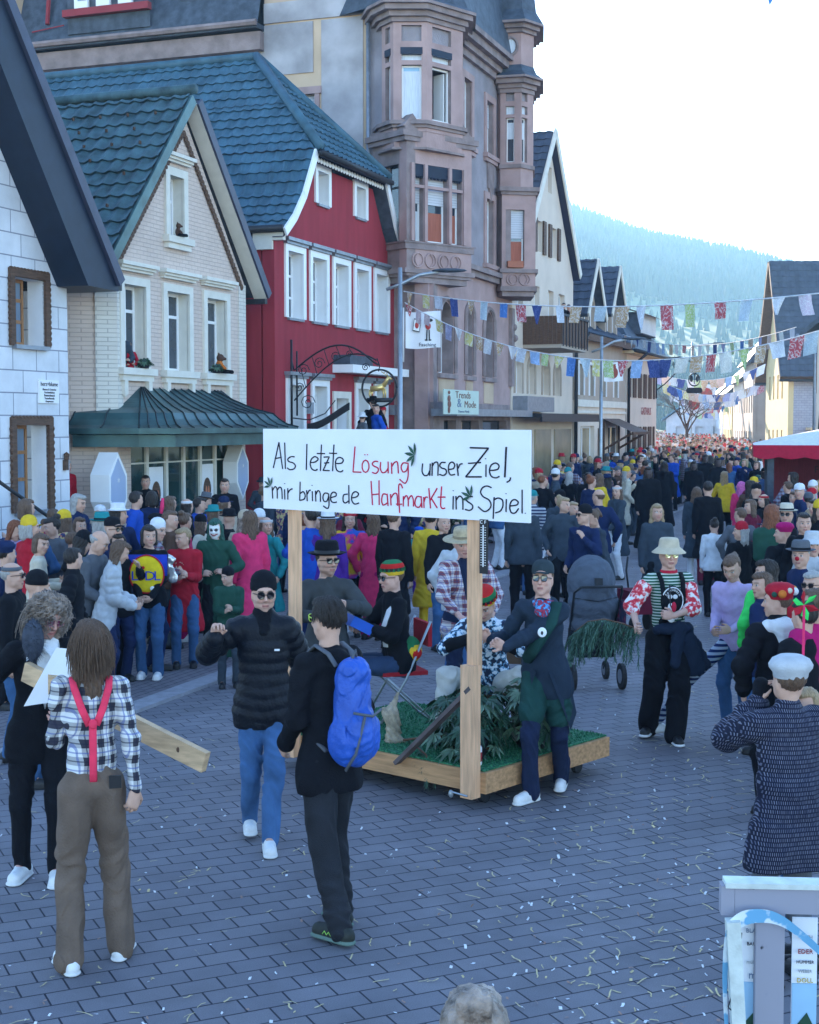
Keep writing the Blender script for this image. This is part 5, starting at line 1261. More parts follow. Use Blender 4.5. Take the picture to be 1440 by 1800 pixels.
def top_mesh(p, h=.007, t=.022, hem=-.05, sleeve=1.0, ribs=None, wr=.006, collar=.0, vneck=None, hood=False, flare=0.0, fem=False, seed=1, name='jacket', mats=None, open_front=None, bulk=1.0, patt=None, tail=None, tuck=False):
    S = Sdf(); fl = (p.B, .66)
    br = (.118 if fem else .125) * bulk
    if tuck: S.cap(p.P + p.U * .0, p.waist, .112 + t, .112 + t, .04, 0, fl)
    else:
        f8 = (p.B, .80)
        for q_, hw, r_ in ((p.P + p.U * hem, .062 + flare, .112 + t), (p.P + p.U * min(.04, hem + .12), .055, .110 + t)): S.cap(q_ - p.X * hw, q_ + p.X * hw, r_, r_, .05, 0, f8)
        for g in (1, -1): S.cap(p.P + p.U * hem + p.X * g * (.062 + flare), p.waist + p.X * g * .03, .108 + t, .098 + t, .05, 0, f8, ribs)
    S.cap(p.waist, p.chest, (.110 if fem else .120) * bulk + t, br + t, .05, 0, fl, ribs)
    S.cap(p.chest, p.chest + p.U * .10, br + t, .10 + t, .05, 0, fl, ribs)
    if fem:
        for g in (1, -1): S.ell(p.chest + p.X * g * .065 - p.B * .075 + p.U * -.01, (.062, .05, .062), .04, 0)
    S.cap(p.sh[1] * .88 + p.sh[-1] * .12 - p.U * .01, p.sh[-1] * .88 + p.sh[1] * .12 - p.U * .01, .046 + t * .8, .046 + t * .8, .045, 0); S.cap(p.nb - p.U * .07, p.nb + p.U * (-.005 + collar), .085 + t * .3, .060 + t * .35, .03, 0)
    for g in (1, -1):
        sh, el, wv = p.sh[g], p.el[g], p.wr[g]
        e1 = sh + (el - sh) * min(1, sleeve * 2); S.cap(sh, e1, .045 + t * .7, (.040 if sleeve > .5 else .054) + t * .8, .03, 0, None, ribs)
        if sleeve > .5: e2 = el + (wv - el) * min(1, (sleeve - .5) * 2); S.cap(el, e2 - nrm(wv - el) * .012, .040 + t * .8, .030 + t * .55, .02, 0, None, ribs)
    if hood: S.cap(p.nb + p.B * .045 - p.X * .06 - p.U * .02, p.nb + p.B * .045 + p.X * .06 - p.U * .02, .055, .055, .03, 0); S.cap(p.nb + p.B * .08 - p.U * .02, p.nb + p.B * .10 - p.U * .13, .06, .045, .03, 0)
    if tail:
        for a, b, ra, rb in tail: S.cap(A3(*a), A3(*b), ra, rb, .02, 0, (p.B, .45))
    cutf = None
    hemp = p.P + p.U * (hem - .055); Uv = p.U
    def cutf(x, y, z):
        c = -(((x - hemp[0]) * Uv[0] + (y - hemp[1]) * Uv[1] + (z - hemp[2]) * Uv[2])) if not tail else np.full_like(x, -1)
        if not tail:   # only the trunk is trimmed at the hem
            far = np.abs((x - p.P[0]) * p.X[0] + (y - p.P[1]) * p.X[1] + (z - p.P[2]) * p.X[2]) > (.20 + flare + t)
            c = np.where(far, -1, c)
        if vneck is not None:
            q0 = (x - p.nb[0]) * p.X[0] + (y - p.nb[1]) * p.X[1] + (z - p.nb[2]) * p.X[2]; q1 = (x - p.nb[0]) * p.B[0] + (y - p.nb[1]) * p.B[1] + (z - p.nb[2]) * p.B[2]; q2 = (x - p.nb[0]) * Uv[0] + (y - p.nb[1]) * Uv[1] + (z - p.nb[2]) * Uv[2]
            wdt = np.clip((q2 + vneck[1]) / vneck[1], -.0, 1.3) * vneck[0]
            inside = np.where(q1 < .0, wdt - np.abs(q0), -1); c = np.maximum(c, inside)
        return c
    V, F, lab = S.mesh(h, wrink(wr, 1, seed) if wr else None, cutf)
    return mk_mesh(name, V, F, mats or [m_dark])
def legs_mesh(p, h=.008, r=(.098, .068, .058), wr=.006, cut=0.0, seed=2, name='trousers', mats=None, fem=False, short=None, top=.04):
    S = Sdf(); S.cap(p.P - A3(.045, 0, .0), p.P + A3(.045, 0, .0), .108, .108, .04, 0, ((0, 1, 0), .88)); S.cap(p.P - p.X * .035 + p.U * top, p.P + p.X * .035 + p.U * top, .104, .104, .03, 0, (p.B, .86))
    for g in (1, -1):
        kn = p.kn[g]; an = p.an[g] + A3(0, 0, .0)
        if short is not None: kn2 = p.hj[g] + (kn - p.hj[g]) * short; S.cap(p.hj[g], kn2, r[0], r[1] + .02, .03); continue
        S.cap(p.hj[g], kn, r[0], r[1], .03); S.cap(kn, an - A3(0, 0, .018), r[1], r[2], .02)
    return mk_mesh(name, *S.mesh(h, wrink(wr, 1.2, seed), None)[:2], mats or [m_dark])
def shoe_mesh(p, g, mats, h=.006, hi=False):
    S = Sdf(); a = p.an[g]; f = A3(math.sin(rad(p.ft[g])), -math.cos(rad(p.ft[g])), 0)
    z = a[2] - .085
    tp = 0
    heel = A3(a[0], a[1], z) - f * .045; toe = A3(a[0], a[1], z) + f * .185
    sd = np.cross(f, A3(0, 0, 1))
    S.cap(heel + A3(0, 0, .042), toe + A3(0, 0, .034) - f * .04, .046, .044, .02, 0, (sd, .95)); S.cap(heel + f * .03 + A3(0, 0, .05), a + A3(0, 0, .05 if hi else .012), .045, .043, .03, 0); S.cap(a - A3(0, 0, .02), toe - f * .09 + A3(0, 0, .05), .036, .030, .02)
    S.cap(heel + A3(0, 0, .012), toe - f * .038 + A3(0, 0, .012), .050, .051, .01, 1, (A3(0, 0, 1), .28))
    def cutf(x, y, zz): return z + .001 - zz
    V, F, lab = S.mesh(h, None, cutf)
    zf = V[F].mean(1)[:, 2]
    return mk_mesh('shoe', V, F, mats, (zf < z + .026).astype(int))
def hair_mesh(p, style, h=.006, mat=None, seed=1, L=.16, hs=1.0, under=False):
    S = Sdf(); H = p.H; R = p.HR; hl = lambda x, y, z: H + R @ A3(x, y, z) * hs
    E = lambda c, r, k=.02: S.ell(hl(*c), [v * hs for v in r], k, 0, R)
    E((0, .020, .040), (.083, .100, .092)); E((0, -.045, .085), (.062, .050, .035))
    dn = A3(0, 0, -1)
    if style in ('long', 'shag', 'curly'):
        for g in (1, -1): S.cap(hl(g * .062, .02, .02), hl(g * .074, .030, -.06) + dn * L * .5, .036, .034, .03, 0); S.cap(hl(g * .074, .030, -.06) + dn * L * .5, hl(g * .07, .035, -.05) + dn * L, .034, .016, .03)
        S.cap(hl(0, .060, .0), hl(0, .080, -.06) + dn * L, .070, .050, .03, 0, (R @ A3(0, 1, 0), .7))
    if style in ('bob',):
        for g in (1, -1): S.cap(hl(g * .065, .01, .03), hl(g * .072, .005, -.085), .032, .030, .03, 0)
        S.cap(hl(0, .055, .0), hl(0, .065, -.08), .072, .062, .03, 0)
    if style == 'ponytail': S.ell(hl(0, .11, .07), (.035, .035, .035), .02); S.cap(hl(0, .125, .07), hl(0, .16, -.08), .030, .012, .02)
    if style == 'bun': S.ell(hl(0, .085, .125), (.045, .045, .040), .015)
    q = {'curly': .012, 'shag': .009, 'long': .010, 'short': .007}.get(style, .006)
    def disp(x, y, z):
        P = (np.stack([x, y, z], 1) - H) @ R / hs; a = np.arctan2(P[:, 0], P[:, 1] + .0001)
        s_ = q * np.sin(a * 17 + 3 * np.sin(P[:, 2] * 30 + seed)) * .6 + q * .4 * np.sin(a * 41 + P[:, 2] * 60)
        if style == 'curly': s_ = q * (np.sin(P[:, 0] * 150 + seed) * np.sin(P[:, 1] * 140) * np.sin(P[:, 2] * 150) * 1.3 + .3 * np.sin(a * 20))
        return s_
    fz = {'short': .062, 'curly': .055}.get(style, .058)
    def cut(x, y, z):
        P = (np.stack([x, y, z], 1) - H) @ R / hs
        X, Y, Z = P[:, 0], P[:, 1], P[:, 2]
        wx = .060 if style in ('short', 'bun', 'ponytail', 'buzz') else .056
        face = np.minimum(np.minimum(fz + .25 * np.abs(X) * (Y < 0) - Z, (.0 if style in ('short', 'buzz', 'bun', 'ponytail') else -.02) - Y + .0), .3)
        c = face
        if style in ('short', 'buzz', 'bun', 'ponytail'):
            c = np.maximum(c, np.minimum(-.045 - Z - .0 + (Y < .03) * .06, 1.0))
        if under: c = np.maximum(c, Z - .045)
        return c
    V, F, lab = S.mesh(h, disp, cut)
    return mk_mesh('hair', V, F, [mat])
def strands(p, n, L0, L1, mat, rr=.0035, curl=0.0, seed=0, spread=.02, lo=-.01, name='hair_strand_layer', hs=1.0, cov=(25, 335)):
    """locks of hair as thin tapered tubes that fall over the scalp"""
    q = random.Random(seed); mb = MB(); H, R = p.H, p.HR
    for i in range(n):
        a = rad(q.uniform(*cov)); e = q.uniform(-.1, 1.35)        # azimuth measured from the face
        r = A3(-math.sin(a) * math.cos(e) * .083, -math.cos(a) * math.cos(e) * .103 + .018, math.sin(e) * .094 + .038) * hs
        out = nrm(r - A3(0, .015, .03)); L = q.uniform(L0, L1); pts = []; pos = H + R @ r; tg = A3(out[0] * .5 + q.gauss(0, .25), out[1] * .5 + .25 + q.gauss(0, .2), -.55 - .6 * (1 - max(0, out[2]))); tg = tg - out * (tg @ out); d = R @ nrm(nrm(tg) + out * q.uniform(.05, .32)); ph = q.random() * 6
        K = 9; tx = nrm(np.cross(d, A3(0.3, .2, 1)))
        for k in range(K):
            off = A3(0, 0, 0)
            if curl: w_ = k * 1.7 + ph; off = (tx * math.cos(w_) + np.cross(d, tx) * math.sin(w_)) * curl * min(1, k / 2)
            pts.append(tuple(pos + off)); d = nrm(d + A3(0, 0, -.30 if not curl else -.15)); nx_ = pos + d * L / K
            loc = (nx_ - H) @ R / hs; rad_ = math.sqrt((loc[0] / .087) ** 2 + ((loc[1] - .018) / .107) ** 2 + max(0, (loc[2] - .03) / .098) ** 2)
            if rad_ < 1.02 and rad_ > 0: s_ = 1.02 / rad_; loc = A3(loc[0] * s_, (loc[1] - .018) * s_ + .018, loc[2] if loc[2] < .03 else .03 + (loc[2] - .03) * s_); nx_ = H + R @ loc * hs
            pos = nx_
        mb.tube(pts, [rr * (1 - .75 * k / K) for k in range(K)], 4, cap=False)
    return mb, name, mat
def head_mb(p, hs=1.0):
    mb = MB(); mb._H = Vector(p.H); mb._R = Matrix([list(r) for r in p.HR]); mb._s = hs
    return mb
def head_xf(mb): H, R, s = mb._H, mb._R, mb._s; mb.v = [H + R @ (v * s) for v in mb.v]; return mb
def sunglasses(p, frame, lens, rnd=False, hs=1.0, w_=.024):
    mb = head_mb(p, hs)
    for g in (1, -1):
        c = (g * .033, -.103, .006)
        if rnd: pts = [(c[0] + w_ * math.cos(t * PI / 8), c[1] + abs(math.cos(t * PI / 8)) * .003, c[2] + w_ * math.sin(t * PI / 8)) for t in range(16)]
        else: pts = [(c[0] + w_ * 1.05 * x, c[1] + .006 * (abs(x)), c[2] + .019 * z) for x, z in ((-1, .75), (-.8, 1), (.8, 1), (1, .75), (.9, -.5), (.55, -1), (-.55, -1), (-.9, -.5))]
        mb.add(pts, [tuple(range(len(pts)))], 1); mb.tube(pts + [pts[0]], .0028, 5, 0)
        mb.tube([(g * .055, -.098, .012), (g * .074, -.05, .012), (g * .078, .02, .004)], .003, 5, 0)
    mb.tube([(-.012, -.106, .010), (.012, -.106, .010)], .003, 5, 0)
    return head_xf(mb), [frame, lens]
def hat_mb(p, kind, hs=1.0):
    mb = head_mb(p, hs); n = 24
    if kind == 'beanie': mb.lathe([(.090, .030), (.094, .036), (.094, .072), (.090, .078), (.091, .095), (.080, .120), (.055, .145), (.02, .158), (0, .160)], (0, .012, .0), n)
    elif kind == 'beret': mb.lathe([(.088, .032), (.092, .04), (.095, .06), (.115, .085), (.118, .105), (.10, .135), (.06, .155), (0, .16)], (.0, .025, -.005), n)
    elif kind == 'cap':
        mb.lathe([(.089, .045), (.090, .07), (.086, .10), (.070, .125), (.04, .142), (0, .146)], (0, .012, .0), n); mb.ell((0, .012, .148), (.008, .008, .006), 8, 4)
        for z0, s_ in ((.047, 1), ):
            top = [[Vector((.075 * math.sin(a) * (1 - k * .1), -.055 - math.cos(a) * (.03 + .075 * k / 4), .056 - .006 * k / 4 - abs(math.sin(a)) ** 2 * .012)) for a in [(-1.25 + 2.5 * i / 10) for i in range(11)]] for k in range(5)]
            mb.loft(top, closed=False); mb.loft([[v - Vector((0, 0, .005)) for v in r] for r in top], closed=False); mb.loft([top[-1], [v - Vector((0, 0, .005)) for v in top[-1]]], closed=False)
    elif kind == 'bucket': mb.lathe([(.150, .018), (.148, .022), (.100, .062), (.092, .070), (.088, .11), (.080, .138), (.070, .146), (0, .15)], (0, .010, .0), n); mb.lathe([(.150, .018), (.100, .056), (.09, .060)], (0, .010, -.002), n)
    elif kind == 'straw': mb.lathe([(.185, .050), (.180, .056), (.120, .050), (.096, .056), (.092, .07), (.088, .12), (.078, .145), (.05, .150), (0, .15)], (0, .010, .0), n); mb.lathe([(.096, .062), (.096, .082), (.09, .084)], (0, .01, 0), n, 1); mb.lathe([(.185, .050), (.120, .044), (.09, .05)], (0, .010, .0), n)
    elif kind == 'fedora': mb.lathe([(.145, .060), (.142, .064), (.105, .052), (.092, .056), (.090, .09), (.084, .135), (.070, .152), (.035, .145), (0, .142)], (0, .010, .0), n); mb.lathe([(.094, .058), (.094, .080), (.09, .082)], (0, .01, 0), n, 1); mb.lathe([(.145, .060), (.105, .046), (.09, .05)], (0, .010, .0), n)
    elif kind == 'tophat': mb.lathe([(.135, .060), (.132, .064), (.10, .055), (.088, .060), (.086, .17), (.090, .20), (0, .20)], (0, .010, .0), n); mb.lathe([(.092, .06), (.092, .09), (.086, .092)], (0, .01, 0), n, 1)
    elif kind == 'rasta':
        mb.lathe([(.093, .028), (.097, .036), (.100, .060)], (0, .016, .0), n, 0); mb.lathe([(.100, .060), (.104, .075), (.103, .088)], (0, .016, .0), n, 1); mb.lathe([(.103, .088), (.100, .105), (.088, .125)], (0, .016, .0), n, 2); mb.lathe([(.088, .125), (.06, .145), (0, .152)], (0, .016, .0), n, 3)
        for k in range(16): a = 2 * PI * k / 16; mb.prism([(-.014, 0), (.014, 0), (0, .03)], -.004, .004, 3) ; nv = 6; mb.v[-nv:] = [Vector((math.cos(a) * .106 - math.sin(a) * v.x - math.cos(a) * v.y, .016 + math.sin(a) * .106 + math.cos(a) * v.x - math.sin(a) * v.y, v.z + .058)) for v in mb.v[-nv:]]
    elif kind == 'headband': mb.lathe([(.088, .05), (.091, .055), (.091, .078), (.086, .085)], (0, .012, .0), n)
    return head_xf(mb)
# cloth materials
def cloth(name, col, rough=.85, var=.12, bump=.35, bscale=120, sheen=0, spec=.12): return M(name, col, rough, var, 14, bump, bscale, sheen=sheen, spec=spec)
def node_mat(name, rough=.85):
    m = bpy.data.materials.new(name); m.use_nodes = True; t = m.node_tree; b = t.nodes['Principled BSDF']; b.inputs['Roughness'].default_value = rough; b.inputs['Specular IOR Level'].default_value = .2
    return m, t.nodes, t.links, b
def plaid(name, base, c1, c2, per=.085, rot=0.0, thin=(.1, .15, .45)):
    if name in _mats: return _mats[name]
    m, N, L, b = node_mat(name); tc = N.new('ShaderNodeTexCoord'); mp = N.new('ShaderNodeMapping'); mp.inputs['Rotation'].default_value = (0, rot, 0); L.new(tc.outputs['Object'], mp.inputs[0])
    sp = N.new('ShaderNodeSeparateXYZ'); L.new(mp.outputs[0], sp.inputs[0])
    def mth(op, a, c):
        n = N.new('ShaderNodeMath'); n.operation = op
        for i, v in enumerate((a, c)):
            if isinstance(v, (int, float)): n.inputs[i].default_value = v
            else: L.new(v, n.inputs[i])
        return n.outputs[0]
    xy = mth('ADD', sp.outputs[0], mth('MULTIPLY', sp.outputs[1], .8)); fs_ = []
    for src in (xy, sp.outputs[2]):
        f = mth('FRACT', mth('MULTIPLY', mth('ADD', src, 10.0), 1 / per), 0.0); fs_.append((mth('GREATER_THAN', f, .5), mth('COMPARE', f, .25), f))
    band = mth('MULTIPLY', mth('ADD', fs_[0][0], fs_[1][0]), .5)
    def mix(fac, a, bcol):
        n = N.new('ShaderNodeMixRGB')
        if isinstance(fac, (int, float)): n.inputs[0].default_value = fac
        else: L.new(fac, n.inputs[0])
        if isinstance(a, tuple): n.inputs[1].default_value = (*a, 1)
        else: L.new(a, n.inputs[1])
        n.inputs[2].default_value = (*bcol, 1); return n.outputs[0]
    c = mix(band, base, c1)
    for f in fs_:
        ln = mth('LESS_THAN', mth('ABSOLUTE', mth('SUBTRACT', f[2], .22), 0), .045); c = mix(mth('MULTIPLY', ln, .6), c, thin); ln = mth('LESS_THAN', mth('ABSOLUTE', mth('SUBTRACT', f[2], .74), 0), .04); c = mix(mth('MULTIPLY', ln, .7), c, c2)
    L.new(c, b.inputs['Base Color']); _mats[name] = m; return m
def stripes(name, c1, c2, per, axis=2, thr=.5, rough=.85):
    if name in _mats: return _mats[name]
    m, N, L, b = node_mat(name, rough); tc = N.new('ShaderNodeTexCoord'); sp = N.new('ShaderNodeSeparateXYZ'); L.new(tc.outputs['Object'], sp.inputs[0])
    a = N.new('ShaderNodeMath'); a.operation = 'MULTIPLY_ADD'; a.inputs[1].default_value = 1 / per; a.inputs[2].default_value = 100; L.new(sp.outputs[axis], a.inputs[0])
    f = N.new('ShaderNodeMath'); f.operation = 'FRACT'; L.new(a.outputs[0], f.inputs[0]); g = N.new('ShaderNodeMath'); g.operation = 'GREATER_THAN'; g.inputs[1].default_value = thr; L.new(f.outputs[0], g.inputs[0])
    x = N.new('ShaderNodeMixRGB'); x.inputs[1].default_value = (*c1, 1); x.inputs[2].default_value = (*c2, 1); L.new(g.outputs[0], x.inputs[0]); L.new(x.outputs[0], b.inputs['Base Color']); _mats[name] = m; return m
def blotchy(name, cols, scale, rough=.85, thr=(.45, .55), stretch=(1, 1, 1)):
    if name in _mats: return _mats[name]
    m, N, L, b = node_mat(name, rough); tc = N.new('ShaderNodeTexCoord'); mp = N.new('ShaderNodeMapping'); mp.inputs['Scale'].default_value = stretch; L.new(tc.outputs['Object'], mp.inputs[0])
    n = N.new('ShaderNodeTexNoise'); n.inputs['Scale'].default_value = scale; n.inputs['Detail'].default_value = 3; L.new(mp.outputs[0], n.inputs['Vector'])
    r = N.new('ShaderNodeValToRGB'); L.new(n.outputs[0], r.inputs[0]); e = r.color_ramp.elements; e[0].position = thr[0]; e[0].color = (*cols[0], 1); e[1].position = thr[1]; e[1].color = (*cols[-1], 1)
    if len(cols) > 2:
        k = r.color_ramp.elements.new((thr[0] + thr[1]) / 2); k.color = (*cols[1], 1)
    L.new(r.outputs[0], b.inputs['Base Color']); _mats[name] = m; return m
c_black = cloth('black_cloth', (.007, .008, .012)); c_navy = cloth('navy_cloth', (.014, .022, .055)); c_denim = M('blue_denim', (.045, .115, .26), .85, .3, 5, .4, 160); c_denimd = M('dark_denim', (.022, .045, .10), .85, .3, 5, .4, 160); c_denimb = M('black_denim', (.012, .014, .02), .8, .3, 5, .4, 160)
c_white = cloth('white_cloth', (.72, .73, .75)); m_shoew = M('white_leather', (.68, .69, .70), .5, .08, 20); m_shoeb = M('black_leather', (.015, .016, .02), .45, .1, 20); m_sole = M('white_rubber', (.62, .63, .64), .7, .1, 20); m_soleb = M('dark_rubber', (.02, .02, .022), .8, .1, 20)
m_lensb = glassmat('black_lens', (.01, .01, .014), .05); m_frameb = M('black_frame', (.01, .01, .012), .3, .05)
h_brown = M('brown_hair', (.12, .070, .045), .5, .45, 40, .6, 90, stretch=(3, 3, .6), spec=.4); h_dark = M('dark_hair', (.022, .016, .014), .5, .4, 40, .6, 90, stretch=(3, 3, .6), spec=.4); h_blond = M('blond_hair', (.34, .235, .13), .5, .35, 40, .6, 90, stretch=(3, 3, .6), spec=.4); h_grey = M('grey_hair', (.36, .35, .34), .55, .25, 40, .6, 90, stretch=(3, 3, .6), spec=.4); h_ash = M('highlighted_curly_hair', (.22, .17, .14), .5, .75, 22, .5, 90, spec=.4)

def person(px, py, H, rz, pose, label, group=None, ground=0.0, loc=None, name='person', sc=None):
    g = G(px, py, ground) if loc is None else Vector(loc)
    e = empty(name, g, rad(rz), label, 'person', group); k = (sc or H / 1.75); e.scale = (k, k, k); return e
def put(par, name, me, label=None):
    o = new_obj(name, me, par)
    if label: o['label'] = label
    return o
def putmb(par, name, mb, mats, smooth=True, label=None): return mb.build(name, mats, par, smooth, label)
# ================================================================== MAIN FIGURES
hero = []
def shoes(e, p, mats, hi=False):
    for g in (1, -1): put(e, 'shoe', shoe_mesh(p, g, mats, hi=hi))
# --- man with pink braces, back to the camera
p = Pose(lean=3, head=(12, -6, 0), rh=(-.25, .08, .88), re=(-.5, .8, -.1), rhd=(.25, .15, -1), rhn=(.3, -1, 0), lh=(.16, -.34, 1.14), le=(.2, .5, -.8), lc=.9, lf=(.15, .08, 0), rf=(-.16, -.06, 0), rft=-22, lft=18, rc=.55)
e = person(166, 1692, 1.80, 196, p, 'man in black and white plaid shirt and pink braces seen from behind')
e.scale[0] *= .87
m_pl = plaid('black_white_plaid', (.66, .66, .66), (.035, .035, .05), (.02, .02, .04), .088, 0, (.05, .09, .30))
put(e, 'body', body_mesh(p, .0055)); put(e, 'shirt', top_mesh(p, .006, .016, -.10, 1.0, wr=.011, mats=[m_pl], seed=4, bulk=.98, tuck=True, name='shirt'))
put(e, 'trousers', legs_mesh(p, .0065, (.108, .083, .082), .009, mats=[M('brown_corduroy', (.14, .098, .075), .9, .22, 6, .4, 90)], seed=3)); shoes(e, p, [m_shoew, m_sole])
put(e, 'hair', hair_mesh(p, 'shag', .006, h_brown, 2, .16)); mb, n, mt = strands(p, 1100, .12, .26, h_brown, .0036, seed=5, cov=(45, 315)); putmb(e, n, mb, mt)
m_pink = cloth('neon_pink_elastic', (.80, .05, .11)); mb = MB()
bk = lambda x, z: (x, .115 + (.04 if z > 1.3 else .035) + (-.025 if z < 1.1 else 0) - max(0, (z - 1.33)) * .22, z)
for g in (1, -1):
    pts = [A3(g * .10, -.05, 1.475), A3(g * .105, .02, 1.482), A3(g * .098, .075, 1.44), A3(g * .06, .118, 1.34), A3(g * .02, .130, 1.26)]
    mb.tube([tuple(v) for v in pts], .021, 8, flat=.22)
    mb.tube([tuple(A3(g * .10, -.05, 1.475)), (g * .11, -.12, 1.38), (g * .09, -.14, 1.1), (g * .08, -.13, .98)], .018, 8, flat=.25)
mb.tube([(0, .131, 1.27), (0, .128, 1.15), (0, .123, 1.05), (0, .123, .97)], .022, 8, flat=.25); mb.ell((0, .136, 1.265), (.026, .010, .026), 10, 6)
putmb(e, 'braces', mb, m_pink)
mb = MB(); mb.box(-.16, -.09, .094, .106, .925, .99); putmb(e, 'belt_tag', mb, m_shoeb, False)
# --- curly wig man in a black suit
p = Pose(lean=10, twist=20, head=(12, 22, 4), rh=(-.30, -.30, 1.02), re=(-.8, .6, -.4), lh=(.17, -.36, 1.10), le=(.7, .5, -.5), lc=.8, rc=.75, rhd=(.1, -.8, -.4), rhn=(0, -.3, -1), lf=(.09, -.04, 0), rf=(-.12, .06, 0), rft=-15)
e = person(74, 1548, 1.80, 10, p, 'man in curly wig, tinted glasses and black suit reading from a white sheet')
put(e, 'body', body_mesh(p, .0055, lips=(.45, .13, .12), skin=(.56, .30, .25), beard=((.12, .07, .06), .35)))
put(e, 'shirt', top_mesh(p, .007, .008, -.02, .98, wr=.002, mats=[c_white], name='shirt', collar=.02, tuck=True)); put(e, 'blazer', top_mesh(p, .007, .024, -.13, .93, wr=.006, mats=[c_black], vneck=(.095, .40), seed=7)); put(e, 'trousers', legs_mesh(p, .008, (.098, .064, .052), .007, mats=[c_black])); shoes(e, p, [m_shoew, m_sole])
mb = MB(); H_ = p.nb
for g in (1, -1): a = A3(*H_) + A3(g * .045, -.06, .045); mb.add([tuple(a), tuple(a + A3(g * .055, .01, -.03)), tuple(a + A3(g * .035, -.07, -.14)), tuple(a + A3(-g * .035, -.06, -.06))], [(0, 1, 2, 3)])
putmb(e, 'collar', mb, c_white, False)
put(e, 'hair', hair_mesh(p, 'curly', .0065, h_ash, 2, .13)); mb, n, mt = strands(p, 620, .10, .16, h_ash, .0050, curl=.016, seed=8, cov=(20, 340)); putmb(e, n, mb, mt)
mb, n, mt = strands(p, 240, .22, .34, h_ash, .0036, seed=9, cov=(110, 250)); putmb(e, n, mb, mt)
mb, ml = sunglasses(p, M('thin_gold_frame', (.4, .2, .2), .3, metal=.8), glassmat('violet_lens', (.20, .05, .11), .1)); putmb(e, 'sunglasses', mb, ml, False)
wz = lambda pp, v: Vector(v)
mb = MB(); a, b = Vector(p.wr[1]) + Vector((.02, -.12, .30)), 0
mb.add([a + Vector(v) for v in ((-.05, -.05, .10), (.16, .02, .06), (.05, -.02, -.20), (-.23, -.10, -.22))], [(0, 1, 2, 3)]); mb.add([a + Vector(v) for v in ((-.05, -.052, .10), (.16, .018, .06), (.05, -.022, -.20), (-.23, -.102, -.22))], [(3, 2, 1, 0)])
sheet_ = mb.build('paper_sheet', m_paper); sheet_.matrix_world = e.matrix_basis; tag(sheet_, 'white sheet of paper held by the curly wigged man', 'paper')
# --- plank with fluffy microphone
a, b = AT(45, 1180, 8.45), AT(362, 1340, 7.85); d = (b - a).normalized()
pk = empty('wooden_plank', (a + b) / 2, 0, 'pale pine plank held level between the two men at lower left', 'plank'); mb = MB(); mb.bar(a - pk.location, b - pk.location, .045, .115); m_pine = M('pine_wood', (.55, .37, .22), .7, .3, 2.5, .15, 40, stretch=(2, 2, 12))
mb.build('plank', m_pine, pk); mb = MB()
mb2 = MB(); 
for t in (.13, .86): q = a.lerp(b, t) - pk.location; mb2.ell(q + Vector((0, -.024, 0)), (.012, .006, .016), 10, 6)
mb2.build('knot', m_wood, pk)
mc = empty('microphone', AT(58, 1125, 8.5), 0, 'fluffy dark grey microphone windshield at the left end of the plank', 'microphone')
mb = MB(); mb.ell((0, 0, 0), (.065, .065, .12), 16, 10); q = random.Random(4)
for i in range(700):
    u = Vector((q.gauss(0, 1), q.gauss(0, 1), q.gauss(0, 1))).normalized(); c0 = Vector((u.x * .062, u.y * .062, u.z * .115)); c1 = c0 + u * .03 + Vector((q.gauss(0, .01), q.gauss(0, .01), -.01)); s_ = u.cross(Vector((0, .3, 1))).normalized() * .003; mb.add([c0 - s_, c0 + s_, c1], [(0, 1, 2)])
mb.build('windshield', M('dark_fake_fur', (.05, .06, .085), .95, .3, 30), mc, True); mb = MB(); mb.tube([(0, 0, -.10), (.02, 0, -.22)], .016, 8); mb.build('grip', m_dark, mc, True)
# --- man in black puffer jacket
p = Pose(lean=2, twist=-6, head=(12, 2, 0), rh=(-.34, -.20, 1.38), re=(-.8, .3, -.7), rhd=(.2, -.3, .9), rhn=(.3, -1, 0), rc=.75, lh=(.25, .02, .95), le=(.4, .8, -.1), lf=(.02, -.26, 0), rf=(-.10, .16, .03), lk=(.1, -1, 0), rk=(0, -1, 0), hips=(0, 0, -.015))
e = person(466, 1478, 1.82, 8, p, 'man in black puffer jacket, beanie and round sunglasses walking forward')
e.scale[0] *= .93
put(e, 'body', body_mesh(p, .0055, beard=((.14, .08, .06), .35), skin=(.56, .33, .25))); put(e, 'puffer_jacket', top_mesh(p, .0065, .038, -.10, 1.0, (.016, .075), wr=.004, collar=.05, mats=[M('black_nylon', (.006, .008, .014), .5, .15, 10, .3, 60, spec=.2)]))
put(e, 'neck_scarf', (lambda S: mk_mesh('neck_scarf', *S.mesh(.006, wrink(.006, 2))[:2], [c_black]))(Sdf().cap(p.nb - p.U * .02, p.nb + p.U * .05 - p.B * .01, .088, .074, .02).cap(p.nb + A3(0, -.05, .05), p.nb + A3(0, -.06, -.05), .05, .06, .02)))
put(e, 'jeans', legs_mesh(p, .007, (.104, .072, .060), .008, mats=[c_denim], name='jeans')); shoes(e, p, [m_shoew, m_sole], True)
put(e, 'hair', hair_mesh(p, 'short', .007, h_dark, under=True)); putmb(e, 'beanie', hat_mb(p, 'beanie'), c_black); mb, ml = sunglasses(p, m_frameb, m_lensb, True); putmb(e, 'sunglasses', mb, ml, False)
mb = MB(); q = Vector(p.chest) + Vector((.085, -.150, .02)); mb.box(q.x - .018, q.x + .018, q.y - .004, q.y + .004, q.z - .006, q.z + .006); putmb(e, 'chest_logo', mb, m_pvc, False)
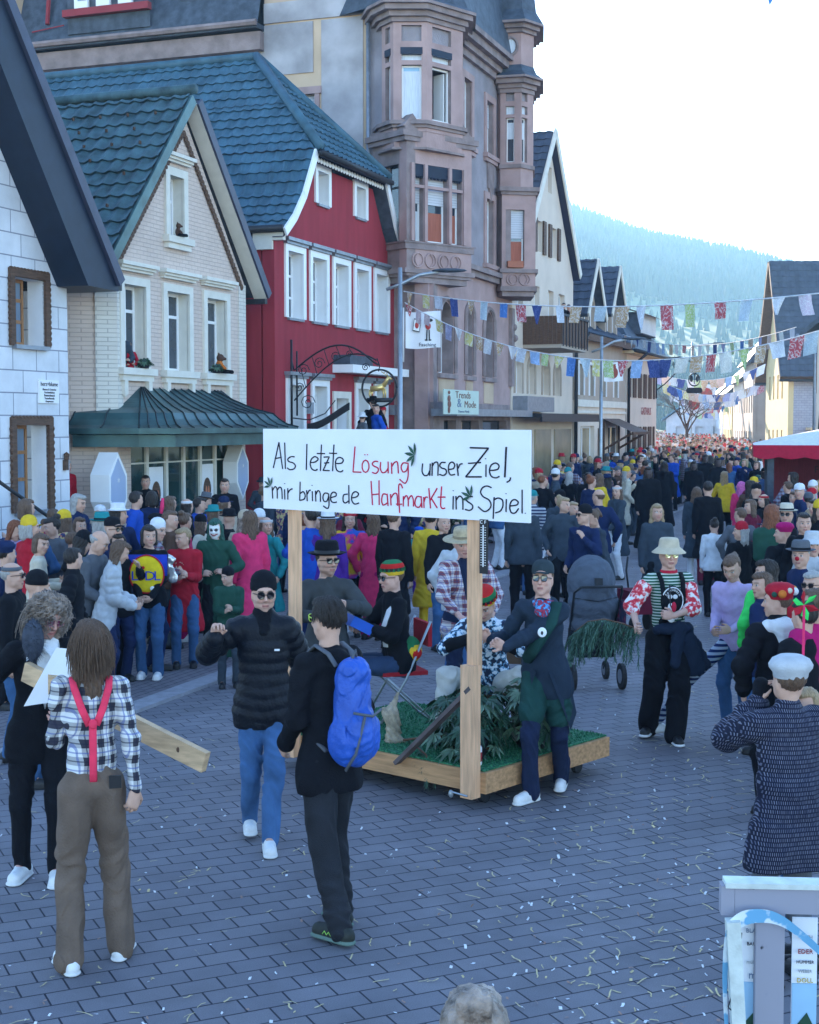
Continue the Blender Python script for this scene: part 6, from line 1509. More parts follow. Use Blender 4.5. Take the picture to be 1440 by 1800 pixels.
# --- man with the blue backpack
p = Pose(lean=1, head=(0, 0, 0), rh=(-.14, -.22, 1.22), re=(-.4, .6, -.7), rhd=(.3, -.3, .9), rhn=(.6, .6, 0), rc=.85, lh=(.16, -.2, .98), le=(.3, .6, -.1), lf=(.11, .22, 0), rf=(-.10, -.04, 0), rft=-10, lft=15)
e = person(580, 1632, 1.86, -142, p, 'man in black jacket with a large blue backpack, seen from behind')
e.scale[0] *= .90
put(e, 'body', body_mesh(p, .0055)); put(e, 'jacket', top_mesh(p, .0065, .030, -.13, 1.0, wr=.009, hood=True, mats=[c_black], seed=9)); put(e, 'trousers', legs_mesh(p, .007, (.106, .080, .070), .009, mats=[c_denimb], name='trousers', seed=5))
shoes(e, p, [M('black_trail_shoe', (.018, .022, .02), .6, .2, 30), M('grey_green_sole', (.10, .16, .14), .7)]); put(e, 'hair', hair_mesh(p, 'short', .006, h_dark)); mb, n, mt = strands(p, 900, .03, .06, h_dark, .0036, seed=15, cov=(30, 330)); putmb(e, n, mb, mt)
mb, ml = sunglasses(p, M('lime_frame', (.5, .7, .1), .4), m_lensb); putmb(e, 'glasses', mb, ml, False)
mb = MB()
for g in (1, -1):
    f = A3(math.sin(rad(p.ft[g])), -math.cos(rad(p.ft[g])), 0); sd = A3(f[1], -f[0], 0); a = p.an[g]
    for s_ in (-1, 1): mb.tube([tuple(A3(a[0], a[1], .05) + f * (-.02 + .014 * k) + sd * s_ * (.043) + A3(0, 0, .018 * (k % 2))) for k in range(9)], .0028, 4)
putmb(e, 'lace_trim', mb, M('lime_lace', (.35, .75, .12), .5))
bp_m = M('blue_nylon', (.018, .085, .42), .5, .22, 5, .5, 30, spec=.4); bp_d = M('grey_webbing', (.09, .10, .12), .8)
bpk = empty('backpack', e.location, e.rotation_euler.z, 'large bright blue backpack worn by the man in the black jacket', 'backpack'); bpk.scale = (e.scale[0] * .8, e.scale[1], e.scale[2] * .96); bpk.location.z = .05
S = Sdf(); yb = .17
S.cap((0, yb + .05, 1.06), (0, yb + .04, 1.36), .155, .125, .04, 0, ((0, 1, 0), .72)); S.cap((-.07, yb + .05, 1.02), (.07, yb + .05, 1.02), .10, .10, .04); S.ell((0, yb + .135, 1.10), (.125, .07, .13), .02); S.ell((0, yb + .06, 1.42), (.11, .09, .07), .03)
for g in (1, -1): S.ell((g * .145, yb + .05, 1.06), (.03, .08, .10), .02)
put(bpk, 'bag', mk_mesh('bag', *S.mesh(.007, wrink(.007, 2.0, 3))[:2], [bp_m]))
mb = MB()
for g in (1, -1): mb.tube([(g * .085, .155, 1.44), (g * .10, .10, 1.50), (g * .115, .0, 1.535), (g * .12, -.09, 1.47), (g * .12, -.145, 1.34), (g * .13, -.13, 1.18), (g * .16, -.02, 1.05), (g * .14, .12, .98)], .026, 8, flat=.35)
mb.build('shoulder_strap', bp_d, bpk, True); mb = MB(); mb.tube([(-.03, .22, 1.46), (0, .24, 1.53), (.03, .22, 1.46)], .010, 6); mb.build('carry_loop', bp_d, bpk, True)
mb = MB(); mb.tube([(-.12, yb + .17, 1.22), (0, yb + .215, 1.20), (.12, yb + .17, 1.22)], .008, 5); mb.tube([(.05, yb + .20, 1.2), (.10, yb + .17, 1.0), (.12, yb + .1, .9)], .010, 5); mb.build('zip_line', bp_d, bpk, True)
# --- man in cap pushing the post
p = Pose(lean=12, twist=-10, head=(6, -6, 0), rh=(-.37, -.20, 1.20), lh=(-.30, -.30, 1.12), re=(-.3, .7, -.8), le=(.6, .2, -.9), rhd=(-.85, -.2, .35), lhd=(-.85, -.2, .45), rhn=(-.2, -1, 0), lhn=(-.3, -1, 0), rc=.7, lc=.6, lf=(.14, .30, .02), rf=(-.06, -.10, 0), rft=-35, hips=(.04, .06, -.02))
e = person(958, 1405, 1.82, -12, p, 'man in dark cap and sunglasses gripping the right sign post with both hands')
e.scale[0] *= .90; e.location.x -= .04
put(e, 'body', body_mesh(p, .0055, skin=(.56, .33, .26))); put(e, 'jacket', top_mesh(p, .007, .028, -.10, 1.0, wr=.009, hood=True, flare=.01, mats=[cloth('dark_blue_fleece', (.02, .033, .055))], seed=3))
mb = MB()
for g, c_, zl in ((1, .24, .50), (-1, -.22, .55)): 
    pts = [(g * .05, -.15, .95), (g * .17, .02, 1.0), (g * .15, .15, .98), (g * .24, .18, .60), (g * .21, .02, zl), (g * .16, -.10, .68)]
    mb.add([pts[0], pts[1], pts[2], pts[3], pts[4], pts[5]], [(0, 1, 5), (1, 2, 3), (1, 3, 4), (1, 4, 5)])
mb.v = [v + Vector((.03, .05, 0)) for v in mb.v]; putmb(e, 'jacket_tail', mb, cloth('dark_blue_fleece', (.02, .033, .055)), False)
put(e, 'shorts', legs_mesh(p, .008, (.108, .088, .09), .008, mats=[cloth('dark_green_cloth', (.015, .055, .05))], name='shorts', short=.62)); put(e, 'trousers', legs_mesh(p, .008, (.092, .072, .068), .008, mats=[c_navy])); shoes(e, p, [m_shoew, m_sole])
put(e, 'hair', hair_mesh(p, 'short', .007, h_brown, under=True)); putmb(e, 'cap', hat_mb(p, 'cap'), cloth('slate_cap_cloth', (.03, .045, .055))); mb, ml = sunglasses(p, m_frameb, m_lensb); putmb(e, 'sunglasses', mb, ml, False)
S = Sdf()
for k in range(9): a = k / 9 * 2 * PI; S.cap(p.nb + A3(.06 * math.cos(a), .055 * math.sin(a) - .02, .0), p.nb + A3(.06 * math.cos(a + .7), .055 * math.sin(a + .7) - .02, .0), .028, .028, .01)
S.ell(p.nb + A3(.02, -.10, -.05), (.07, .035, .05), .02); put(e, 'neckerchief', mk_mesh('neckerchief', *S.mesh(.007, wrink(.008, 3))[:2], [blotchy('red_blue_print', [(.35, .04, .08), (.02, .02, .06), (.1, .3, .6)], 45)]))
mb = MB(); q = Vector(p.chest) + Vector((-.0, -.185, -.02)); mb.tube([Vector(p.sh[1]) + Vector((-.04, -.06, .06)), q + Vector((.09, -.0, .10)), q + Vector((-.04, .0, -.08)), Vector(p.P) + Vector((-.16, -.05, .10))], .05, 8, flat=.35); putmb(e, 'cross_bag', mb, cloth('dark_green_cloth', (.015, .055, .05)))
mb = MB(); q = q + Vector((.02, -.065, .03)); mb.ell(q, (.036, .006, .036), 18, 8, 0); mb.ell(q + Vector((0, -.006, -.004)), (.010, .003, .014), 10, 6, 1); putmb(e, 'badge', mb, [m_pvc, m_dark])
# --- man in bucket hat with the fir branch
p = Pose(lean=1, twist=4, head=(-4, 2, 0), rh=(-.33, -.24, 1.04), re=(-.8, .6, -.4), rhd=(-.4, -.9, -.15), rhn=(.8, -.3, 0), rc=.9, lh=(-.02, -.28, 1.14), le=(.9, .2, -.5), lhd=(-.9, -.2, .1), lhn=(0, .9, 0), lc=.85, lf=(.04, -.16, 0), rf=(-.13, .14, .02), lft=0, rft=-25)
e = person(1172, 1300, 1.78, 4, p, 'man in cream bucket hat and festive knit shirt, braces and black trousers')
m_knit = plaid('green_red_knit', (.02, .10, .07), (.03, .13, .09), (.62, .62, .60), .03, 0, (.5, .52, .5)); m_knit = stripes('green_white_zigzag_knit', (.02, .09, .06), (.55, .60, .55), .026, 2, .62)
put(e, 'body', body_mesh(p, .0055, skin=(.55, .32, .25))); put(e, 'knit_shirt', top_mesh(p, .007, .016, -.03, .62, wr=.006, mats=[m_knit], seed=2, name='knit_shirt', tuck=True))
for g in (1, -1): S = Sdf(); S.cap(p.sh[g] + (p.el[g] - p.sh[g]) * .35, p.el[g], .076, .070, .02, 0); S.cap(p.el[g], p.el[g] + (p.wr[g] - p.el[g]) * .22, .070, .062, .02); put(e, 'knitted_sleeve', mk_mesh('knitted_sleeve', *S.mesh(.008, wrink(.005, 2))[:2], [blotchy('red_white_norwegian_knit', [(.50, .03, .05), (.65, .10, .12), (.72, .70, .70)], 26, thr=(.42, .58))]))
mb = MB(); mb.lathe([(.075, -.012), (.078, 0), (.075, .015)], tuple(p.nb + A3(0, -.01, .02)), 18); putmb(e, 'collar', mb, cloth('crimson_rib', (.45, .02, .05)))
put(e, 'dungarees', legs_mesh(p, .008, (.112, .095, .092), .008, mats=[c_black], name='dungarees', top=.14)); shoes(e, p, [m_shoeb, m_sole])
mb = MB()
for g in (1, -1): mb.tube([(g * .085, -.155, 1.12), (g * .088, -.150, 1.30), (g * .095, -.11, 1.42), (g * .10, -.03, 1.485), (g * .09, .08, 1.42), (g * .05, .13, 1.2)], .022, 8, flat=.25)
mb.xf(lambda v: Vector(np.array(Matrix.Rotation(rad(4), 3, 'Z') @ v))); putmb(e, 'braces', mb, c_black)
mb = MB()     # dark print with a white ring emblem on the chest
mb.ell((0, -.150, 1.25), (.105, .014, .135), 20, 12, 0); mb.tube([(.092 * math.cos(t * PI / 12), -.166 + .012 * abs(math.cos(t * PI / 12)), 1.255 + .115 * math.sin(t * PI / 12)) for t in range(25)], .006, 5, 1)
for x in (-.025, .02): mb.ell((x, -.168, 1.29), (.022, .005, .02), 10, 6, 1)
mb.ell((-.02, -.168, 1.20), (.025, .005, .035), 10, 6, 1); mb.ell((-.012, -.166, 1.10), (.035, .006, .035), 10, 6, 1); mb.ell((.03, -.166, 1.12), (.02, .006, .03), 10, 6, 1)
putmb(e, 'chest_print', mb, [c_black, c_white])
for i, ch in enumerate('Spirnbach'): 
    a = rad(150 - i * 15); txt(ch, .034, c_white, e, (.068 * math.cos(a), -.172, 1.262 + .088 * math.sin(a)), (rad(90), -(a - PI / 2) * -1 * -1, 0), 'chest_lettering')
S = Sdf(); S.cap((.06, -.16, 1.02), (.02, -.19, .72), .06, .05, .03, 0, ((0, 1, 0), .5)); S.cap((.12, -.13, .98), (.22, -.12, .66), .07, .085, .03, 0, ((0, 1, 0), .4)); S.cap((.20, -.10, .9), (.30, -.05, .68), .05, .07, .03, 0, ((0, 1, 0), .4)); S.cap((-.12, -.14, 1.0), (.14, -.12, 1.01), .05, .05, .02)
put(e, 'tied_jacket', mk_mesh('tied_jacket', *S.mesh(.008, wrink(.009, 2, 4))[:2], [cloth('dark_navy_shell', (.012, .02, .04))]))
put(e, 'hair', hair_mesh(p, 'short', .007, h_brown, under=True)); putmb(e, 'bucket_hat', hat_mb(p, 'bucket'), cloth('cream_canvas', (.50, .43, .32))); mb, ml = sunglasses(p, M('gold_frame', (.5, .4, .2), .3, metal=.8), M('mirror_lens', (.55, .62, .45), .08, .2, metal=.9), True); putmb(e, 'sunglasses', mb, ml, False)
mb = MB(); mb.tube([(-.03, -.17, 1.40), (-.03, -.20, 1.22), (-.03, -.31, 1.18)], .006, 5, 0); mb.ell((-.03, -.32, 1.22), (.022, .022, .045), 10, 8, 1); putmb(e, 'pipe', mb, [m_shoeb, cloth('crimson_rib', (.45, .02, .05))])
hw = e.matrix_basis @ Vector(p.wr[-1] + p.hd[-1] * .06)
# fir branch held out to the left
def foliage_branch(loc, spine, label, seed, n=26, L=.32, droop=.5, mat=None, rr=.0035, name='fir_branch'):
    o = empty(name, loc, 0, label, 'branch'); q = random.Random(seed); mb = MB(); sp = [Vector(s_) for s_ in spine]
    mb.tube(sp, [.010 - .006 * k / len(sp) for k in range(len(sp))], 6); mb.build('stem', m_wood, o, True); mb = MB()
    for i in range(n):
        t = (i + .5) / n * (len(sp) - 1); k = int(t); c = sp[k].lerp(sp[k + 1], t - k); d = (sp[k + 1] - sp[k]).normalized()
        a = q.uniform(0, 2 * PI); side = d.cross(Vector((0, 0, 1))).normalized() * (1 if i % 2 else -1); dr = (side * q.uniform(.3, 1) + d * .5 + Vector((0, 0, -droop * q.uniform(.5, 1.8)))).normalized(); l = L * q.uniform(.6, 1.1); pts = [c]
        for s_ in range(7): pts.append(pts[-1] + dr * l / 7); dr = (dr + Vector((q.gauss(0, .08), q.gauss(0, .08), -.16 * droop * 2))).normalized()
        mb.tube(pts, .003, 4)
        for s_ in range(46):
            u = q.random() * 7; k2 = min(int(u), 6); b0 = pts[k2].lerp(pts[k2 + 1], u - k2); dd = (pts[k2 + 1] - pts[k2]).normalized(); sd = dd.cross(Vector((q.gauss(0, 1), q.gauss(0, 1), q.gauss(0, 1)))).normalized(); tp = b0 + (sd * .7 + dd * .8 + Vector((0, 0, -.3))).normalized() * q.uniform(.03, .075)
            w_ = dd.cross(sd) * rr; mb.add([b0 - w_, b0 + w_, tp], [(0, 1, 2)])
    mb.build('needle_spray', mat or M('fir_needles', (.06, .13, .09), .6, .5, 9), o); return o
foliage_branch(hw, [(0.04, 0, -.01), (-.12, -.02, .05), (-.28, -.03, .09), (-.42, -.04, .07), (-.54, -.05, -.02)], 'drooping green fir branch held out by the bucket hat man', 5, 80, .34, .7, rr=.0055)
# ================================================================== PARADE FLOAT
FF = Frame(.52, 10.5, 131)
FL_ = empty('parade_float', FF.w(-1, .8, 0), FF.rz, 'low wooden parade float with green turf deck, two tall posts and a lettered board', 'float')
oF = (-1, .8, 0); ZD = .30
m_turf = blotchy('artificial_turf', [(.015, .10, .05), (.03, .16, .075), (.05, .2, .10)], 40); m_beam = M('raw_pine_beam', (.46, .25, .12), .75, .3, 3, .2, 40, stretch=(1, 8, 12)); m_post = M('raw_pine_post', (.66, .38, .22), .72, .22, 3, .2, 40, stretch=(12, 12, 1.2))
mb = MB(oF); mb.box(-2.15, .0, .04, 1.62, .24, ZD - .012); mb.build('deck', m_beam, FL_)
mb = MB(oF); mb.box(-2.16, .02, .02, 1.64, ZD - .012, ZD); q = random.Random(2)
for i in range(9000):
    x, y = q.uniform(-2.15, .01), q.uniform(.03, 1.63); a = q.random() * 6; dx, dy = math.cos(a) * .005, math.sin(a) * .005; mb.add([(x - dx, y - dy, ZD), (x + dx, y + dy, ZD), (x + q.gauss(0, .006), y + q.gauss(0, .006), ZD + q.uniform(.01, .022))], [(0, 1, 2)])
mb.build('turf', m_turf, FL_)
for nm, bx in (('front_beam', (-2.18, .05, 0, .045, .13, .285)), ('side_beam', (.005, .05, .046, 1.64, .13, .285)), ('back_beam', (-2.18, .0, 1.60, 1.645, .13, .285)), ('side_beam', (-2.18, -2.135, .046, 1.6, .13, .285))):
    mb = MB(oF); mb.box(*bx); mb.build(nm, m_beam, FL_)
for x in (-1.95, -.12):
    for y in (.2, 1.42):
        mb = MB(oF); mb.tube([(x - .02, y, .055), (x + .02, y, .055)], .053, 14); mb.box(x - .03, x + .03, y - .03, y + .03, .10, .14); mb.build('castor', m_dark, FL_)
for x in (-1.92, -.055):
    mb = MB(oF); mb.box(x - .055, x + .055, -.10, .0, .10, 1.08) if x > -1 else mb.box(x - .05, x + .05, -.08, .0, .12, 1.0)
    mb.box(x - .045, x + .045, -.045 + .008, .03, 1.0, 2.2); mb.build('post', m_post, FL_)
a, b = FF.pix(693, 1342, -.06), FF.pix(832, 1208, -.06); mb = MB(oF); mb.bar((a[0], -.02, a[1]), (b[0], -.06, b[1]), .03, .085, up=(0, 1, 0)); mb.build('brace', M('weathered_brown_board', (.11, .085, .085), .8, .3, 6), FL_)
mb = MB(oF); mb.tube([(-.17, -.12, .135), (-.02, -.13, .13)], .007, 5); mb.ell((-.18, -.12, .12), (.02, .02, .03), 8, 6); mb.build('eye_bolt', m_metal, FL_)
sL, sR = FF.pix(463, 820, -.085)[0], FF.pix(931, 840, -.085)[0]; zb, zt = (FF.pix(465, 893, -.085)[1] + FF.pix(928, 920, -.085)[1]) / 2, (FF.pix(462, 750, -.085)[1] + FF.pix(932, 760, -.085)[1]) / 2
mb = MB(oF); mb.box(sL, sR, -.085, -.062, zb, zt); bd = mb.build('sign_board', M('white_painted_board', (.74, .75, .78), .6, .035, 5, .08, 12), FL_)
def rom(pts, n=5):
    P = [Vector((p[0], p[1], 0)) for p in pts]
    if len(P) < 3: return P
    out = []
    for i in range(len(P) - 1):
        p0, p1, p2, p3 = P[max(i - 1, 0)], P[i], P[i + 1], P[min(i + 2, len(P) - 1)]
        for k in range(n): t = k / n; out.append(.5 * ((2 * p1) + (p2 - p0) * t + (2 * p0 - 5 * p1 + 4 * p2 - p3) * t * t + (3 * p1 - p0 - 3 * p2 + p3) * t ** 3))
    return out + [P[-1]]
def circ(cx, cy, rx, ry): return [(cx + rx * math.sin(t * PI / 5), cy - ry * math.cos(t * PI / 5)) for t in range(11)]
TA_K = ['178,475 235,215 272,485|', '195,380 262,368', '293,218 300,485', '392,362 355,362 325,385 335,410 380,425 402,455 385,485 345,492 320,475', '518,232 512,495', '550,420 600,415 632,385 600,360 565,385 552,430 565,480 600,500 625,488', '665,238 655,505', '622,328 700,330', '690,365 745,362 682,500 748,502|', '695,425 742,422', '792,238 778,508', '745,325 822,328', '810,430 870,425 885,390 850,368 815,390 808,440 820,495 855,515 885,500',
 '165,665 172,785', '172,700 195,665 215,690 218,785', '218,700 240,670 262,690 268,790', '292,690 295,795', '293,630 293,636', '325,680 325,795', '325,730 345,700 370,685', '450,615 445,805', '445,803 490,790 500,750 480,715 450,735', '515,700 522,812', '522,740 540,705 555,700', '572,710 575,810', '570,648 570,654', '605,705 608,815', '608,745 630,705 652,730 655,818', '735,735 700,730 680,765 690,810 720,810 738,760', '738,735 742,850 725,885 685,860', '760,775 810,760 812,730 785,720 762,745 760,800 785,825 820,820', '930,740 890,750 885,805 905,830 940,810', '942,648 945,838', '972,780 1025,765 1040,735 1010,715 978,740 972,800 1000,840 1045,830']
TA_R = ['1005,258 985,515 1068,518|', '1105,336 1105,346', '1132,336 1132,346', '1240,410 1205,408 1180,430 1195,455 1235,475 1240,505 1215,530 1180,520', '1265,415 1262,480 1280,520 1315,515 1338,480', '1340,410 1342,530', '1375,420 1378,535', '1378,460 1405,420 1435,420 1444,530', '1168,605 1182,850', '1248,600 1250,850', '1180,745 1248,738', '1330,745 1290,740 1275,800 1290,850 1332,830', '1330,735 1340,860', '1365,740 1370,855', '1370,780 1400,735 1430,745 1437,860']
TB_R = ['158,428 110,425 90,470 110,515 145,500 160,450', '160,425 160,560 130,630 75,590', '105,680 85,640 65,670 75,930', '40,842 98,842', '112,760 112,865', '112,800 140,755 160,790 162,865', '162,800 190,755 212,790 215,865', '292,770 250,765 230,820 240,865 275,870 294,830', '292,760 300,880', '318,770 322,880', '322,820 335,775 358,770', '370,680 388,885', '455,680 380,810', '400,790 455,880', '500,662 490,850 510,885 535,880', '462,770 538,770']
TB_K = ['308,430 302,510 325,550 360,545 380,500', '385,430 380,555', '405,420 403,555', '405,460 430,420 462,430 462,555', '540,420 500,420 480,450 500,475 540,490 548,525 520,550 478,540', '575,490 620,480 632,440 605,415 575,440 570,500 590,545 635,540', '655,430 668,555', '668,480 685,440 712,432', '788,270 975,275 745,565 905,565|', '770,428 898,420', '950,440 948,565', '945,378 945,386', '990,500 1065,490 1080,450 1045,425 1000,450 985,510 1005,560 1050,575 1085,560', '1155,262 1140,570', '1198,570 1190,600 1160,620', '618,760 615,895', '618,702 618,708', '645,760 648,895', '648,800 680,760 712,790 715,898', '815,765 765,770 745,795 770,820 810,850 812,885 780,905 740,895', '1005,675 960,658 915,675 895,720 920,765 980,800 1000,850 980,895 930,915 870,868', '1032,770 1022,990', '1030,800 1070,780 1115,800 1120,860 1095,910 1045,930', '1155,790 1152,920', '1152,732 1152,738', '1195,860 1260,850 1275,820 1240,795 1205,815 1190,870 1205,925 1245,930 1280,885', '1315,695 1315,935', '1348,930 1348,937']
def letters(rows, x0, mat, extra=()):
    mb = MB(oF)
    for r in rows:
        sharp = r.endswith('|'); pts = [tuple(map(float, q_.split(','))) for q_ in r.strip('|').split()]
        P = [Vector((*p_, 0)) for p_ in pts] if sharp else rom(pts)
        thick = .0075 if r in ('1155,262 1140,570',) or 788 < 0 else (.0066 if x0 > 600 and '788,270' in r else .0056)
        segs = [(P[i], P[i + 1]) for i in range(len(P) - 1)] if sharp else [None]
        W_ = lambda v: (lambda s_: (s_[0], -.087, s_[1]))(FF.pix(x0 + v.x / 5.76, 740 + v.y / 5.76, -.085))
        if sharp:
            for a_, b_ in segs: mb.tube([W_(a_), W_(b_)], thick, 6, flat=1)
        else: mb.tube([W_(v) for v in P], thick, 6)
    for c_ in extra: mb.tube([(lambda s_: (s_[0], -.087, s_[1]))(FF.pix(x0 + v[0] / 5.76, 740 + v[1] / 5.76, -.085)) for v in c_], .0056, 6)
    mb.build('lettering', mat, bd)
c_ink = M('black_marker', (.006, .006, .02), .6, .05); c_redink = M('crimson_marker', (.50, .01, .05), .6, .05)
letters(TA_K, 450, c_ink); letters(TB_K, 690, c_ink); letters(TA_R, 450, c_redink, [circ(1112, 458, 36, 62)]); letters(TB_R, 690, c_redink)
def leaf_fan(px, py, R_, a0, a1, n, par):
    s_, z_ = FF.pix(px, py, -.09); mb = MB(oF)
    for i in range(n):
        a = rad(a0 + (a1 - a0) * i / max(1, n - 1)); L = R_ * (1 - .25 * abs(i - (n - 1) / 2) / n); u = Vector((math.cos(a), 0, math.sin(a))); v = Vector((-math.sin(a), 0, math.cos(a))); c = Vector((s_, -.092 - .002 * i, z_))
        mb.add([c, c + u * L * .45 + v * L * .13, c + u * L * .75 + v * L * .09, c + u * L, c + u * L * .75 - v * L * .09, c + u * L * .45 - v * L * .13], [(0, 5, 4, 3, 2, 1)])
    mb.build('paper_leaf', M('sign_leaf_green', (.02, .075, .05), .6, .3, 30), par)
leaf_fan(730, 800, .105, 95, 250, 5, bd); leaf_fan(476, 854, .085, 75, 190, 4, bd); leaf_fan(828, 873, .095, 85, 200, 4, bd)
s_, z_ = FF.pix(848, 960, -.12)
th = empty('thermometer', FF.w(s_ - .005, -.09, z_), FF.rz, 'long black thermometer with C and F scales fixed to the right sign post', 'thermometer')
mb = MB(); mb.box(-.035, .035, -.012, 0, -.20, .19); mb.build('plate', m_shoeb, th); mb = MB(); mb.box(-.004, .004, -.017, -.0125, -.15, .15)
for k in range(16):
    for g in (1, -1): mb.box(g * .012, g * .024, -.0145, -.0125, -.14 + k * .018, -.136 + k * .018)
mb.build('scale', m_pvc, th); txt('C', .035, m_pvc, th, (-.018, -.014, .17), (rad(90), 0, 0)); txt('F', .035, m_pvc, th, (.018, -.014, .17), (rad(90), 0, 0))
fw = lambda s, y, z=ZD: FF.w(s, y, z)
# folding chairs
def chair(loc, rz, lab, seatm, hb=.42, frm=None):
    c = empty('folding_chair', loc, rad(rz), lab, 'chair', 'chairs standing on the float'); frm = frm or m_metal
    mb = MB(); mb.box(-.20, .20, -.20, .20, hb - .02, hb + .015); mb.build('seat', seatm, c); mb = MB(); mb.box(-.20, .20, .20, .235, hb + .22, hb + .42); mb.build('backrest', seatm, c)
    for g in (1, -1): mb = MB(); mb.tube([(g * .21, -.22, .01), (g * .21, .0, hb - .05), (g * .21, .22, hb + .44)], .011, 6); mb.build('leg', frm, c, True); mb = MB(); mb.tube([(g * .195, .24, .01), (g * .195, -.16, hb - .03)], .011, 6); mb.build('leg', frm, c, True)
    mb = MB(); mb.tube([(-.21, -.22, .012), (.21, -.22, .012)], .010, 6); mb.build('stretcher', frm, c, True); mb = MB(); mb.tube([(-.195, .24, .012), (.195, .24, .012)], .010, 6); mb.build('stretcher', frm, c, True); return c
chair(fw(-1.70, 1.02), -72, 'folding chair with red seat and chrome legs under the knitted cap man', cloth('red_seat_vinyl', (.35, .02, .03)))
chair(fw(-.80, 1.20), -14, 'low brown camp chair under the man in pale trousers on the float', cloth('brown_canvas', (.12, .075, .05)), .30, m_dark)
# seated man in rasta cap, facing left
p = Pose(hips=(0, .02, -.44), lean=6, head=(10, 4, 0), lh=(.06, -.30, .80), rh=(-.10, -.32, .82), le=(.7, .5, -.4), re=(-.7, .5, -.4), lhd=(-.9, -.3, -.1), rhd=(.7, -.6, 0), lhn=(0, .2, -1), rhn=(0, .2, -1), lc=.4, rc=.5, lf=(.10, -.36, 0), rf=(-.10, -.30, 0), lk=(.1, -1, .6), rk=(-.1, -1, .6))
e = person(0, 0, 1.78, -70, p, 'seated man in red green and yellow knitted cap holding a blue tray', loc=fw(-1.70, 1.0))
put(e, 'body', body_mesh(p, .006, skin=(.56, .33, .26))); put(e, 'jacket', top_mesh(p, .0075, .030, -.02, 1.0, wr=.009, mats=[c_black], collar=.03)); put(e, 'jeans', legs_mesh(p, .008, (.100, .072, .062), .008, mats=[c_denimd], name='jeans')); shoes(e, p, [m_shoeb, m_soleb])
put(e, 'hair', hair_mesh(p, 'short', .008, h_brown, under=True)); mr, my, mg = cloth('rasta_red', (.45, .02, .02)), cloth('rasta_yellow', (.65, .42, .03)), cloth('rasta_green', (.02, .15, .06)); putmb(e, 'knitted_cap', hat_mb(p, 'rasta'), [my, m_shoeb, mr, mg]); mb, ml = sunglasses(p, m_frameb, m_lensb); putmb(e, 'sunglasses', mb, ml, False)
mb = MB(); X_, B_, U_ = map(Vector, (p.X, p.B, p.U)); c0 = Vector(p.nb)
mb.tube([c0 + X_ * .10 - U_ * .02, c0 + X_ * .14 - B_ * .10 - U_ * .08, c0 + X_ * .135 - B_ * .165 - U_ * .22, c0 + X_ * .13 - B_ * .16 - U_ * .38], .034, 8, flat=.25); putmb(e, 'scarf', mb, c_white)
mb = MB(); mb.ell(Vector(p.P) + X_ * .10 + B_ * .07 + U_ * .10, (.10, .10, .12), 14, 10, 0); mb.ell(Vector(p.P) + X_ * .125 + B_ * .08 + U_ * .09, (.085, .085, .09), 14, 10, 1); mb.ell(Vector(p.P) + X_ * .15 + B_ * .09 + U_ * .08, (.065, .065, .06), 14, 10, 2); putmb(e, 'knitted_bag', mb, [mg, my, mr])
c0 = e.matrix_basis @ Vector((-.01, -.38, .79)); tr_ = empty('tray', c0, e.rotation_euler.z, 'bright blue plastic tray held on the lap of the seated cap man', 'tray'); mb = MB(); mb.box(-.17, .17, -.10, .10, 0, .012)
for bx in ((-.17, -.158, -.10, .10, .012, .09), (.158, .17, -.10, .10, .012, .09), (-.158, .158, -.10, -.088, .012, .09), (-.158, .158, .088, .10, .012, .09)): mb.box(*bx)
tr_.rotation_euler = (rad(-28), 0, e.rotation_euler.z); mb.build('tray_body', M('blue_plastic', (.015, .11, .55), .4, .1, 5), tr_)
# seated man in pale trousers
p = Pose(hips=(0, .02, -.54), lean=18, head=(-6, 34, 0), lh=(.05, -.38, .82), rh=(-.07, -.38, .82), le=(.9, .4, -.3), re=(-.9, .4, -.3), lhd=(-.8, -.5, .2), rhd=(.8, -.5, .2), lhn=(0, .3, -1), rhn=(0, .3, -1), lc=.8, rc=.8, lf=(.30, -.38, 0), rf=(-.30, -.44, 0), lk=(.6, -1, .8), rk=(-.6, -1, .8), rft=-15, lft=15)
e = person(0, 0, 1.80, -10, p, 'seated man in pale trousers and floral sleeves bending over his hands', loc=fw(-.80, 1.12))
put(e, 'body', body_mesh(p, .006)); put(e, 'floral_shirt', top_mesh(p, .0075, .022, .0, .55, wr=.008, mats=[blotchy('blue_white_floral', [(.62, .68, .75), (.10, .28, .45), (.02, .03, .06)], 28)], name='floral_shirt')); put(e, 'sweater', top_mesh(p, .0075, .014, .02, 1.0, wr=.006, mats=[c_black], name='sweater'))
put(e, 'trousers', legs_mesh(p, .0075, (.110, .085, .075), .009, mats=[cloth('stone_chino', (.48, .47, .44))])); shoes(e, p, [m_shoeb, m_soleb], True); put(e, 'hair', hair_mesh(p, 'short', .008, h_brown, under=True)); putmb(e, 'knitted_cap', hat_mb(p, 'rasta'), [my, m_shoeb, mg, mr])
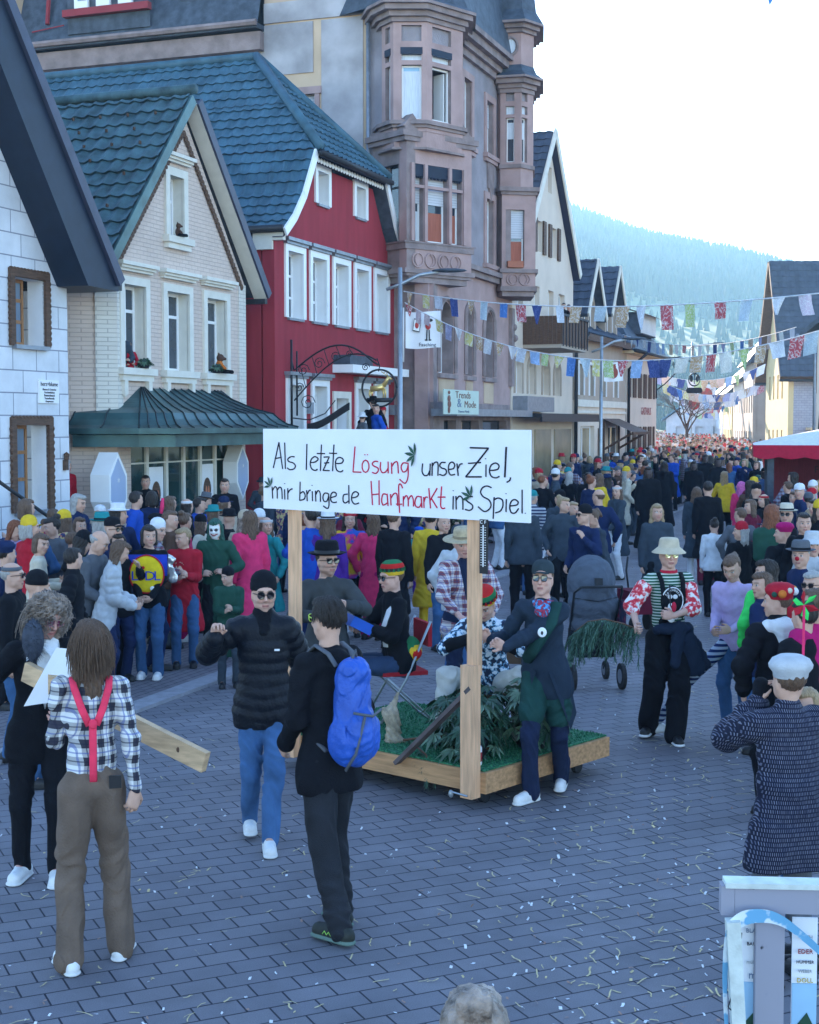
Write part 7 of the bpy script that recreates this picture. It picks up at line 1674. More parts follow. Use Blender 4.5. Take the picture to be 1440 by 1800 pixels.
# plaid shirt man in straw hat behind the chair
p = Pose(lean=6, head=(-10, 10, -4), rh=(-.12, -.34, 1.02), re=(-.9, .4, -.3), rhd=(.3, -.9, -.3), rhn=(0, -.3, -1), rc=.35, lh=(.20, -.25, 1.0), le=(.8, .5, -.3), sw=.18)
g_ = G(812, 1283); e = person(0, 0, 1.82, 12, p, 'man in straw hat and checked flannel shirt standing behind the camp chair', loc=(AT(815, 900, 13.7).x, 13.7, 0))
put(e, 'body', body_mesh(p, .0055, skin=(.60, .33, .27), beard=((.3, .16, .12), .2))); put(e, 'undershirt', top_mesh(p, .009, .012, 0, .9, wr=.003, mats=[c_navy], collar=.03, name='undershirt')); put(e, 'shirt', top_mesh(p, .0065, .024, -.08, .88, wr=.010, vneck=(.07, .35), mats=[plaid('wine_white_plaid', (.60, .58, .60), (.20, .06, .08), (.05, .05, .12), .075, 0, (.1, .12, .35))], name='shirt')); put(e, 'trousers', legs_mesh(p, .009, mats=[c_navy])); shoes(e, p, [m_shoeb, m_soleb])
put(e, 'hair', hair_mesh(p, 'short', .008, h_brown, under=True)); putmb(e, 'straw_hat', hat_mb(p, 'straw', 1.05), [M('straw_weave', (.42, .34, .22), .8, .2, 30), cloth('khaki_band', (.25, .2, .13))])
# man behind the left post
p = Pose(lean=4, head=(20, 0, 0), rh=(-.10, -.36, 1.22), lh=(.10, -.40, 1.32), re=(-.9, .3, -.5), le=(.9, .3, -.5), rhd=(.7, -.6, .3), lhd=(-.8, -.6, .2), rhn=(.3, -1, 0), lhn=(0, -1, 0), rc=.7, lc=.7)
e = person(0, 0, 1.78, 12, p, 'man in wide black hat and dark jacket holding the left sign post', loc=FF.w(-1.98, .42, .0)); e.location.z = .02
put(e, 'body', body_mesh(p, .006, skin=(.50, .30, .23), beard=((.08, .05, .04), .4))); put(e, 'jacket', top_mesh(p, .0075, .026, -.08, 1.0, wr=.008, mats=[cloth('charcoal_fleece', (.05, .055, .06))])); put(e, 'trousers', legs_mesh(p, .009, mats=[c_navy])); shoes(e, p, [m_shoeb, m_soleb])
put(e, 'hair', hair_mesh(p, 'short', .008, h_dark, under=True)); putmb(e, 'black_hat', hat_mb(p, 'fedora', 1.12), [c_black, m_shoeb]); mb, ml = sunglasses(p, m_frameb, m_lensb); putmb(e, 'sunglasses', mb, ml, False)
# plants on the deck
def palmate(loc, label, n, R_, H_, seed, mats, pot=True, nl=7):
    o = empty('potted_plant', loc, 0, label, 'plant'); q = random.Random(seed); mb = MB(); m2 = MB()
    for i in range(n):
        a = q.uniform(0, 2 * PI); r = R_ * math.sqrt(q.random()); z = H_ * q.uniform(.25, 1) * (1 - .35 * r / R_); c = Vector((r * math.cos(a), r * math.sin(a), z)); m2.tube([(0, 0, .05), (c.x * .5, c.y * .5, z * .7), c], .004, 4)
        out = Vector((c.x, c.y, 0)); out = out.normalized() if out.length > .01 else Vector((1, 0, 0)); nn = (Vector((0, 0, 1)) + out * .5 + Vector((q.gauss(0, .4), q.gauss(0, .4), 0))).normalized(); u0 = nn.cross(Vector((0, 0, 1))); u0 = u0.normalized() if u0.length > .05 else Vector((1, 0, 0)); v0 = nn.cross(u0); mi = q.choice((0, 0, 1)); S_ = q.uniform(.09, .17)
        for k in range(nl):
            th_ = -1.9 + 3.8 * k / (nl - 1); L = S_ * (1 - .35 * abs(th_) / 1.9); d = u0 * math.sin(th_) + v0 * math.cos(th_); s2 = nn.cross(d) * L * .15; tip = c + d * L - Vector((0, 0, L * .25)); m_ = c + d * L * .5; mb.add([c, m_ + s2, tip, m_ - s2], [(0, 1, 2, 3)], mi)
    mb.build('foliage', mats, o); m2.build('stem', m_wood, o)
    if pot: mb = MB(); mb.lathe([(0, 0.002), (.10, 0.002), (.13, .18), (.125, .18), (.10, .15), (0, .15)], n=16); mb.build('pot', m_dark, o, True)
    return o
lfm = [M('dark_leaf', (.018, .060, .032), .35, .4, 12, spec=.5), M('light_leaf', (.09, .16, .10), .35, .4, 12, spec=.5)]
palmate(fw(-.52, .50), 'bushy potted plant with broad dark hand-shaped leaves between the posts', 95, .30, .62, 3, lfm); palmate(fw(-.16, .85), 'pale-leaved potted plant behind the right sign post', 80, .26, .66, 6, lfm[::-1]); palmate(fw(-.30, .28), 'small low potted plant at the foot of the right sign post', 40, .18, .30, 9, lfm)
foliage_branch(fw(-.95, .22, .33), [(0, 0, .02), (.25, .02, .05), (.5, -.05, .03), (.68, -.10, .0)], 'cut fir branch lying along the front edge of the float', 8, 26, .22, .35); foliage_branch(fw(-.62, .02, .32), [(0, .1, .03), (.06, .0, .0), (.10, -.05, -.08)], 'dark fir sprig hanging over the front beam', 11, 14, .16, .9)
st = empty('tree_stump', fw(-1.12, .30), 0, 'gnarled pale driftwood stump standing at the front of the turf', 'driftwood'); S = Sdf(); S.cap((0, 0, .02), (0, .01, .12), .07, .05, .02).cap((0, 0, .12), (-.02, 0, .22), .055, .07, .02).cap((-.02, 0, .22), (.03, .0, .40), .035, .010, .02).cap((0, 0, .2), (-.07, 0, .26), .03, .02, .02).cap((0, 0, .03), (.08, -.02, .01), .04, .02, .02); put(st, 'stump', mk_mesh('stump', *S.mesh(.007, wrink(.01, 4))[:2], [M('bleached_wood', (.36, .30, .22), .85, .35, 18, .5, 50)]))
cn = empty('spray_can', fw(-.0 - .12, .12), 0, 'small white drinks can behind the right post', 'can'); mb = MB(); mb.lathe([(0, 0.002), (.030, 0.002), (.032, .01), (.032, .13), (.026, .145), (0, .145)], n=16); mb.build('can_body', m_pvc, cn, True); mb = MB(); mb.lathe([(.0325, .03), (.0328, .03), (.0328, .10), (.0325, .10)], n=16); mb.build('can_label', m_red, cn, True)
# ================================================================== POLES, FLAGS, BUNTING
def pole(x, y, hgt, arm, lab, flag=None):
    o = empty('street_lamp', (x, y, 0), 0, lab, 'street lamp', 'street lamps along the parade'); mb = MB(); mb.tube([(0, 0, 0), (0, 0, 1.2), (0, 0, hgt)], [.085, .07, .055], 10); mb.build('pole', m_metal, o, True)
    mb = MB(); mb.tube([(-.35, .0, hgt - .55), (0, 0, hgt - .42), (arm * .5, 0, hgt - .18), (arm, 0, hgt - .10)], .045, 7); mb.build('arm', m_metal, o, True); mb = MB(); mb.ell((arm + .25, 0, hgt - .07), (.45, .16, .055), 14, 6); mb.build('lamp_head', m_slate, o, True); return o
pole(-.24, 37, 6.75, 1.0, 'tall grey street lamp in front of the sandstone building carrying a white banner'); pole(6.85, 52, 5.9, .9, 'thin street lamp with a small arm in front of the dormer house'); pole(21.7, 112, 9.0, 1.8, 'distant street lamp standing in the sunlit crowd')
def banner(x0, x1, z0, z1, Y, lab, kind):
    o = empty('banner', (x0, Y, z0), 0, lab, 'banner', None); mb = MB(); n = 10
    mb.loft([[Vector(((x1 - x0) * i / n, .03 * math.sin(i * .9), z * (z1 - z0) - (.02 * math.sin(i * .5)))) for i in range(n + 1)] for z in (0, .5, 1)], closed=False); mb.build('cloth', m_paper, o, True)
    mb = MB(); mb.tube([(-.05, 0, -.35), (-.05, 0, z1 - z0 + .1)], .02, 5); mb.build('banner_rod', m_pvc, o, True); w_, h_ = x1 - x0, z1 - z0; mb = MB(); y = -.045
    if kind == 0:
        mb.obox((w_ * .32, y, h_ * .62), (w_ * .10, 0, -.02), (0, .004, 0), (.02, 0, h_ * .17), 1); mb.obox((w_ * .32, y - .006, h_ * .62), (w_ * .085, 0, -.017), (0, .004, 0), (.017, 0, h_ * .145), 2); mb.ell((w_ * .32, y - .014, h_ * .62), (w_ * .055, .004, h_ * .09), 12, 6, 0)
        mb.ell((w_ * .64, y, h_ * .60), (w_ * .08, .006, h_ * .10), 10, 6, 0); mb.ell((w_ * .66, y, h_ * .76), (w_ * .12, .006, h_ * .05), 10, 6, 1); mb.ell((w_ * .66, y, h_ * .70), (w_ * .04, .006, h_ * .06), 10, 6, 2)
        for dx in (-.03, .03): mb.bar((w_ * (.64 + dx), y, h_ * .5), (w_ * (.64 + dx * 1.3), y, h_ * .24), .03, .008, 1, up=(0, 1, 0)); mb.ell((w_ * (.64 + dx * 1.8), y, h_ * .22), (.04, .006, .02), 8, 5, 1)
        mb.build('carnival_figure', [M('banner_red', (.5, .06, .05), .8), m_shoeb, m_pvc], o); txt('Fasching', .13, c_ink, o, (w_ * .62, -.05, h_ * .09), (rad(90), 0, 0))
    else:
        mb.ell((w_ * .5, y, h_ * .45), (w_ * .22, .01, h_ * .30), 12, 8, 0); mb.ell((w_ * .46, y, h_ * .75), (w_ * .16, .01, h_ * .14), 12, 8, 0)
        for dx in (-.12, .10): mb.ell((w_ * (.46 + dx), y, h_ * .86), (w_ * .04, .01, h_ * .06), 6, 5, 0)
        mb.build('bear_emblem', M('banner_brown', (.30, .08, .06), .8), o)
banner(-.10, .79, 4.72, 5.64, 36.9, 'white square banner with a small dancing carnival figure and black script', 0); banner(6.93, 7.62, 4.30, 4.98, 51.9, 'pale banner with a red-brown bear emblem on the lamp pole', 1)
for (px, py, Y, lab) in ((1220, 572 + 15, 108, 'lower white square sign with a red disc on the distant lamp pole'), (1240, 560, 110, 'upper white square sign with a red disc beside the distant lamp pole')):
    c = AT(px if 'lower' in lab else 1242, 710 if 'lower' in lab else 692, Y); o = empty('street_sign', c, 0, lab, 'sign', 'square signs on the distant pole'); mb = MB(); mb.box(-.7, .7, -.03, .03, -.7, .7); mb.build('panel', m_paper, o); mb = MB(); mb.ell((0, -.04, 0), (.45, .02, .45), 14, 6); mb.build('disc', M('banner_red', (.5, .06, .05), .8), o)
FC = [(.70, .72, .78), (.08, .20, .50), (.30, .45, .70), (.62, .58, .24), (.34, .36, .55), (.55, .60, .68), (.50, .10, .12), (.62, .66, .72), (.62, .48, .42), (.50, .34, .20), (.05, .08, .25), (.72, .74, .70), (.60, .50, .58), (.45, .55, .62), (.66, .70, .76), (.40, .55, .20)]
fcm = [blotchy('flag_print_%d' % i, [c, tuple(min(1, v * 1.25 + .05) for v in c), c] if i % 3 else [c, (.75, .75, .76), c], 6 + i) for i, c in enumerate(FC)]
def bunting(a, b, sag, n, sz, lab, seed, skip=0):
    a, b = Vector(a), Vector(b); o = empty('bunting', a, 0, lab, 'bunting', 'strings of cloth bunting across the street'); q = random.Random(seed); P = lambda t: a.lerp(b, t) - a + Vector((0, 0, -sag * 4 * t * (1 - t)))
    mb = MB(); mb.tube([P(k / 24) for k in range(25)], .012 if sz > .2 else .008, 4); mb.build('string', c_white, o)
    for i in range(n):
        t = (i + .5 + q.uniform(-.15, .15)) / n; c = P(t); u = (P(min(1, t + .01)) - P(t - .01)).normalized(); w_ = sz * q.uniform(.75, 1.15); h_ = sz * q.uniform(.8, 1.3); sh = q.uniform(-.25, .25) * w_; tri = q.random() < .25; sw_ = q.uniform(-.5, .5); f = []
        for j in range(5):
            for k in range(5): s_ = (k / 4 - .5) * w_ * (1 - (.85 if tri else .1) * j / 4); f.append(c + u * (s_ + sh * j / 4) + Vector((0, sw_ * h_ * (j / 4) ** 2 * .5 + .04 * math.sin(k * 1.7 + j * .8 + i), -h_ * j / 4)))
        mb = MB(); mb.add(f, [(j * 5 + k, j * 5 + k + 1, (j + 1) * 5 + k + 1, (j + 1) * 5 + k) for j in range(4) for k in range(4)]); mb.build('cloth_flag', q.choice(fcm), o, True)
bunting(AT(710, 512, 36.9), AT(1445, 515, 24), .30, 20, .36, 'nearest string of large cloth flags tied to the lamp with the banner', 4)
bunting(AT(712, 532, 36.9), AT(1445, 580, 26), .95, 32, .32, 'second string of printed cloth squares sagging below the nearest one', 8)
bunting(AT(1095, 588, 60), AT(1400, 575, 44), .50, 22, .34, 'short string of cloths crossing in front of the green meadow', 12)
bunting(AT(1150, 655, 75), AT(1345, 640, 75), .6, 14, .45, 'distant string with a yellow and a red flag beside the inn sign', 15)
for k, (z0, z1, Y) in enumerate(((680, 668, 95), (700, 676, 112), (712, 690, 128), (724, 700, 142))): bunting(AT(1165 + k * 12, z0 - 8, Y), AT(1345 - k * 6, z1, Y), .9, 20, .55, ('highest', 'second highest', 'second lowest', 'lowest')[k] + ' of the four far strings of small flags over the sunlit crowd', 20 + k)
o = empty('pennant', AT(1357, -30, 8), 0, 'tip of a blue cloth pennant hanging in at the top right corner', 'pennant'); mb = MB(); mb.add([(-.06, 0, .05), (.06, 0, .05), (.03, .01, -.05), (-.01, 0, -.12)], [(0, 1, 2, 3)]); mb.build('cloth_flag', fcm[1], o)
# ================================================================== STALL, BARRIER, STROLLER
o = empty('market_stall', (9.86, 31.67, 0), rad(-13), 'wooden market stall with dark red walls and red-edged white canopy', 'stall'); mb = MB(); mb.box(-1.95, 1.9, -1.9, 1.9, .0, 1.0, 0); mb.box(-1.95, 1.9, 1.7, 1.9, 1, 2.2, 0); mb.box(1.75, 1.9, -1.9, 1.7, 1.0, 2.2, 0); mb.build('wall', M('dark_red_boards', (.16, .025, .04), .75, .2, 6, stretch=(6, 6, 1)), o)
for x, y in ((-1.95, -1.95), (1.9, -1.95), (-1.95, 1.95), (1.9, 1.95)): mb = MB(); mb.box(x - .07, x + .07, y - .07, y + .07, 0, 2.2); mb.build('post', m_slate, o)
mb = MB(); c4 = [(-2.3, -2.25), (2.3, -2.25), (2.3, 2.25), (-2.3, 2.25)]; mb.loft([[Vector((*c, 2.36)) for c in c4], [Vector((c[0] * .75, c[1] * .75, 2.50)) for c in c4], [Vector((c[0] * .3, c[1] * .3, 2.72)) for c in c4], [Vector((0, 0, 2.80))] * 4]); mb.build('canopy', cloth('white_tarpaulin', (.62, .62, .68), .6), o)
mb = MB()
for (a, b) in zip(c4, c4[1:] + c4[:1]):
    K = 36; mb.loft([[Vector((a[0] + (b[0] - a[0]) * k / K, a[1] + (b[1] - a[1]) * k / K, 2.37)) * 1.003 for k in range(K + 1)], [Vector((a[0] + (b[0] - a[0]) * k / K, a[1] + (b[1] - a[1]) * k / K, 2.13 - .05 * abs(math.sin(k * PI / 4)))) * 1.003 for k in range(K + 1)]], closed=False)
mb.build('valance', cloth('crimson_tarpaulin', (.36, .012, .04), .6), o); txt('FIXE', .22, m_dark, o, (-.7, 1.68, 1.75), (rad(90), 0, 0))
bz = 5.3; o = empty('barrier', (1.45, bz, 0), rad(-4), 'scuffed white wooden barrier frame with sponsor panels at the lower right corner', 'barrier'); m_bw = M('scuffed_white_paint', (.58, .62, .58), .6, .2, 9, .2, 30); m_bg = blotchy('chipped_grey_paint', [(.05, .05, .06), (.27, .26, .31), (.30, .29, .34)], 14, thr=(.30, .36))
mb = MB(); mb.box(-.275, 1.2, -.04, .05, 1.125, 1.145, 0); mb.box(-.24, 1.2, -.03, .03, 1.03, 1.124, 1); mb.box(-.29, -.241, -.03, .03, 1.02, 1.13, 1); mb.build('top_rail', [m_bw, m_bg], o)
for x in (-.10,): mb = MB(); mb.box(x - .06, x + .045, -.028, .02, .0, 1.029); mb.build('upright', m_bg, o)
mb = MB(); mb.bar((-.255, -.08, 1.02), (-.19, -.08, 0), .05, .06); mb.build('slanted_leg', m_bw, o); m_lands = [(-.215, -.115), (-.018, .075)]
for i, (x0, x1) in enumerate(m_lands):
    mb = MB(); mb.box(x0, x1, .022, .030, .30, 1.0, 0); z0 = .52; mb.box(x0 + .001, x1 - .001, .015, .021, .55, .75, 1); mb.prism([(x0 + .002, z0), (x0 + .002, .57), ((x0 + x1) / 2 + .01, .64), (x1 - .002, .57), (x1 - .002, z0)], .010, .0145, 2); mb.box(x0 + .001, x1 - .001, .011, .0150, .36, .52, 3)
    for k in range(5): mb.ell((x0 + .012 + k * .018, .009, .47 + .01 * (k % 2)), (.006, .002, .006), 6, 4, 4)
    pb = mb.build('sponsor_panel', [m_paper, M('sky_print', (.30, .50, .68), .6), M('hill_print', (.015, .06, .035), .6), M('field_print', (.12, .25, .05), .6), M('flower_print', (.55, .10, .04), .6)], o)
    cx = (x0 + x1) / 2
    for tx, z, sz, c in (((('BLAU', .95, .022, m_sbl)), ('BAUR', .90, .018, c_ink), ('müller', .83, .018, m_metal), ('m', .78, .04, m_sbl)) if i == 0 else (('WITH', .93, .02, m_metal), ('EDER', .875, .024, m_red), ('HUMMER', .835, .016, c_ink), ('WEBER', .80, .016, m_metal), ('DOLL', .765, .024, M('sign_yellow', (.5, .36, .06), .6)))): txt(tx, sz, c, pb, (cx, .008, z), (rad(90), 0, 0))
mb = MB(); tp = [(-.275, -.06, .55), (-.29, -.08, .80), (-.28, -.09, .98), (-.24, -.095, 1.045), (-.17, -.09, 1.065), (-.09, -.085, 1.05), (0, -.07, .985), (.08, -.06, .91), (.17, -.05, .80), (.28, -.05, .66)]; P = rom(tp and [(a_[0], a_[2]) for a_ in tp], 4); P = [Vector((v.x, -.085, v.y)) for v in P]
mb.loft([[p_, p_ + Vector((.02, .012, -.055))] for p_ in P], closed=False); tape = empty('barrier_tape', (1.45, bz, 0), rad(-4), 'printed blue and white tape looped over the white barrier frame', 'tape'); mb.build('tape_strip', blotchy('printed_tape', [(.16, .40, .62), (.66, .74, .80), (.70, .76, .80)], 12), tape, True)
mb = MB(); mb.tube([(-.225, -.1, .98), (-.24, -.1, .8), (-.27, -.1, .70), (-.25, -.1, .68)], .003, 4); mb.build('tie_cord', m_dark, tape)
st = empty('stroller', (AT(1040, 900, 15.6).x, 15.6, 0), rad(8), 'grey pushchair with raised hood seen from the back', 'stroller')
S = Sdf(); S.ell((0, 0, 1.12), (.26, .30, .30), .04).cap((-.12, -.10, .90), (.12, -.10, .90), .16, .16, .05).cap((-.1, -.05, .72), (.1, -.05, .72), .15, .15, .05); put(st, 'hood', mk_mesh('hood', *S.mesh(.011, wrink(.006, 2))[:2], [cloth('grey_canvas', (.085, .10, .13))]))
mb = MB(); mb.box(-.04, .04, -.33, -.29, 1.12, 1.20); mb.tube([(-.24, -.20, .98), (0, -.31, .95), (.24, -.20, .98)], .006, 4); mb.build('buckle', m_dark, st)
mb = MB(); mb.box(-.20, .20, -.22, .2, .34, .60); mb.build('basket', c_black, st)
for g in (1, -1):
    mb = MB(); mb.tube([(g * .25, .35, .12), (g * .24, .0, .55), (g * .26, -.30, 1.05), (g * .22, -.42, 1.12)], .014, 6); mb.build('frame', m_dark, st, True)
    for y, r in ((.35, .10), (-.28, .14)):
        mb = MB(); mb.tube([(g * .27 - .02, y, r), (g * .27 + .02, y, r)], r, 18); wl = mb.build('wheel', m_soleb, st); mb = MB(); mb.tube([(g * .27 - .024, y, r), (g * .27 + .024, y, r)], r * .55, 14); mb.build('rim', m_zinc, wl)
mb = MB(); mb.tube([(-.22, -.42, 1.12), (.22, -.42, 1.12)], .016, 6); mb.build('handle', m_dark, st, True)
mb = MB(); q = random.Random(1)
for i in range(60): x = .26 + q.random() * .06; mb.tube([(x, -.3 + q.random() * .2, .95), (x + q.gauss(0, .01), -.3 + q.random() * .2, .45 + q.random() * .1)], .006, 4)
mb.build('fringe_blanket', blotchy('wine_navy_fringe', [(.16, .02, .05), (.02, .02, .05)], 9), st)
wg = empty('hand_cart', (AT(1128, 950, 19.5).x, 19.5, 0), rad(15), 'small dark red hand cart standing behind the blonde woman', 'cart'); mb = MB(); mb.box(-.2, .2, -.35, .35, .3, .58); mb.build('cart_body', cloth('dark_red_canvas', (.12, .012, .03)), wg)
for g in (1, -1):
    for y in (.27, -.27): mb = MB(); mb.tube([(g * .22 - .02, y, .13), (g * .22 + .02, y, .13)], .13, 16); mb.build('wheel', m_soleb, wg)
mb = MB(); mb.tube([(0, .35, .35), (0, .5, .8), (0, .45, 1.0)], .015, 6); mb.build('handle', m_dark, wg, True)
# bare tree in the far street
tr_ = empty('bare_tree', (AT(1222, 742, 104).x - .6, 104, 0), 0, 'bare winter tree standing in the distant sunlit crowd', 'tree'); q = random.Random(5); mb = MB(); m2 = MB(); mb.tube([(0, 0, 0), (.05, 0, 1.5), (0, 0, 2.6)], [.16, .13, .10], 8)
def br_(p0, d, L, r, dep):
    p1 = p0 + d * L; (mb if dep < 2 else m2).tube([p0, p0.lerp(p1, .5) + Vector((q.gauss(0, .03), q.gauss(0, .03), 0)) * L, p1], [r, r * .8, r * .6], 5 if dep < 2 else 3, cap=False)
    if dep < 5:
        for k in range(3): br_(p0.lerp(p1, q.uniform(.5, 1)), (d + Vector((q.gauss(0, .55), q.gauss(0, .55), q.gauss(.1, .35)))).normalized(), L * q.uniform(.6, .8), r * .55, dep + 1)
for k in range(6): a = k * 1.05; br_(Vector((0, 0, 2.0 + k * .12)), Vector((math.cos(a) * .6, math.sin(a) * .6, 1)).normalized(), 1.5, .07, 0)
mb.build('trunk', m_wood, tr_, True); m2.build('crown', M('twig_bark', (.16, .13, .11), .9, .2), tr_)
# litter and straw
mb = MB(); q = random.Random(12)
for i in range(1500):
    px, py = q.uniform(-50, 1440), 742 + 1150 * q.random() ** .85 * .95 + 60
    if q.random() < .55: px = q.gauss(1130, 190)
    g = G(px, py)
    if g.y > 40: continue
    a = q.uniform(0, PI); L = q.choice((.012, .015, .02, .05, .09)) * (1 if i % 3 else 1.3); wd_ = .0048 if L > .03 else .0075; P = [g + Vector((0, 0, .006))]; d = Vector((math.cos(a), math.sin(a), 0))
    for k in range(4): P.append(P[-1] + d * L / 4 + Vector((0, 0, q.uniform(-.003, .006)))); d = (d + Vector((q.gauss(0, .35), q.gauss(0, .35), 0))).normalized()
    for p_ in P: p_.z = max(p_.z, .005)
    sd = Vector((-d.y, d.x, 0)) * wd_ * q.uniform(.6, 1.2); mb.add([v for p_ in P for v in (p_ - sd, p_ + sd)], [(2 * k, 2 * k + 1, 2 * k + 3, 2 * k + 2) for k in range(4)], 0 if L > .03 else q.choice((1, 1, 1, 0, 2)))
tag(mb.build('straw_litter', [M('straw', (.52, .43, .24), .8, .25, 40), M('paper_scrap', (.62, .64, .68), .8, .1), M('dirty_scrap', (.30, .20, .17), .8, .1)]), 'straw stalks and paper scraps scattered over the road pavers', 'litter', kind='stuff')
# ================================================================== THE CROWD
PZ = [Pose(lean=2), Pose(lean=4, head=(25, 4, 0), lh=(.06, -.24, .96), rh=(-.06, -.24, .96), le=(.6, .5, -.4), re=(-.6, .5, -.4), lhd=(-.8, -.3, -.4), rhd=(.8, -.3, -.4), lf=(.09, -.03, 0)),
      Pose(lean=3, head=(-30, -2, 0), lh=(.14, -.26, 1.36), le=(.5, .3, -.8), lhd=(-.3, -.3, .9), rh=(-.20, -.14, .98)), Pose(lean=12, head=(10, 26, 0), lh=(.10, -.34, 1.05), rh=(-.10, -.32, 1.02), lhd=(-.6, -.8, 0), rhd=(.6, -.8, 0)),
      Pose(lean=3, head=(55, 0, 0), lh=(.25, -.08, .96), rh=(-.25, -.08, .96), le=(.9, .6, 0), re=(-.9, .6, 0)), Pose(lean=6, head=(-50, 8, 4), lh=(.05, -.30, 1.18), rh=(-.07, -.30, 1.14), lhd=(-.5, -.6, .6), rhd=(.5, -.6, .6), rf=(-.11, -.05, 0)),
      Pose(lean=2, twist=8, head=(-15, 0, 0), lh=(.24, -.02, .84), rh=(-.18, -.22, 1.30), re=(-.6, .4, -.7), rhd=(.3, -.2, .9), lf=(.08, -.16, 0), rf=(-.10, .14, .02)), Pose(lean=5, head=(0, 10, 0), lh=(.15, -.2, 1.1), rh=(-.15, -.2, 1.08), lhd=(-.8, -.3, .3), rhd=(.8, -.3, .2), le=(.7, .6, -.5), re=(-.7, .6, -.5)),
      Pose(lean=3, head=(0, 0, 0), lh=(.08, -.20, 1.50), rh=(-.08, -.20, 1.50), le=(.8, .2, -.9), re=(-.8, .2, -.9), lhd=(-.2, -.2, .9), rhd=(.2, -.2, .9))]
TK = {'q': dict(t=.045, hem=-.24, ribs=(.012, .11), flare=.03, collar=.03), 'j': dict(t=.028, hem=-.10), 'c': dict(t=.032, hem=-.42, flare=.035), 'h': dict(t=.026, hem=-.09, hood=True), 's': dict(t=.016, hem=-.05), 'p': dict(t=.036, hem=-.12, ribs=(.013, .08), collar=.04), 'd': dict(t=.020, hem=-.34, flare=.10), 'r': dict(t=.05, hem=-.78, flare=.05, hood=True)}
CC = {'black': (.008, .009, .013), 'navy': (.012, .022, .07), 'blue': (.015, .07, .38), 'grey': (.10, .11, .13), 'slate': (.04, .055, .075), 'green': (.02, .07, .05), 'red': (.38, .015, .03), 'pink': (.68, .04, .14), 'magenta': (.38, .012, .12), 'white': (.62, .64, .68), 'beige': (.40, .33, .25), 'brown': (.09, .05, .035), 'yellow': (.62, .42, .03), 'neon green': (.05, .62, .12), 'purple': (.07, .02, .22), 'wine': (.11, .012, .03), 'teal': (.02, .22, .24), 'lilac': (.48, .38, .62), 'orange': (.55, .16, .03), 'denim': (.04, .10, .22), 'silver': (.45, .47, .50), 'cream': (.55, .50, .40)}
PAT = {'checked': plaid('crowd_check', (.30, .28, .27), (.05, .05, .09), (.25, .05, .05), .07), 'striped': stripes('crowd_stripe', (.03, .04, .09), (.42, .43, .46), .055), 'printed': blotchy('crowd_print', [(.03, .05, .12), (.35, .08, .12), (.5, .42, .2)], 16), 'camouflage': blotchy('crowd_camo', [(.05, .06, .03), (.12, .11, .07), (.02, .025, .02)], 11)}
def cm(c): return PAT[c] if c in PAT else cloth(c.replace(' ', '_') + '_fabric', CC[c])
HM = {'brown': h_brown, 'dark': h_dark, 'blond': h_blond, 'grey': h_grey, 'ash': h_ash, 'green': M('green_dyed_hair', (.02, .08, .06), .6, .4, 30), 'auburn': M('auburn_hair', (.20, .07, .035), .5, .4, 40, .6, 90, stretch=(3, 3, .6)), 'pink': M('pink_wig', (.55, .12, .35), .6, .3, 30)}
_pc = {}
def part(kind, pz, arg, h):
    k = (kind, pz, arg, h)
    if k in _pc: return _pc[k]
    p = PZ[pz]
    if kind == 'body': m = body_mesh(p, h, face=arg if arg in ('skull', 'mask') else None, hands=h < .011, fem=arg == 'f')
    elif kind == 'top': a = dict(TK[arg]); m = top_mesh(p, h, wr=.008, mats=[c_black], name='top', seed=pz + 1, **a)
    elif kind == 'legs': m = legs_mesh(p, h, (.096, .068, .060), .007)
    elif kind == 'hair': m = hair_mesh(p, arg[0], h, h_dark, 1, .15 if arg[0] == 'long' else .1, under=arg[1])
    elif kind == 'shoe': m = shoe_mesh(p, arg, [m_shoeb, m_sole], h)
    _pc[k] = m; return m
def arrs(me, mi):
    n = len(me.vertices); V = np.empty(n * 3, np.float32); me.vertices.foreach_get('co', V); l = np.empty(len(me.loops), np.int32); me.loops.foreach_get('vertex_index', l); ls = np.empty(len(me.polygons), np.int32); me.polygons.foreach_get('loop_total', ls)
    C = np.zeros((n, 4), np.float32); a = me.color_attributes.get('Col')
    if a: c = np.empty(n * 4, np.float32); a.data.foreach_get('color', c); C = c.reshape(-1, 4)
    return V.reshape(-1, 3), l, ls, C, np.full(len(ls), mi, np.int32)
def joined(name, items, nm):
    Vs, ls_, lt, Cs, Ms = [], [], [], [], []; b = 0
    for me, mi in items: V, l, t, C, m = arrs(me, mi); Vs.append(V); ls_.append(l + b); lt.append(t); Cs.append(C); Ms.append(m); b += len(V)
    V, l, t, C, m = map(np.concatenate, (Vs, ls_, lt, Cs, Ms)); me = bpy.data.meshes.new(name); me.vertices.add(len(V)); me.vertices.foreach_set('co', V.ravel()); me.loops.add(len(l)); me.loops.foreach_set('vertex_index', l.astype(np.int32)); me.polygons.add(len(t)); me.polygons.foreach_set('loop_start', np.concatenate([[0], np.cumsum(t)[:-1]]).astype(np.int32))
    for i in range(nm): me.materials.append(m_dark)
    me.polygons.foreach_set('material_index', m); me.polygons.foreach_set('use_smooth', np.ones(len(t), bool)); me.update(calc_edges=True); a = me.color_attributes.new('Col', 'FLOAT_COLOR', 'POINT'); a.data.foreach_set('color', C.ravel()); return me
def setm(o, mats):
    for i, m in enumerate(mats): o.material_slots[i].link = 'OBJECT'; o.material_slots[i].material = m
    return o
m_skin = _mats['skin']; _hc = {}
def hatme(pz, kind):
    k = (pz, kind)
    if k not in _hc: ob = hat_mb(PZ[pz], kind).build('hat', [c_black] * (1 if kind in ('beanie', 'beret', 'cap', 'bucket', 'headband') else 2), None, True); _hc[k] = ob.data; bpy.data.objects.remove(ob)
    return _hc[k]
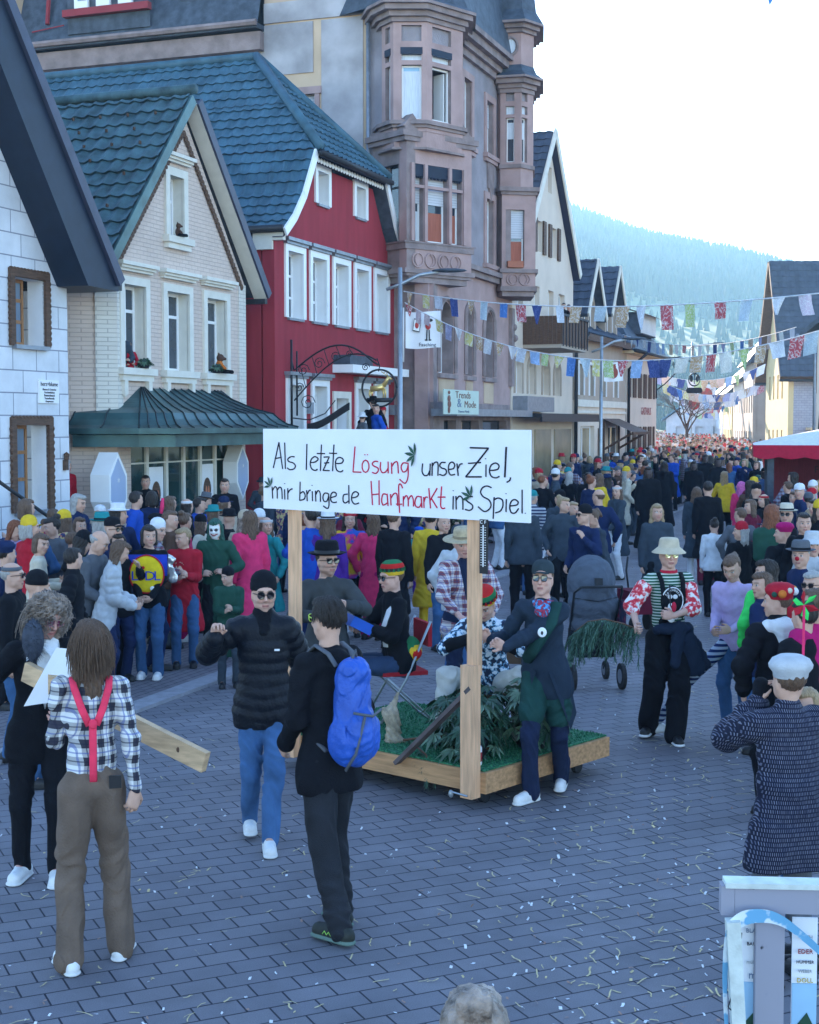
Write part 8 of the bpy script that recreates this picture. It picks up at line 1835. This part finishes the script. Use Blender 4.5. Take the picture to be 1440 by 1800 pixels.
GR = 'spectators and paraders in the street crowd'; used_labels = set()
def guy(pos, H, rz, pz, top, tc, lc, hs, hc, hat, htc, label, face=None, near=False, sh='b', seated=0, sx=1.0):
    k = H / 1.75; under = bool(hat) or hs == 'buzz'; hp = (hs, under)
    if near:
        h = .0095; e = empty('person', pos, rad(rz), label, 'person'); e.scale = (k * sx, k * sx, k)
        setm(put(e, 'body', part('body', pz, face, h)), [m_skin]); setm(put(e, {'j': 'jacket', 'c': 'coat', 'h': 'hooded_jacket', 's': 'sweater', 'p': 'puffer_jacket', 'q': 'quilted_coat', 'd': 'dress', 'r': 'robe'}[top], part('top', pz, top, h)), [cm(tc) if isinstance(tc, str) else tc])
        setm(put(e, 'trousers', part('legs', pz, 0, h)), [cm(lc) if isinstance(lc, str) else lc])
        for g in (1, -1): setm(put(e, 'shoe', part('shoe', pz, g, .010)), [m_shoew if sh == 'w' else m_shoeb, m_sole if sh == 'w' else m_soleb])
        if hs: setm(put(e, 'hair', part('hair', pz, hp, h)), [HM[hc]])
        if hat: setm(put(e, hat if hat in ('cap', 'beanie', 'beret') else hat + '_hat' if hat != 'headband' else hat, hatme(pz, hat)), [cm(htc), c_black][:len(hatme(pz, hat).materials)])
        return e
    key = ('J', pz, top, hp, hat, face)
    if key not in _pc:
        it = [(part('body', pz, face, .016), 0), (part('top', pz, top, .017), 1), (part('legs', pz, 0, .018), 2), (part('shoe', pz, 1, .018), 5), (part('shoe', pz, -1, .018), 5)]
        if hs: it.append((part('hair', pz, hp, .014), 3))
        if hat: it.append((hatme(pz, hat), 4))
        _pc[key] = joined('person', it, 6)
    o = new_obj('person', _pc[key], None, pos); o.rotation_euler = (0, 0, rad(rz)); o.scale = (k, k, k)
    setm(o, [m_skin, cm(tc), cm(lc), HM.get(hc, h_dark), cm(htc) if htc else c_black, m_shoeb]); return tag(o, label, 'person', GR)
# px, py(head top), H, facing, pose, top, colour, legs, hair, hair colour, hat, hat colour, label
TBL = '''8,918,1.66,60,3,j,lilac,black,long,auburn,,,smiling auburn haired woman in lilac at the far left edge
38,930,1.2,70,1,h,red,black,long,brown,headband,silver,child in red with silver tinsel headband beside the white wall
65,915,1.35,80,3,s,@stripe,navy,short,brown,,,boy in navy and white striped jumper looking down by the white wall
6,958,1.62,80,4,c,navy,black,short,dark,beret,navy,person in dark navy cap at the far left behind the grey haired spectator
18,992,1.66,88,0,j,black,denim,short,grey,headband,grey,grey haired spectator in badge covered black coat with glasses on head
118,936,1.66,120,3,h,black,white,long,dark,beanie,black,stooping person in black beanie and black and white jacket
148,936,1.72,70,3,j,grey,black,buzz,grey,,,bald man bending forward behind the black beanie
124,972,1.60,92,4,p,black,black,short,dark,,,dark haired boy in black leather jacket looking right
182,955,1.62,100,3,p,silver,navy,long,brown,,,brown haired girl in shiny silver jacket bending forward
196,914,1.76,60,0,j,navy,black,,,cap,black,man with black cap turned back and dark sunglasses by the alley
236,870,1.80,88,4,h,blue,black,short,dark,,,tall young man in royal blue hooded top looking right
256,840,1.80,8,0,j,black,black,short,dark,,,moustached man with red glasses and mullet before the shop window
275,908,1.62,10,1,s,black,navy,,,beret,black,person in black skull print bandana and sunglasses
298,878,1.70,170,2,c,black,black,long,brown,,,long haired person in black coat with back turned below the poster
322,908,1.64,95,4,h,pink,magenta,bun,brown,,,girl with tied brown hair in bright pink hooded top
326,882,1.66,80,4,j,black,black,long,dark,headband,white,woman in black hood with white headband near the shop door
348,880,1.66,60,4,h,blue,navy,short,dark,,,young man with short dark hair in a blue sweater
380,918,1.66,-4,7,c,green,black,long,green,,,woman in green parka with white skull make-up and green hair
402,996,1.28,8,5,c,green,slate,,,beanie,black,small child in dark green parka and black beanie clapping
440,905,1.72,-150,0,c,pink,magenta,long,brown,,,long haired person in full pink fleece suit with back turned
470,915,1.60,-30,4,c,teal,navy,long,brown,headband,silver,girl with tinsel in her hair left of the black hat man
395,846,1.80,6,0,j,black,black,short,dark,,,bearded man with glasses and black coat before the shop window
355,834,1.50,160,0,d,blue,navy,short,dark,,,boy in a shiny blue cape with back turned at the shop window
372,823,1.56,20,2,j,grey,black,short,dark,,,dark haired person with glasses covering the mouth at the shop window
330,827,1.48,90,4,c,neon green,green,short,dark,,,boy in neon green costume at the shop window
400,900,1.66,110,4,c,black,black,,,fedora,black,person in black hat with white bow among the left crowd
430,902,1.68,160,0,j,beige,black,long,ash,beanie,beige,person in pale mauve woollen cap seen from behind
455,900,1.62,170,0,j,silver,navy,,,beanie,white,person in white bobble cap left of the sign post
461,842,1.62,10,7,j,slate,grey,,,fedora,slate,person in grey hat and grey coat against the red wall
576,900,1.70,170,0,j,purple,navy,long,brown,fedora,white,person in white brimmed hat and purple anorak under the board
615,900,1.66,4,0,s,@ski,black,long,dark,headband,red,woman in yellow pink and blue ski suit under the board
655,905,1.64,160,4,c,pink,magenta,long,brown,,,person in hot pink jacket with back turned under the board
692,898,1.74,150,0,c,black,black,short,brown,,,man in long dark coat with back turned under the board
737,930,1.12,-10,1,d,teal,purple,,,beret,blue,small child in purple and teal frilled carnival costume
757,900,1.68,170,0,c,yellow,yellow,short,dark,,,person in bright yellow dungarees seen from behind
806,925,1.66,160,4,j,silver,denim,,,beanie,slate,person in slate blue bobble hat behind the straw hat man
780,905,1.70,20,0,j,black,denim,short,brown,,,man in black jacket half hidden under the board
545,895,1.76,160,4,j,blue,navy,short,dark,,,person in bright blue anorak beside the left sign post
920,872,1.82,178,0,s,slate,black,short,dark,,,broad man in dark grey sweater walking away behind the float
985,862,1.72,-160,0,h,slate,black,,,beanie,black,person in black beanie and washed grey hooded jacket
990,876,1.70,0,4,j,slate,black,bun,blond,,,blond woman in slate jacket looking at the camera
1008,884,1.58,-20,4,j,slate,black,short,blond,,,blond child half hidden behind the woman in slate
1030,888,1.74,-40,2,j,navy,black,,,beanie,black,man in black beanie and narrow sunglasses touching his face
1062,895,1.70,-75,3,j,slate,black,ponytail,brown,,,woman in slate jacket and wine scarf behind the pushchair
1053,862,1.78,170,4,j,navy,black,buzz,brown,,,man with cropped brown hair and dark jacket seen from behind
1088,854,1.70,-60,1,c,slate,white,long,brown,headband,silver,woman in grey jacket and white trousers with tinsel in her hair
1140,822,1.86,0,0,r,black,black,long,dark,,,hulking figure in black robe with a dark wooden mask in mid road
1168,812,1.80,170,0,r,black,black,long,dark,,,black robed masked figure walking away right of the hulking mask
1155,888,1.70,4,0,c,slate,black,long,blond,,,blonde woman in sunglasses and grey coat standing in mid road
1071,822,1.78,-60,0,r,black,black,long,dark,,,black robed masked figure stooping left of the hulking mask
1035,832,1.74,-20,0,r,black,black,long,dark,,,black robed masked figure near the left crowd
1195,786,1.72,175,0,s,neon green,black,short,grey,,,steward in fluorescent yellow green vest in the middle of the road
1225,858,1.68,160,0,c,slate,white,long,brown,,,woman in grey coat and white striped trousers with back turned
1245,848,1.80,172,0,c,black,wine,short,dark,,,man in black coat with a dark red emblem on the back
1256,914,1.42,178,0,s,white,black,bun,dark,,,child in white jumper and black leggings seen from behind
1274,830,1.68,165,2,j,yellow,black,long,blond,,,long blond haired woman with mustard yellow scarf
1303,848,1.60,140,0,c,pink,black,long,pink,,,child with pink wig beside the dark cap
1330,850,1.76,172,0,c,black,black,,,cap,black,man in black peaked cap with back turned before the stall
1333,836,1.5,150,2,j,neon green,green,long,green,,,child in green glittering costume before the stall
1240,800,1.84,0,0,r,black,black,long,dark,,,tall black robed mask right of the steward
1262,806,1.84,10,0,r,black,black,long,dark,,,black robed mask before the blue jackets
1220,812,1.78,-10,0,r,black,black,long,dark,,,black robed mask beside the steward
1306,918,1.56,-150,4,c,black,black,long,grey,beanie,red,person in thick crimson knitted cap seen from behind
1302,895,1.60,160,4,j,grey,black,short,brown,,,brown haired spectator behind the crimson cap
1350,912,1.48,-150,4,j,black,black,,,cap,navy,child in navy peaked cap left of the octopus hat
1386,886,1.76,-80,4,j,black,black,,,fedora,cream,man in cream straw trilby with glasses on the right
1408,850,1.78,-85,4,j,navy,black,,,cap,white,man in white captain cap by the stall wall
1416,904,1.78,-60,4,j,black,black,short,dark,,,dark haired clean shaven man in black coat on the right
1380,920,1.62,-160,4,c,black,black,,,beret,magenta,person in crimson octopus hat with yellow eyes on the back
1412,952,1.70,-85,4,j,navy,black,short,grey,fedora,grey,man in grey felt hat with a red clown nose
1300,972,1.66,-40,3,s,lilac,denim,ponytail,brown,,,girl in tight pale pink sweater leaning out of the right crowd
1352,988,1.62,-150,4,h,neon green,black,long,dark,,,long dark haired person in lime green behind the spotted hat
1430,1008,1.62,-40,0,j,red,black,short,grey,,,grey haired woman with glasses and red collar on the right
1325,1052,1.10,-160,4,j,white,denim,,,beanie,orange,small child in orange striped woollen cap
1372,1028,1.66,-165,4,p,black,black,short,brown,beret,red,person in red hat with coloured spots and black coat
1438,1040,1.68,-150,0,c,magenta,magenta,short,brown,,,person in magenta smock at the right edge
1434,1112,1.25,-80,4,j,red,blue,short,blond,,,fair haired child with painted cheek at the right edge
1392,1156,1.64,-165,8,q,@tweed,grey,short,brown,beret,silver,woman in quilted black and white tweed coat and pale beret
835,1762,1.60,178,0,j,grey,black,bun,ash,,,top of a light brown haired head at the bottom edge
1422,1215,1.45,-110,4,j,blue,denim,short,blond,,,fair haired child in blue beside the tweed coat
55,1005,1.66,95,1,c,black,denim,,,beanie,black,person in knitted black hat and coat behind the curly wig man
1345,1010,1.55,-120,4,j,navy,denim,long,brown,,,brown haired person in navy between the lilac top and spotted hat
1418,1062,1.6,-150,0,c,black,black,short,dark,,,dark haired person in black coat behind the magenta smock
262,930,1.68,0,1,s,@super,denim,bob,dark,,,girl with dark bob in yellow and blue supermarket costume
206,945,1.6,40,2,j,black,navy,bob,dark,,,dark haired person in black behind the silver jacket
90,900,1.5,100,4,h,magenta,black,long,brown,,,brown haired girl in magenta hood near the striped boy
1322,880,1.6,-140,4,j,wine,black,long,brown,,,brown haired woman in wine red behind the trilby
1398,865,1.66,-80,4,j,grey,navy,short,brown,,,brown haired man in grey below the stall canopy
1432,935,1.7,-60,4,c,silver,black,,,bucket,silver,person in mirrored silver hat at the right
1436,880,1.72,-100,4,j,brown,black,short,dark,,,dark haired man in brown jacket at the right edge
1345,870,1.6,-130,4,j,black,black,long,dark,headband,red,dark haired woman with red hairband before the stall'''
m_tweed = stripes('tweed_rib', (.02, .025, .05), (.34, .34, .40), .022, 0, .52); m_tw, N_, L_, b_ = node_mat('quilted_tweed'); tc_ = N_.new('ShaderNodeTexCoord'); br = N_.new('ShaderNodeTexBrick'); br.inputs['Scale'].default_value = 1; br.inputs['Brick Width'].default_value = .010; br.inputs['Row Height'].default_value = .024; br.inputs['Mortar Size'].default_value = .0035
br.inputs['Color1'].default_value = (.17, .18, .24, 1); br.inputs['Color2'].default_value = (.07, .08, .13, 1); br.inputs['Mortar'].default_value = (.01, .012, .03, 1); mp_ = N_.new('ShaderNodeMapping'); mp_.inputs['Rotation'].default_value = (rad(90), 0, 0); L_.new(tc_.outputs['Object'], mp_.inputs[0]); L_.new(mp_.outputs[0], br.inputs['Vector']); L_.new(br.outputs['Color'], b_.inputs['Base Color'])
SPC = {'@stripe': stripes('navy_white_stripes', (.015, .02, .08), (.6, .62, .68), .06), '@tweed': m_tw, '@ski': blotchy('ski_suit_panels', [(.03, .10, .45), (.60, .03, .22), (.65, .40, .03)], 5, thr=(.42, .56)), '@super': c_black}
named = {}
for ln in TBL.splitlines():
    f = ln.split(','); px, py, H, rz = float(f[0]), float(f[1]), float(f[2]), float(f[3]); lab = f[12]
    hatadd = .03 if f[10] in ('fedora', 'beanie', 'beret', 'cap', 'bucket') else .0
    zt_ = (H + hatadd * H / 1.75)
    if py < 742 + 60 * 0: continue
    g = G(px, py, zt_)
    if g.y > 60: g = AT(px, py, 60)
    if f[5] == 'r': zt_ = H
    if py > 1500: g = G(px, py, H); 
    g.z = .03 if (g - kc).dot(kn) > .26 and g.x < 3 else 0.0
    tc_n = SPC.get(f[6], f[6]); near = g.y < 19.5 and True
    if not near and not isinstance(tc_n, str): tc_n = 'yellow'
    e = guy(g, H, rz, int(f[4]), f[5], tc_n, f[7], f[8] or None, f[9] or 'dark', f[10] or None, f[11] or 'black', lab, 'skull' if 'skull make' in lab else ('mask' if f[5] == 'r' else ('f' if 'woman' in lab or 'girl' in lab else None)), near, 'w' if 'girl' in lab else 'b')
    named[lab] = (e, int(f[4])); used_labels.add(lab)
def N4(key):
    for k, v in named.items():
        if key in k: return v[0], PZ[v[1]]
# special additions
e, p = N4('supermarket costume'); mb = MB(); mb.ell((0, -.175, 1.22), (.19, .035, .21), 24, 14, 0)
ring_ = [(.195 * math.cos(t * PI / 16), -.185, 1.22 + .215 * math.sin(t * PI / 16)) for t in range(33)]; mb.tube(ring_, .008, 5, 1); mb.box(-.23, .23, -.165, -.15, 1.20, 1.44, 2); mb.build('costume_front', [cloth('yellow_felt', (.75, .55, .02)), cloth('red_felt', (.5, .02, .03)), cloth('blue_felt', (.02, .05, .40))], e, True)
for ch, x, c in (('L', -.13, 'blue_felt'), ('D', .045, 'blue_felt'), ('L', .125, 'blue_felt'), ('I', -.045, 'red_felt')): txt(ch, .15 if ch != 'I' else .13, _mats[c], e, (x, -.225, 1.20), (rad(90), 0 if ch != 'I' else rad(18), 0), sx=1.15)
mb = MB(); mb.ell((-.03, -.225, 1.30), (.018, .008, .018), 10, 6); mb.build('letter_dot', _mats['red_felt'], e); mb = MB(); mb.ell((.07, -.215, 1.06), (.028, .01, .028), 12, 6); mb.build('badge', m_pvc, e)
for g in (1, -1): 
    S = Sdf(); S.cap((g * .15, .0, 1.42), (g * .27, -.02, 1.36), .05, .035, .03, 0).cap((g * .2, -.02, 1.38), (g * .26, .04, 1.15), .04, .05, .03); put(e, 'silver_wing', mk_mesh('silver_wing', *S.mesh(.012, wrink(.014, 3))[:2], [M('silver_foil', (.62, .62, .62), .25, .2, 9, metal=.7)]))
mb = MB(); mb.tube([(.30, .1, 1.72), (.31, .08, 1.85)], .03, 8); bn, bp_ = N4('skull print bandana'); mb = MB(); mb.tube([tuple(bp_.H + A3(.05, .02, .12)), tuple(bp_.H + A3(.07, .03, .24)), tuple(bp_.H + A3(.08, .03, .36))], [.03, .045, .03], 10, flat=.5); mb.build('bunny_ear', cm('pink'), bn, True)
for key, c in (('red glasses', 'red'), ('dark sunglasses by', None), ('bandana', None), ('narrow sunglasses', None), ('blonde woman in sunglasses', None), ('badge covered', None), ('cream straw', None), ('glasses and red collar', None)):
    e, p = N4(key); 
    if e.type == 'EMPTY': mb, ml = sunglasses(p, cm(c) if c else m_frameb, glassmat('red_lens', (.5, .05, .08), .1) if c else m_lensb, w_=.022); putmb(e, 'glasses', mb, ml, False)
e, p = N4('coloured spots')
for i, (a, z, r, c) in enumerate(((190, .09, .03, 'white'), (225, .10, .022, 'cream'), (255, .075, .032, 'orange'), (165, .085, .028, 'blue'), (150, .10, .025, 'yellow'), (285, .07, .022, 'green'))):
    mb = MB(); d = A3(-math.sin(rad(a)), -math.cos(rad(a)), 0); mb.ell(tuple(p.H + p.HR @ (d * .112 + A3(0, .02, z))), (r, r, r), 10, 8); mb.build('felt_spot', cm(c), e, True)
S = Sdf(); S.cap(p.nb + A3(-.10, .03, -.01), p.nb + A3(.10, .03, -.01), .055, .055, .03).cap(p.nb + A3(0, .07, -.02), p.nb + A3(0, .09, -.10), .09, .05, .03); put(e, 'white_collar', mk_mesh('white_collar', *S.mesh(.011, wrink(.006, 2))[:2], [cm('white')]))
e, p = N4('octopus hat')
for g in (1, -1):
    mb = MB(); mb.ell(tuple(p.H + A3(g * .05, .12, .05)), (.035, .02, .045), 10, 8, 0); mb.ell(tuple(p.H + A3(g * .05, .14, .02)), (.015, .01, .015), 8, 6, 1); mb.build('hat_eye', [cm('yellow'), cm('white')], e, True); mb = MB(); mb.tube([tuple(p.H + A3(g * .09, .03, .02)), tuple(p.H + A3(g * .11, .04, -.12)), tuple(p.H + A3(g * .10, .06, -.24))], [.035, .03, .018], 8); mb.build('hat_tentacle', cm('magenta'), e, True)
e, p = N4('clown nose'); mb = MB(); mb.ell(tuple(p.H + p.HR @ A3(0, -.115, -.02)), (.022, .022, .022), 10, 8); mb.build('clown_nose', cm('red'), e, True)
e, p = N4('tweed coat'); S = Sdf()
for g in (1, -1): S.cap(p.wr[g] - p.hd[g] * .05, p.wr[g] + p.hd[g] * .10, .038, .045, .02)
put(e, 'black_mittens', mk_mesh('black_mittens', *S.mesh(.009)[:2], [c_black])); wl = Vector(p.H) + Vector((-.10, -.02, .07)); mb = MB(); mb.tube([wl, wl + Vector((-.0, 0, .34))], .008, 6); mb.build('pinwheel_stick', cm('pink'), e); mb = MB()
for k in range(6): a = k * 1.047; c = wl + Vector((.0, 0, .34)); mb.add([c, c + Vector((math.cos(a) * .05, .01, math.sin(a) * .05)), c + Vector((math.cos(a + .35) * .085, .02, math.sin(a + .35) * .085)), c + Vector((math.cos(a + .75) * .06, -.01, math.sin(a + .75) * .06))], [(0, 1, 2, 3)], k % 2)
mb.build('pinwheel', [cm('neon green'), cm('red')], e)
e, p = N4('leaning out of the right crowd'); S = Sdf(); hj = p.hj[-1]; kne = A3(-.26, -.42, .58); an = A3(-.50, -.62, .16); S.cap(hj, kne, .075, .055, .02).cap(kne, an, .055, .04, .02); put(e, 'striped_sock', mk_mesh('striped_sock', *S.mesh(.009)[:2], [stripes('navy_grey_sock', (.01, .02, .10), (.35, .42, .52), .05)]))
S = Sdf(); S.cap(an + A3(.02, .02, -.08), an + A3(-.10, -.10, -.09), .048, .042, .02); put(e, 'raised_shoe', mk_mesh('raised_shoe', *S.mesh(.009)[:2], [m_shoew]))
e, p = N4('in mid road') ; 
# people at the windows, on the balcony, on the steps
def upper(loc, H, rz, pz, top, tc, hs, hc, hat, htc, lab, name='person'): o = guy(Vector(loc), H, rz, pz, top, tc, 'black', hs, hc, hat, htc, lab, None, False); o['group'] = 'onlookers at the windows'; return o
w = F1.w(-1.93, .26, 3.86 - .95); upper(w, 1.72, 40, 7, 'j', 'slate', 'short', 'grey', None, None, 'grey haired man leaning out of the left window of the brick house'); w = F1.w(-1.72, .17, 3.86 - .62); upper(w, 1.1, 30, 7, 'j', 'red', 'short', 'brown', None, None, 'red dressed child low in the left window of the brick house')
w = F3.w(0, 0, 0); a = AT(767, 206, 40.6); upper((a.x, 40.6, a.z - 1.62), 1.62, 10, 7, 'j', 'black', 'short', 'dark', None, None, 'dark haired person at the open bay tower window'); a = AT(776, 208, 40.4); upper((a.x, 40.4, a.z - 1.5), 1.5, 5, 7, 'j', 'wine', 'short', 'brown', None, None, 'person in dark red leaning from the open bay tower window')
for s_, tc, lab in ((8.4, 'black', 'person in black standing on the wooden balcony'), (9.1, 'wine', 'person in wine red standing on the wooden balcony')): upper(F3.w(s_, -.75, 5.45), 1.5, 30, 2, 'j', tc, 'short', 'dark', None, None, lab)
upper(F1.w(-3.35, .5, .55), 1.6, 60, 0, 'c', 'red', 'short', 'grey', None, None, 'grey haired person in red coat on the steps between the two houses')
o = empty('steps', F1.w(-3.3, .2, 0), F1.rz, 'dark stone steps with iron rail in the alley beside the white house', 'steps'); mb = MB()
for k in range(3): mb.box(-.66, .6, -.3 + k * .3, 3, k * .18, k * .18 + .18)
mb.build('flight', m_sandd, o); mb = MB(); mb.tube([(.1, -.3, 1.55), (.75, -.9, .95), (.75, -.9, .0)], .025, 6); mb.build('rail', m_dark, o, True); mb = MB(); mb.box(-.68, .95, 2.6, 2.7, .5, 5.0); mb.build('alley_wall', m_brickb, o)
pd = empty('podium', (AT(655, 742, 33).x, 33, 0), 0, 'wooden podium hidden behind the board carrying four hatted onlookers', 'podium'); mb = MB(); mb.box(-.9, .9, -.6, .6, 1.45, 1.62); mb.build('platform', m_wood, pd)
for x in (-.85, .85): mb = MB(); mb.box(x - .05, x + .05, -.5, .5, 0, 1.45); mb.build('trestle', m_wood, pd)
for px, top, tc, hat, htc, H, lab, rz in ((655, 'j', 'black', 'fedora', 'black', 1.78, 'onlooker in black hat standing above the board', 150), (636, 'j', 'grey', 'bucket', 'white', 1.42, 'onlooker in grey with white cap above the board', 120), (663, 'j', 'blue', None, None, 1.62, 'dark haired onlooker in blue check above the board', -60), (674, 'j', 'red', 'cap', 'red', 1.56, 'onlooker in red cap and scarf above the board', -80)):
    upper((AT(px, 742, 33).x, 33 + (px % 3) * .15, 1.62), H, rz, 4, top, tc, 'short', 'dark', hat, htc, lab)
for (s_, z, lab, c) in ((1.42, 3.86, 'plush animal in orange scarf sitting on the right window sill of the brick house', 'orange'), (-.28, 6.48, 'small brown plush figure on the gable window sill', 'brown')):
    o = empty('plush_toy', F1.w(s_, -.12, z), F1.rz + rad(25), lab, 'plush toy'); k = .62 if c == 'orange' else .4; o.scale = (k, k, k); S = Sdf(); S.ell((0, 0, .22), (.17, .14, .22), .04, 0).ell((0, -.03, .52), (.14, .13, .13), .03, 1).ell((0, -.16, .49), (.06, .08, .05), .03, 1)
    for g in (1, -1): S.cap((g * .08, -.05, .08), (g * .14, -.42, .05), .07, .06, .03, 2).cap((g * .14, -.02, .34), (g * .24, -.18, .18), .055, .05, .03, 0).ell((g * .10, .02, .64), (.045, .03, .06), .02, 1)
    V, F, lb = S.mesh(.018); put(o, 'plush_body', mk_mesh('plush_body', V, F, [cm(c), cm('brown'), cm('black')], lb[F[:, 0]]))
for s_, z, lab in ((-1.62, 3.86, 'potted green plant on the left window sill of the brick house'), (1.30, 3.86, 'small green plant on the right window sill of the brick house')): o = palmate(F1.w(s_, -.12, z), lab, 26, .16, .28, 5, lfm); o.scale = (.8, .8, .8)
# ---- filler crowd
q = random.Random(77); HCOL = ['brown', 'dark', 'dark', 'blond', 'grey', 'auburn', 'brown']; TC = ['black'] * 6 + ['navy'] * 4 + ['slate'] * 3 + ['grey', 'blue', 'green', 'wine', 'brown', 'beige', 'white', 'red', 'pink', 'teal', 'denim', 'denim', 'yellow', 'grey', 'slate', 'black', 'cream', 'checked', 'checked', 'striped', 'printed', 'printed', 'camouflage']; LCc = ['black', 'black', 'navy', 'denim', 'slate', 'grey', 'white']
taken = [(v[0].location.x, v[0].location.y) for v in named.values()]
def wname(p):
    s3 = (Vector((p.x, p.y, 0)) - F3.o).dot(F3.u)
    if p.x > .24 * p.y + .1: return 'on the right by the stall' if p.y < 40 else 'on the right before the cream house'
    if s3 < -14: return 'before the brick house'
    if s3 < -4: return 'before the red house'
    if s3 < 4.4: return 'before the sandstone building'
    if s3 < 13.4: return 'before the gabled house'
    if s3 < 23: return 'before the dormer house'
    return 'before the inn'
cnt = 0; tries = 0
def spot():
    z = q.random()
    if z < .60:          # left pavement and kerb side
        Y = 15 + 48 * q.random() ** 1.15; t = (Y - kc.y) / kd.y; x = kc.x + kd.x * t; off = q.uniform(-1.6 if Y > 24 else .35, 4.2 if Y < 42 else 3.6); v = Vector((x, Y, 0)) + kn * off
        return v
    if z < .74:          # far road
        Y = q.uniform(38, 66); return Vector((q.uniform(.135, .235) * Y, Y, 0))
    Y = 12.6 + 34 * q.random() ** 1.2; return Vector((Y * .222 + .3 + q.random() * (3.2 + Y * .03), Y, 0))
while cnt < 212 and tries < 6000:
    tries += 1; v = spot(); r = v.x / v.y
    if r > .29 or r < -.30: continue
    if .165 < r < .205 and v.y < 46: continue
    if 8.2 < v.x + .8 and 6.9 < v.x < 11.9 and 29.7 < v.y < 34.7: continue
    dm = .37 if v.y < 40 else .5
    if any((v.x - a) ** 2 + (v.y - b) ** 2 < dm * dm for a, b in taken): continue
    if -.42 < (v - F1.o).dot(F1.n) < 9 and (v - F1.o).dot(F1.u) < 12.4: continue
    if (v - F3.o).dot(F3.n) > -.5 and v.y > 38: continue
    H = q.choice((1.6, 1.66, 1.7, 1.74, 1.78, 1.82, 1.55)); tc, lc = q.choice(TC), q.choice(LCc); hc = q.choice(HCOL); hs = q.choice(('short', 'short', 'long', 'long', 'bob', 'bun')); pz = q.choice((0, 1, 2, 4, 5, 6, 7)); left = r < .16
    rz = q.gauss(70 if left else -75, 45) if q.random() < .6 else q.gauss(175, 35); hat = q.choice((None, None, None, None, 'beanie', 'cap', 'beanie', 'fedora')); htc = q.choice(('black', 'navy', 'red', 'white', 'grey', 'yellow', 'teal')); tk = q.choice('jjhcp')
    lab = f"{hc} {dict(short='short', long='long', bob='bobbed', bun='tied')[hs]} haired person, {htc + ' ' + dict(fedora='hat', cap='cap', beanie='beanie')[hat] + ', ' if hat else ''}{tc} {dict(j='jacket', h='hoodie', c='coat', p='quilted jacket')[tk]}, {wname(v)}"
    if lab in used_labels: continue
    used_labels.add(lab); v.z = .03 if (v - kc).dot(kn) > .26 and left else 0; taken.append((v.x, v.y)); cnt += 1
    guy(v, H, rz, pz, tk, tc, lc, hs, hc, hat, htc, lab, None, v.y < 17.5)['group'] = GR
# ---- far crowd, one mass
S = Sdf(); S.cap((0, 0, .1), (0, 0, .85), .13, .15, .05, 1, ((0, 1, 0), .7)).cap((0, 0, .9), (0, 0, 1.35), .17, .19, .05, 0, ((0, 1, 0), .7)).ell((0, 0, 1.60), (.09, .10, .13), .03, 2); V0, F0, l0 = S.mesh(.055); V0 = np.array(V0); lv = l0; nV = len(V0); sv = (V0[:, 2] > 1.62) | ((V0[:, 1] > .02) & (V0[:, 2] > 1.5))
Vs, Fs, Cs = [], [], []; FCc = [CC[c] for c in ('red', 'orange', 'pink', 'white', 'yellow', 'brown', 'wine', 'blue', 'beige', 'cream', 'red', 'teal', 'black', 'navy')]
for i in range(1750):
    Y = 62 + 155 * q.random() ** 1.3; X = Y * q.uniform(.135, .262) - (0 if Y < 120 else 0)
    if (Vector((X, Y, 0)) - F3.o).dot(F3.n) > -.4 and Y < 76: continue
    a = q.random() * 6.28; k = q.uniform(.9, 1.06); ca, sa = math.cos(a), math.sin(a); P = V0 * k; P = np.stack([P[:, 0] * ca - P[:, 1] * sa + X, P[:, 0] * sa + P[:, 1] * ca + Y, P[:, 2] + .0], 1); Vs.append(P); Fs.append(F0 + nV * len(Fs)); c = np.zeros((nV, 3)); c[:] = q.choice(FCc); c[lv == 1] = CC[q.choice(LCc)]; c[V0[:, 2] > 1.42] = SKIN; c[sv] = q.choice(((.05, .03, .02), (.2, .12, .06), (.6, .05, .05), (.6, .55, .5), (.3, .2, .1))); Cs.append(c)
o = new_obj('far_crowd', mk_mesh('far_crowd', np.concatenate(Vs), np.concatenate(Fs), [M('far_crowd_colours', (.5, .5, .5), .8, .1, 5, attr='Col')], col=np.concatenate(Cs))); tag(o, 'dense distant crowd in bright costumes filling the sunlit end of the street', 'crowd', kind='stuff')
# ================================================================== HAZE
mb = MB(); mb.box(-800, 1400, -30, 1600, -2, 160)
hz = tag(mb.build('haze', []), 'thin blue winter haze hanging over the street and valley', 'haze', kind='stuff')
hm = bpy.data.materials.new('haze_air'); hm.use_nodes = True; ht = hm.node_tree; ht.nodes.remove(ht.nodes['Principled BSDF'])
pv = ht.nodes.new('ShaderNodeVolumePrincipled'); pv.inputs['Color'].default_value = (.38, .70, 1.0, 1); pv.inputs['Density'].default_value = .00038; pv.inputs['Anisotropy'].default_value = .38
ht.links.new(pv.outputs[0], ht.nodes['Material Output'].inputs['Volume']); hz.data.materials.append(hm)
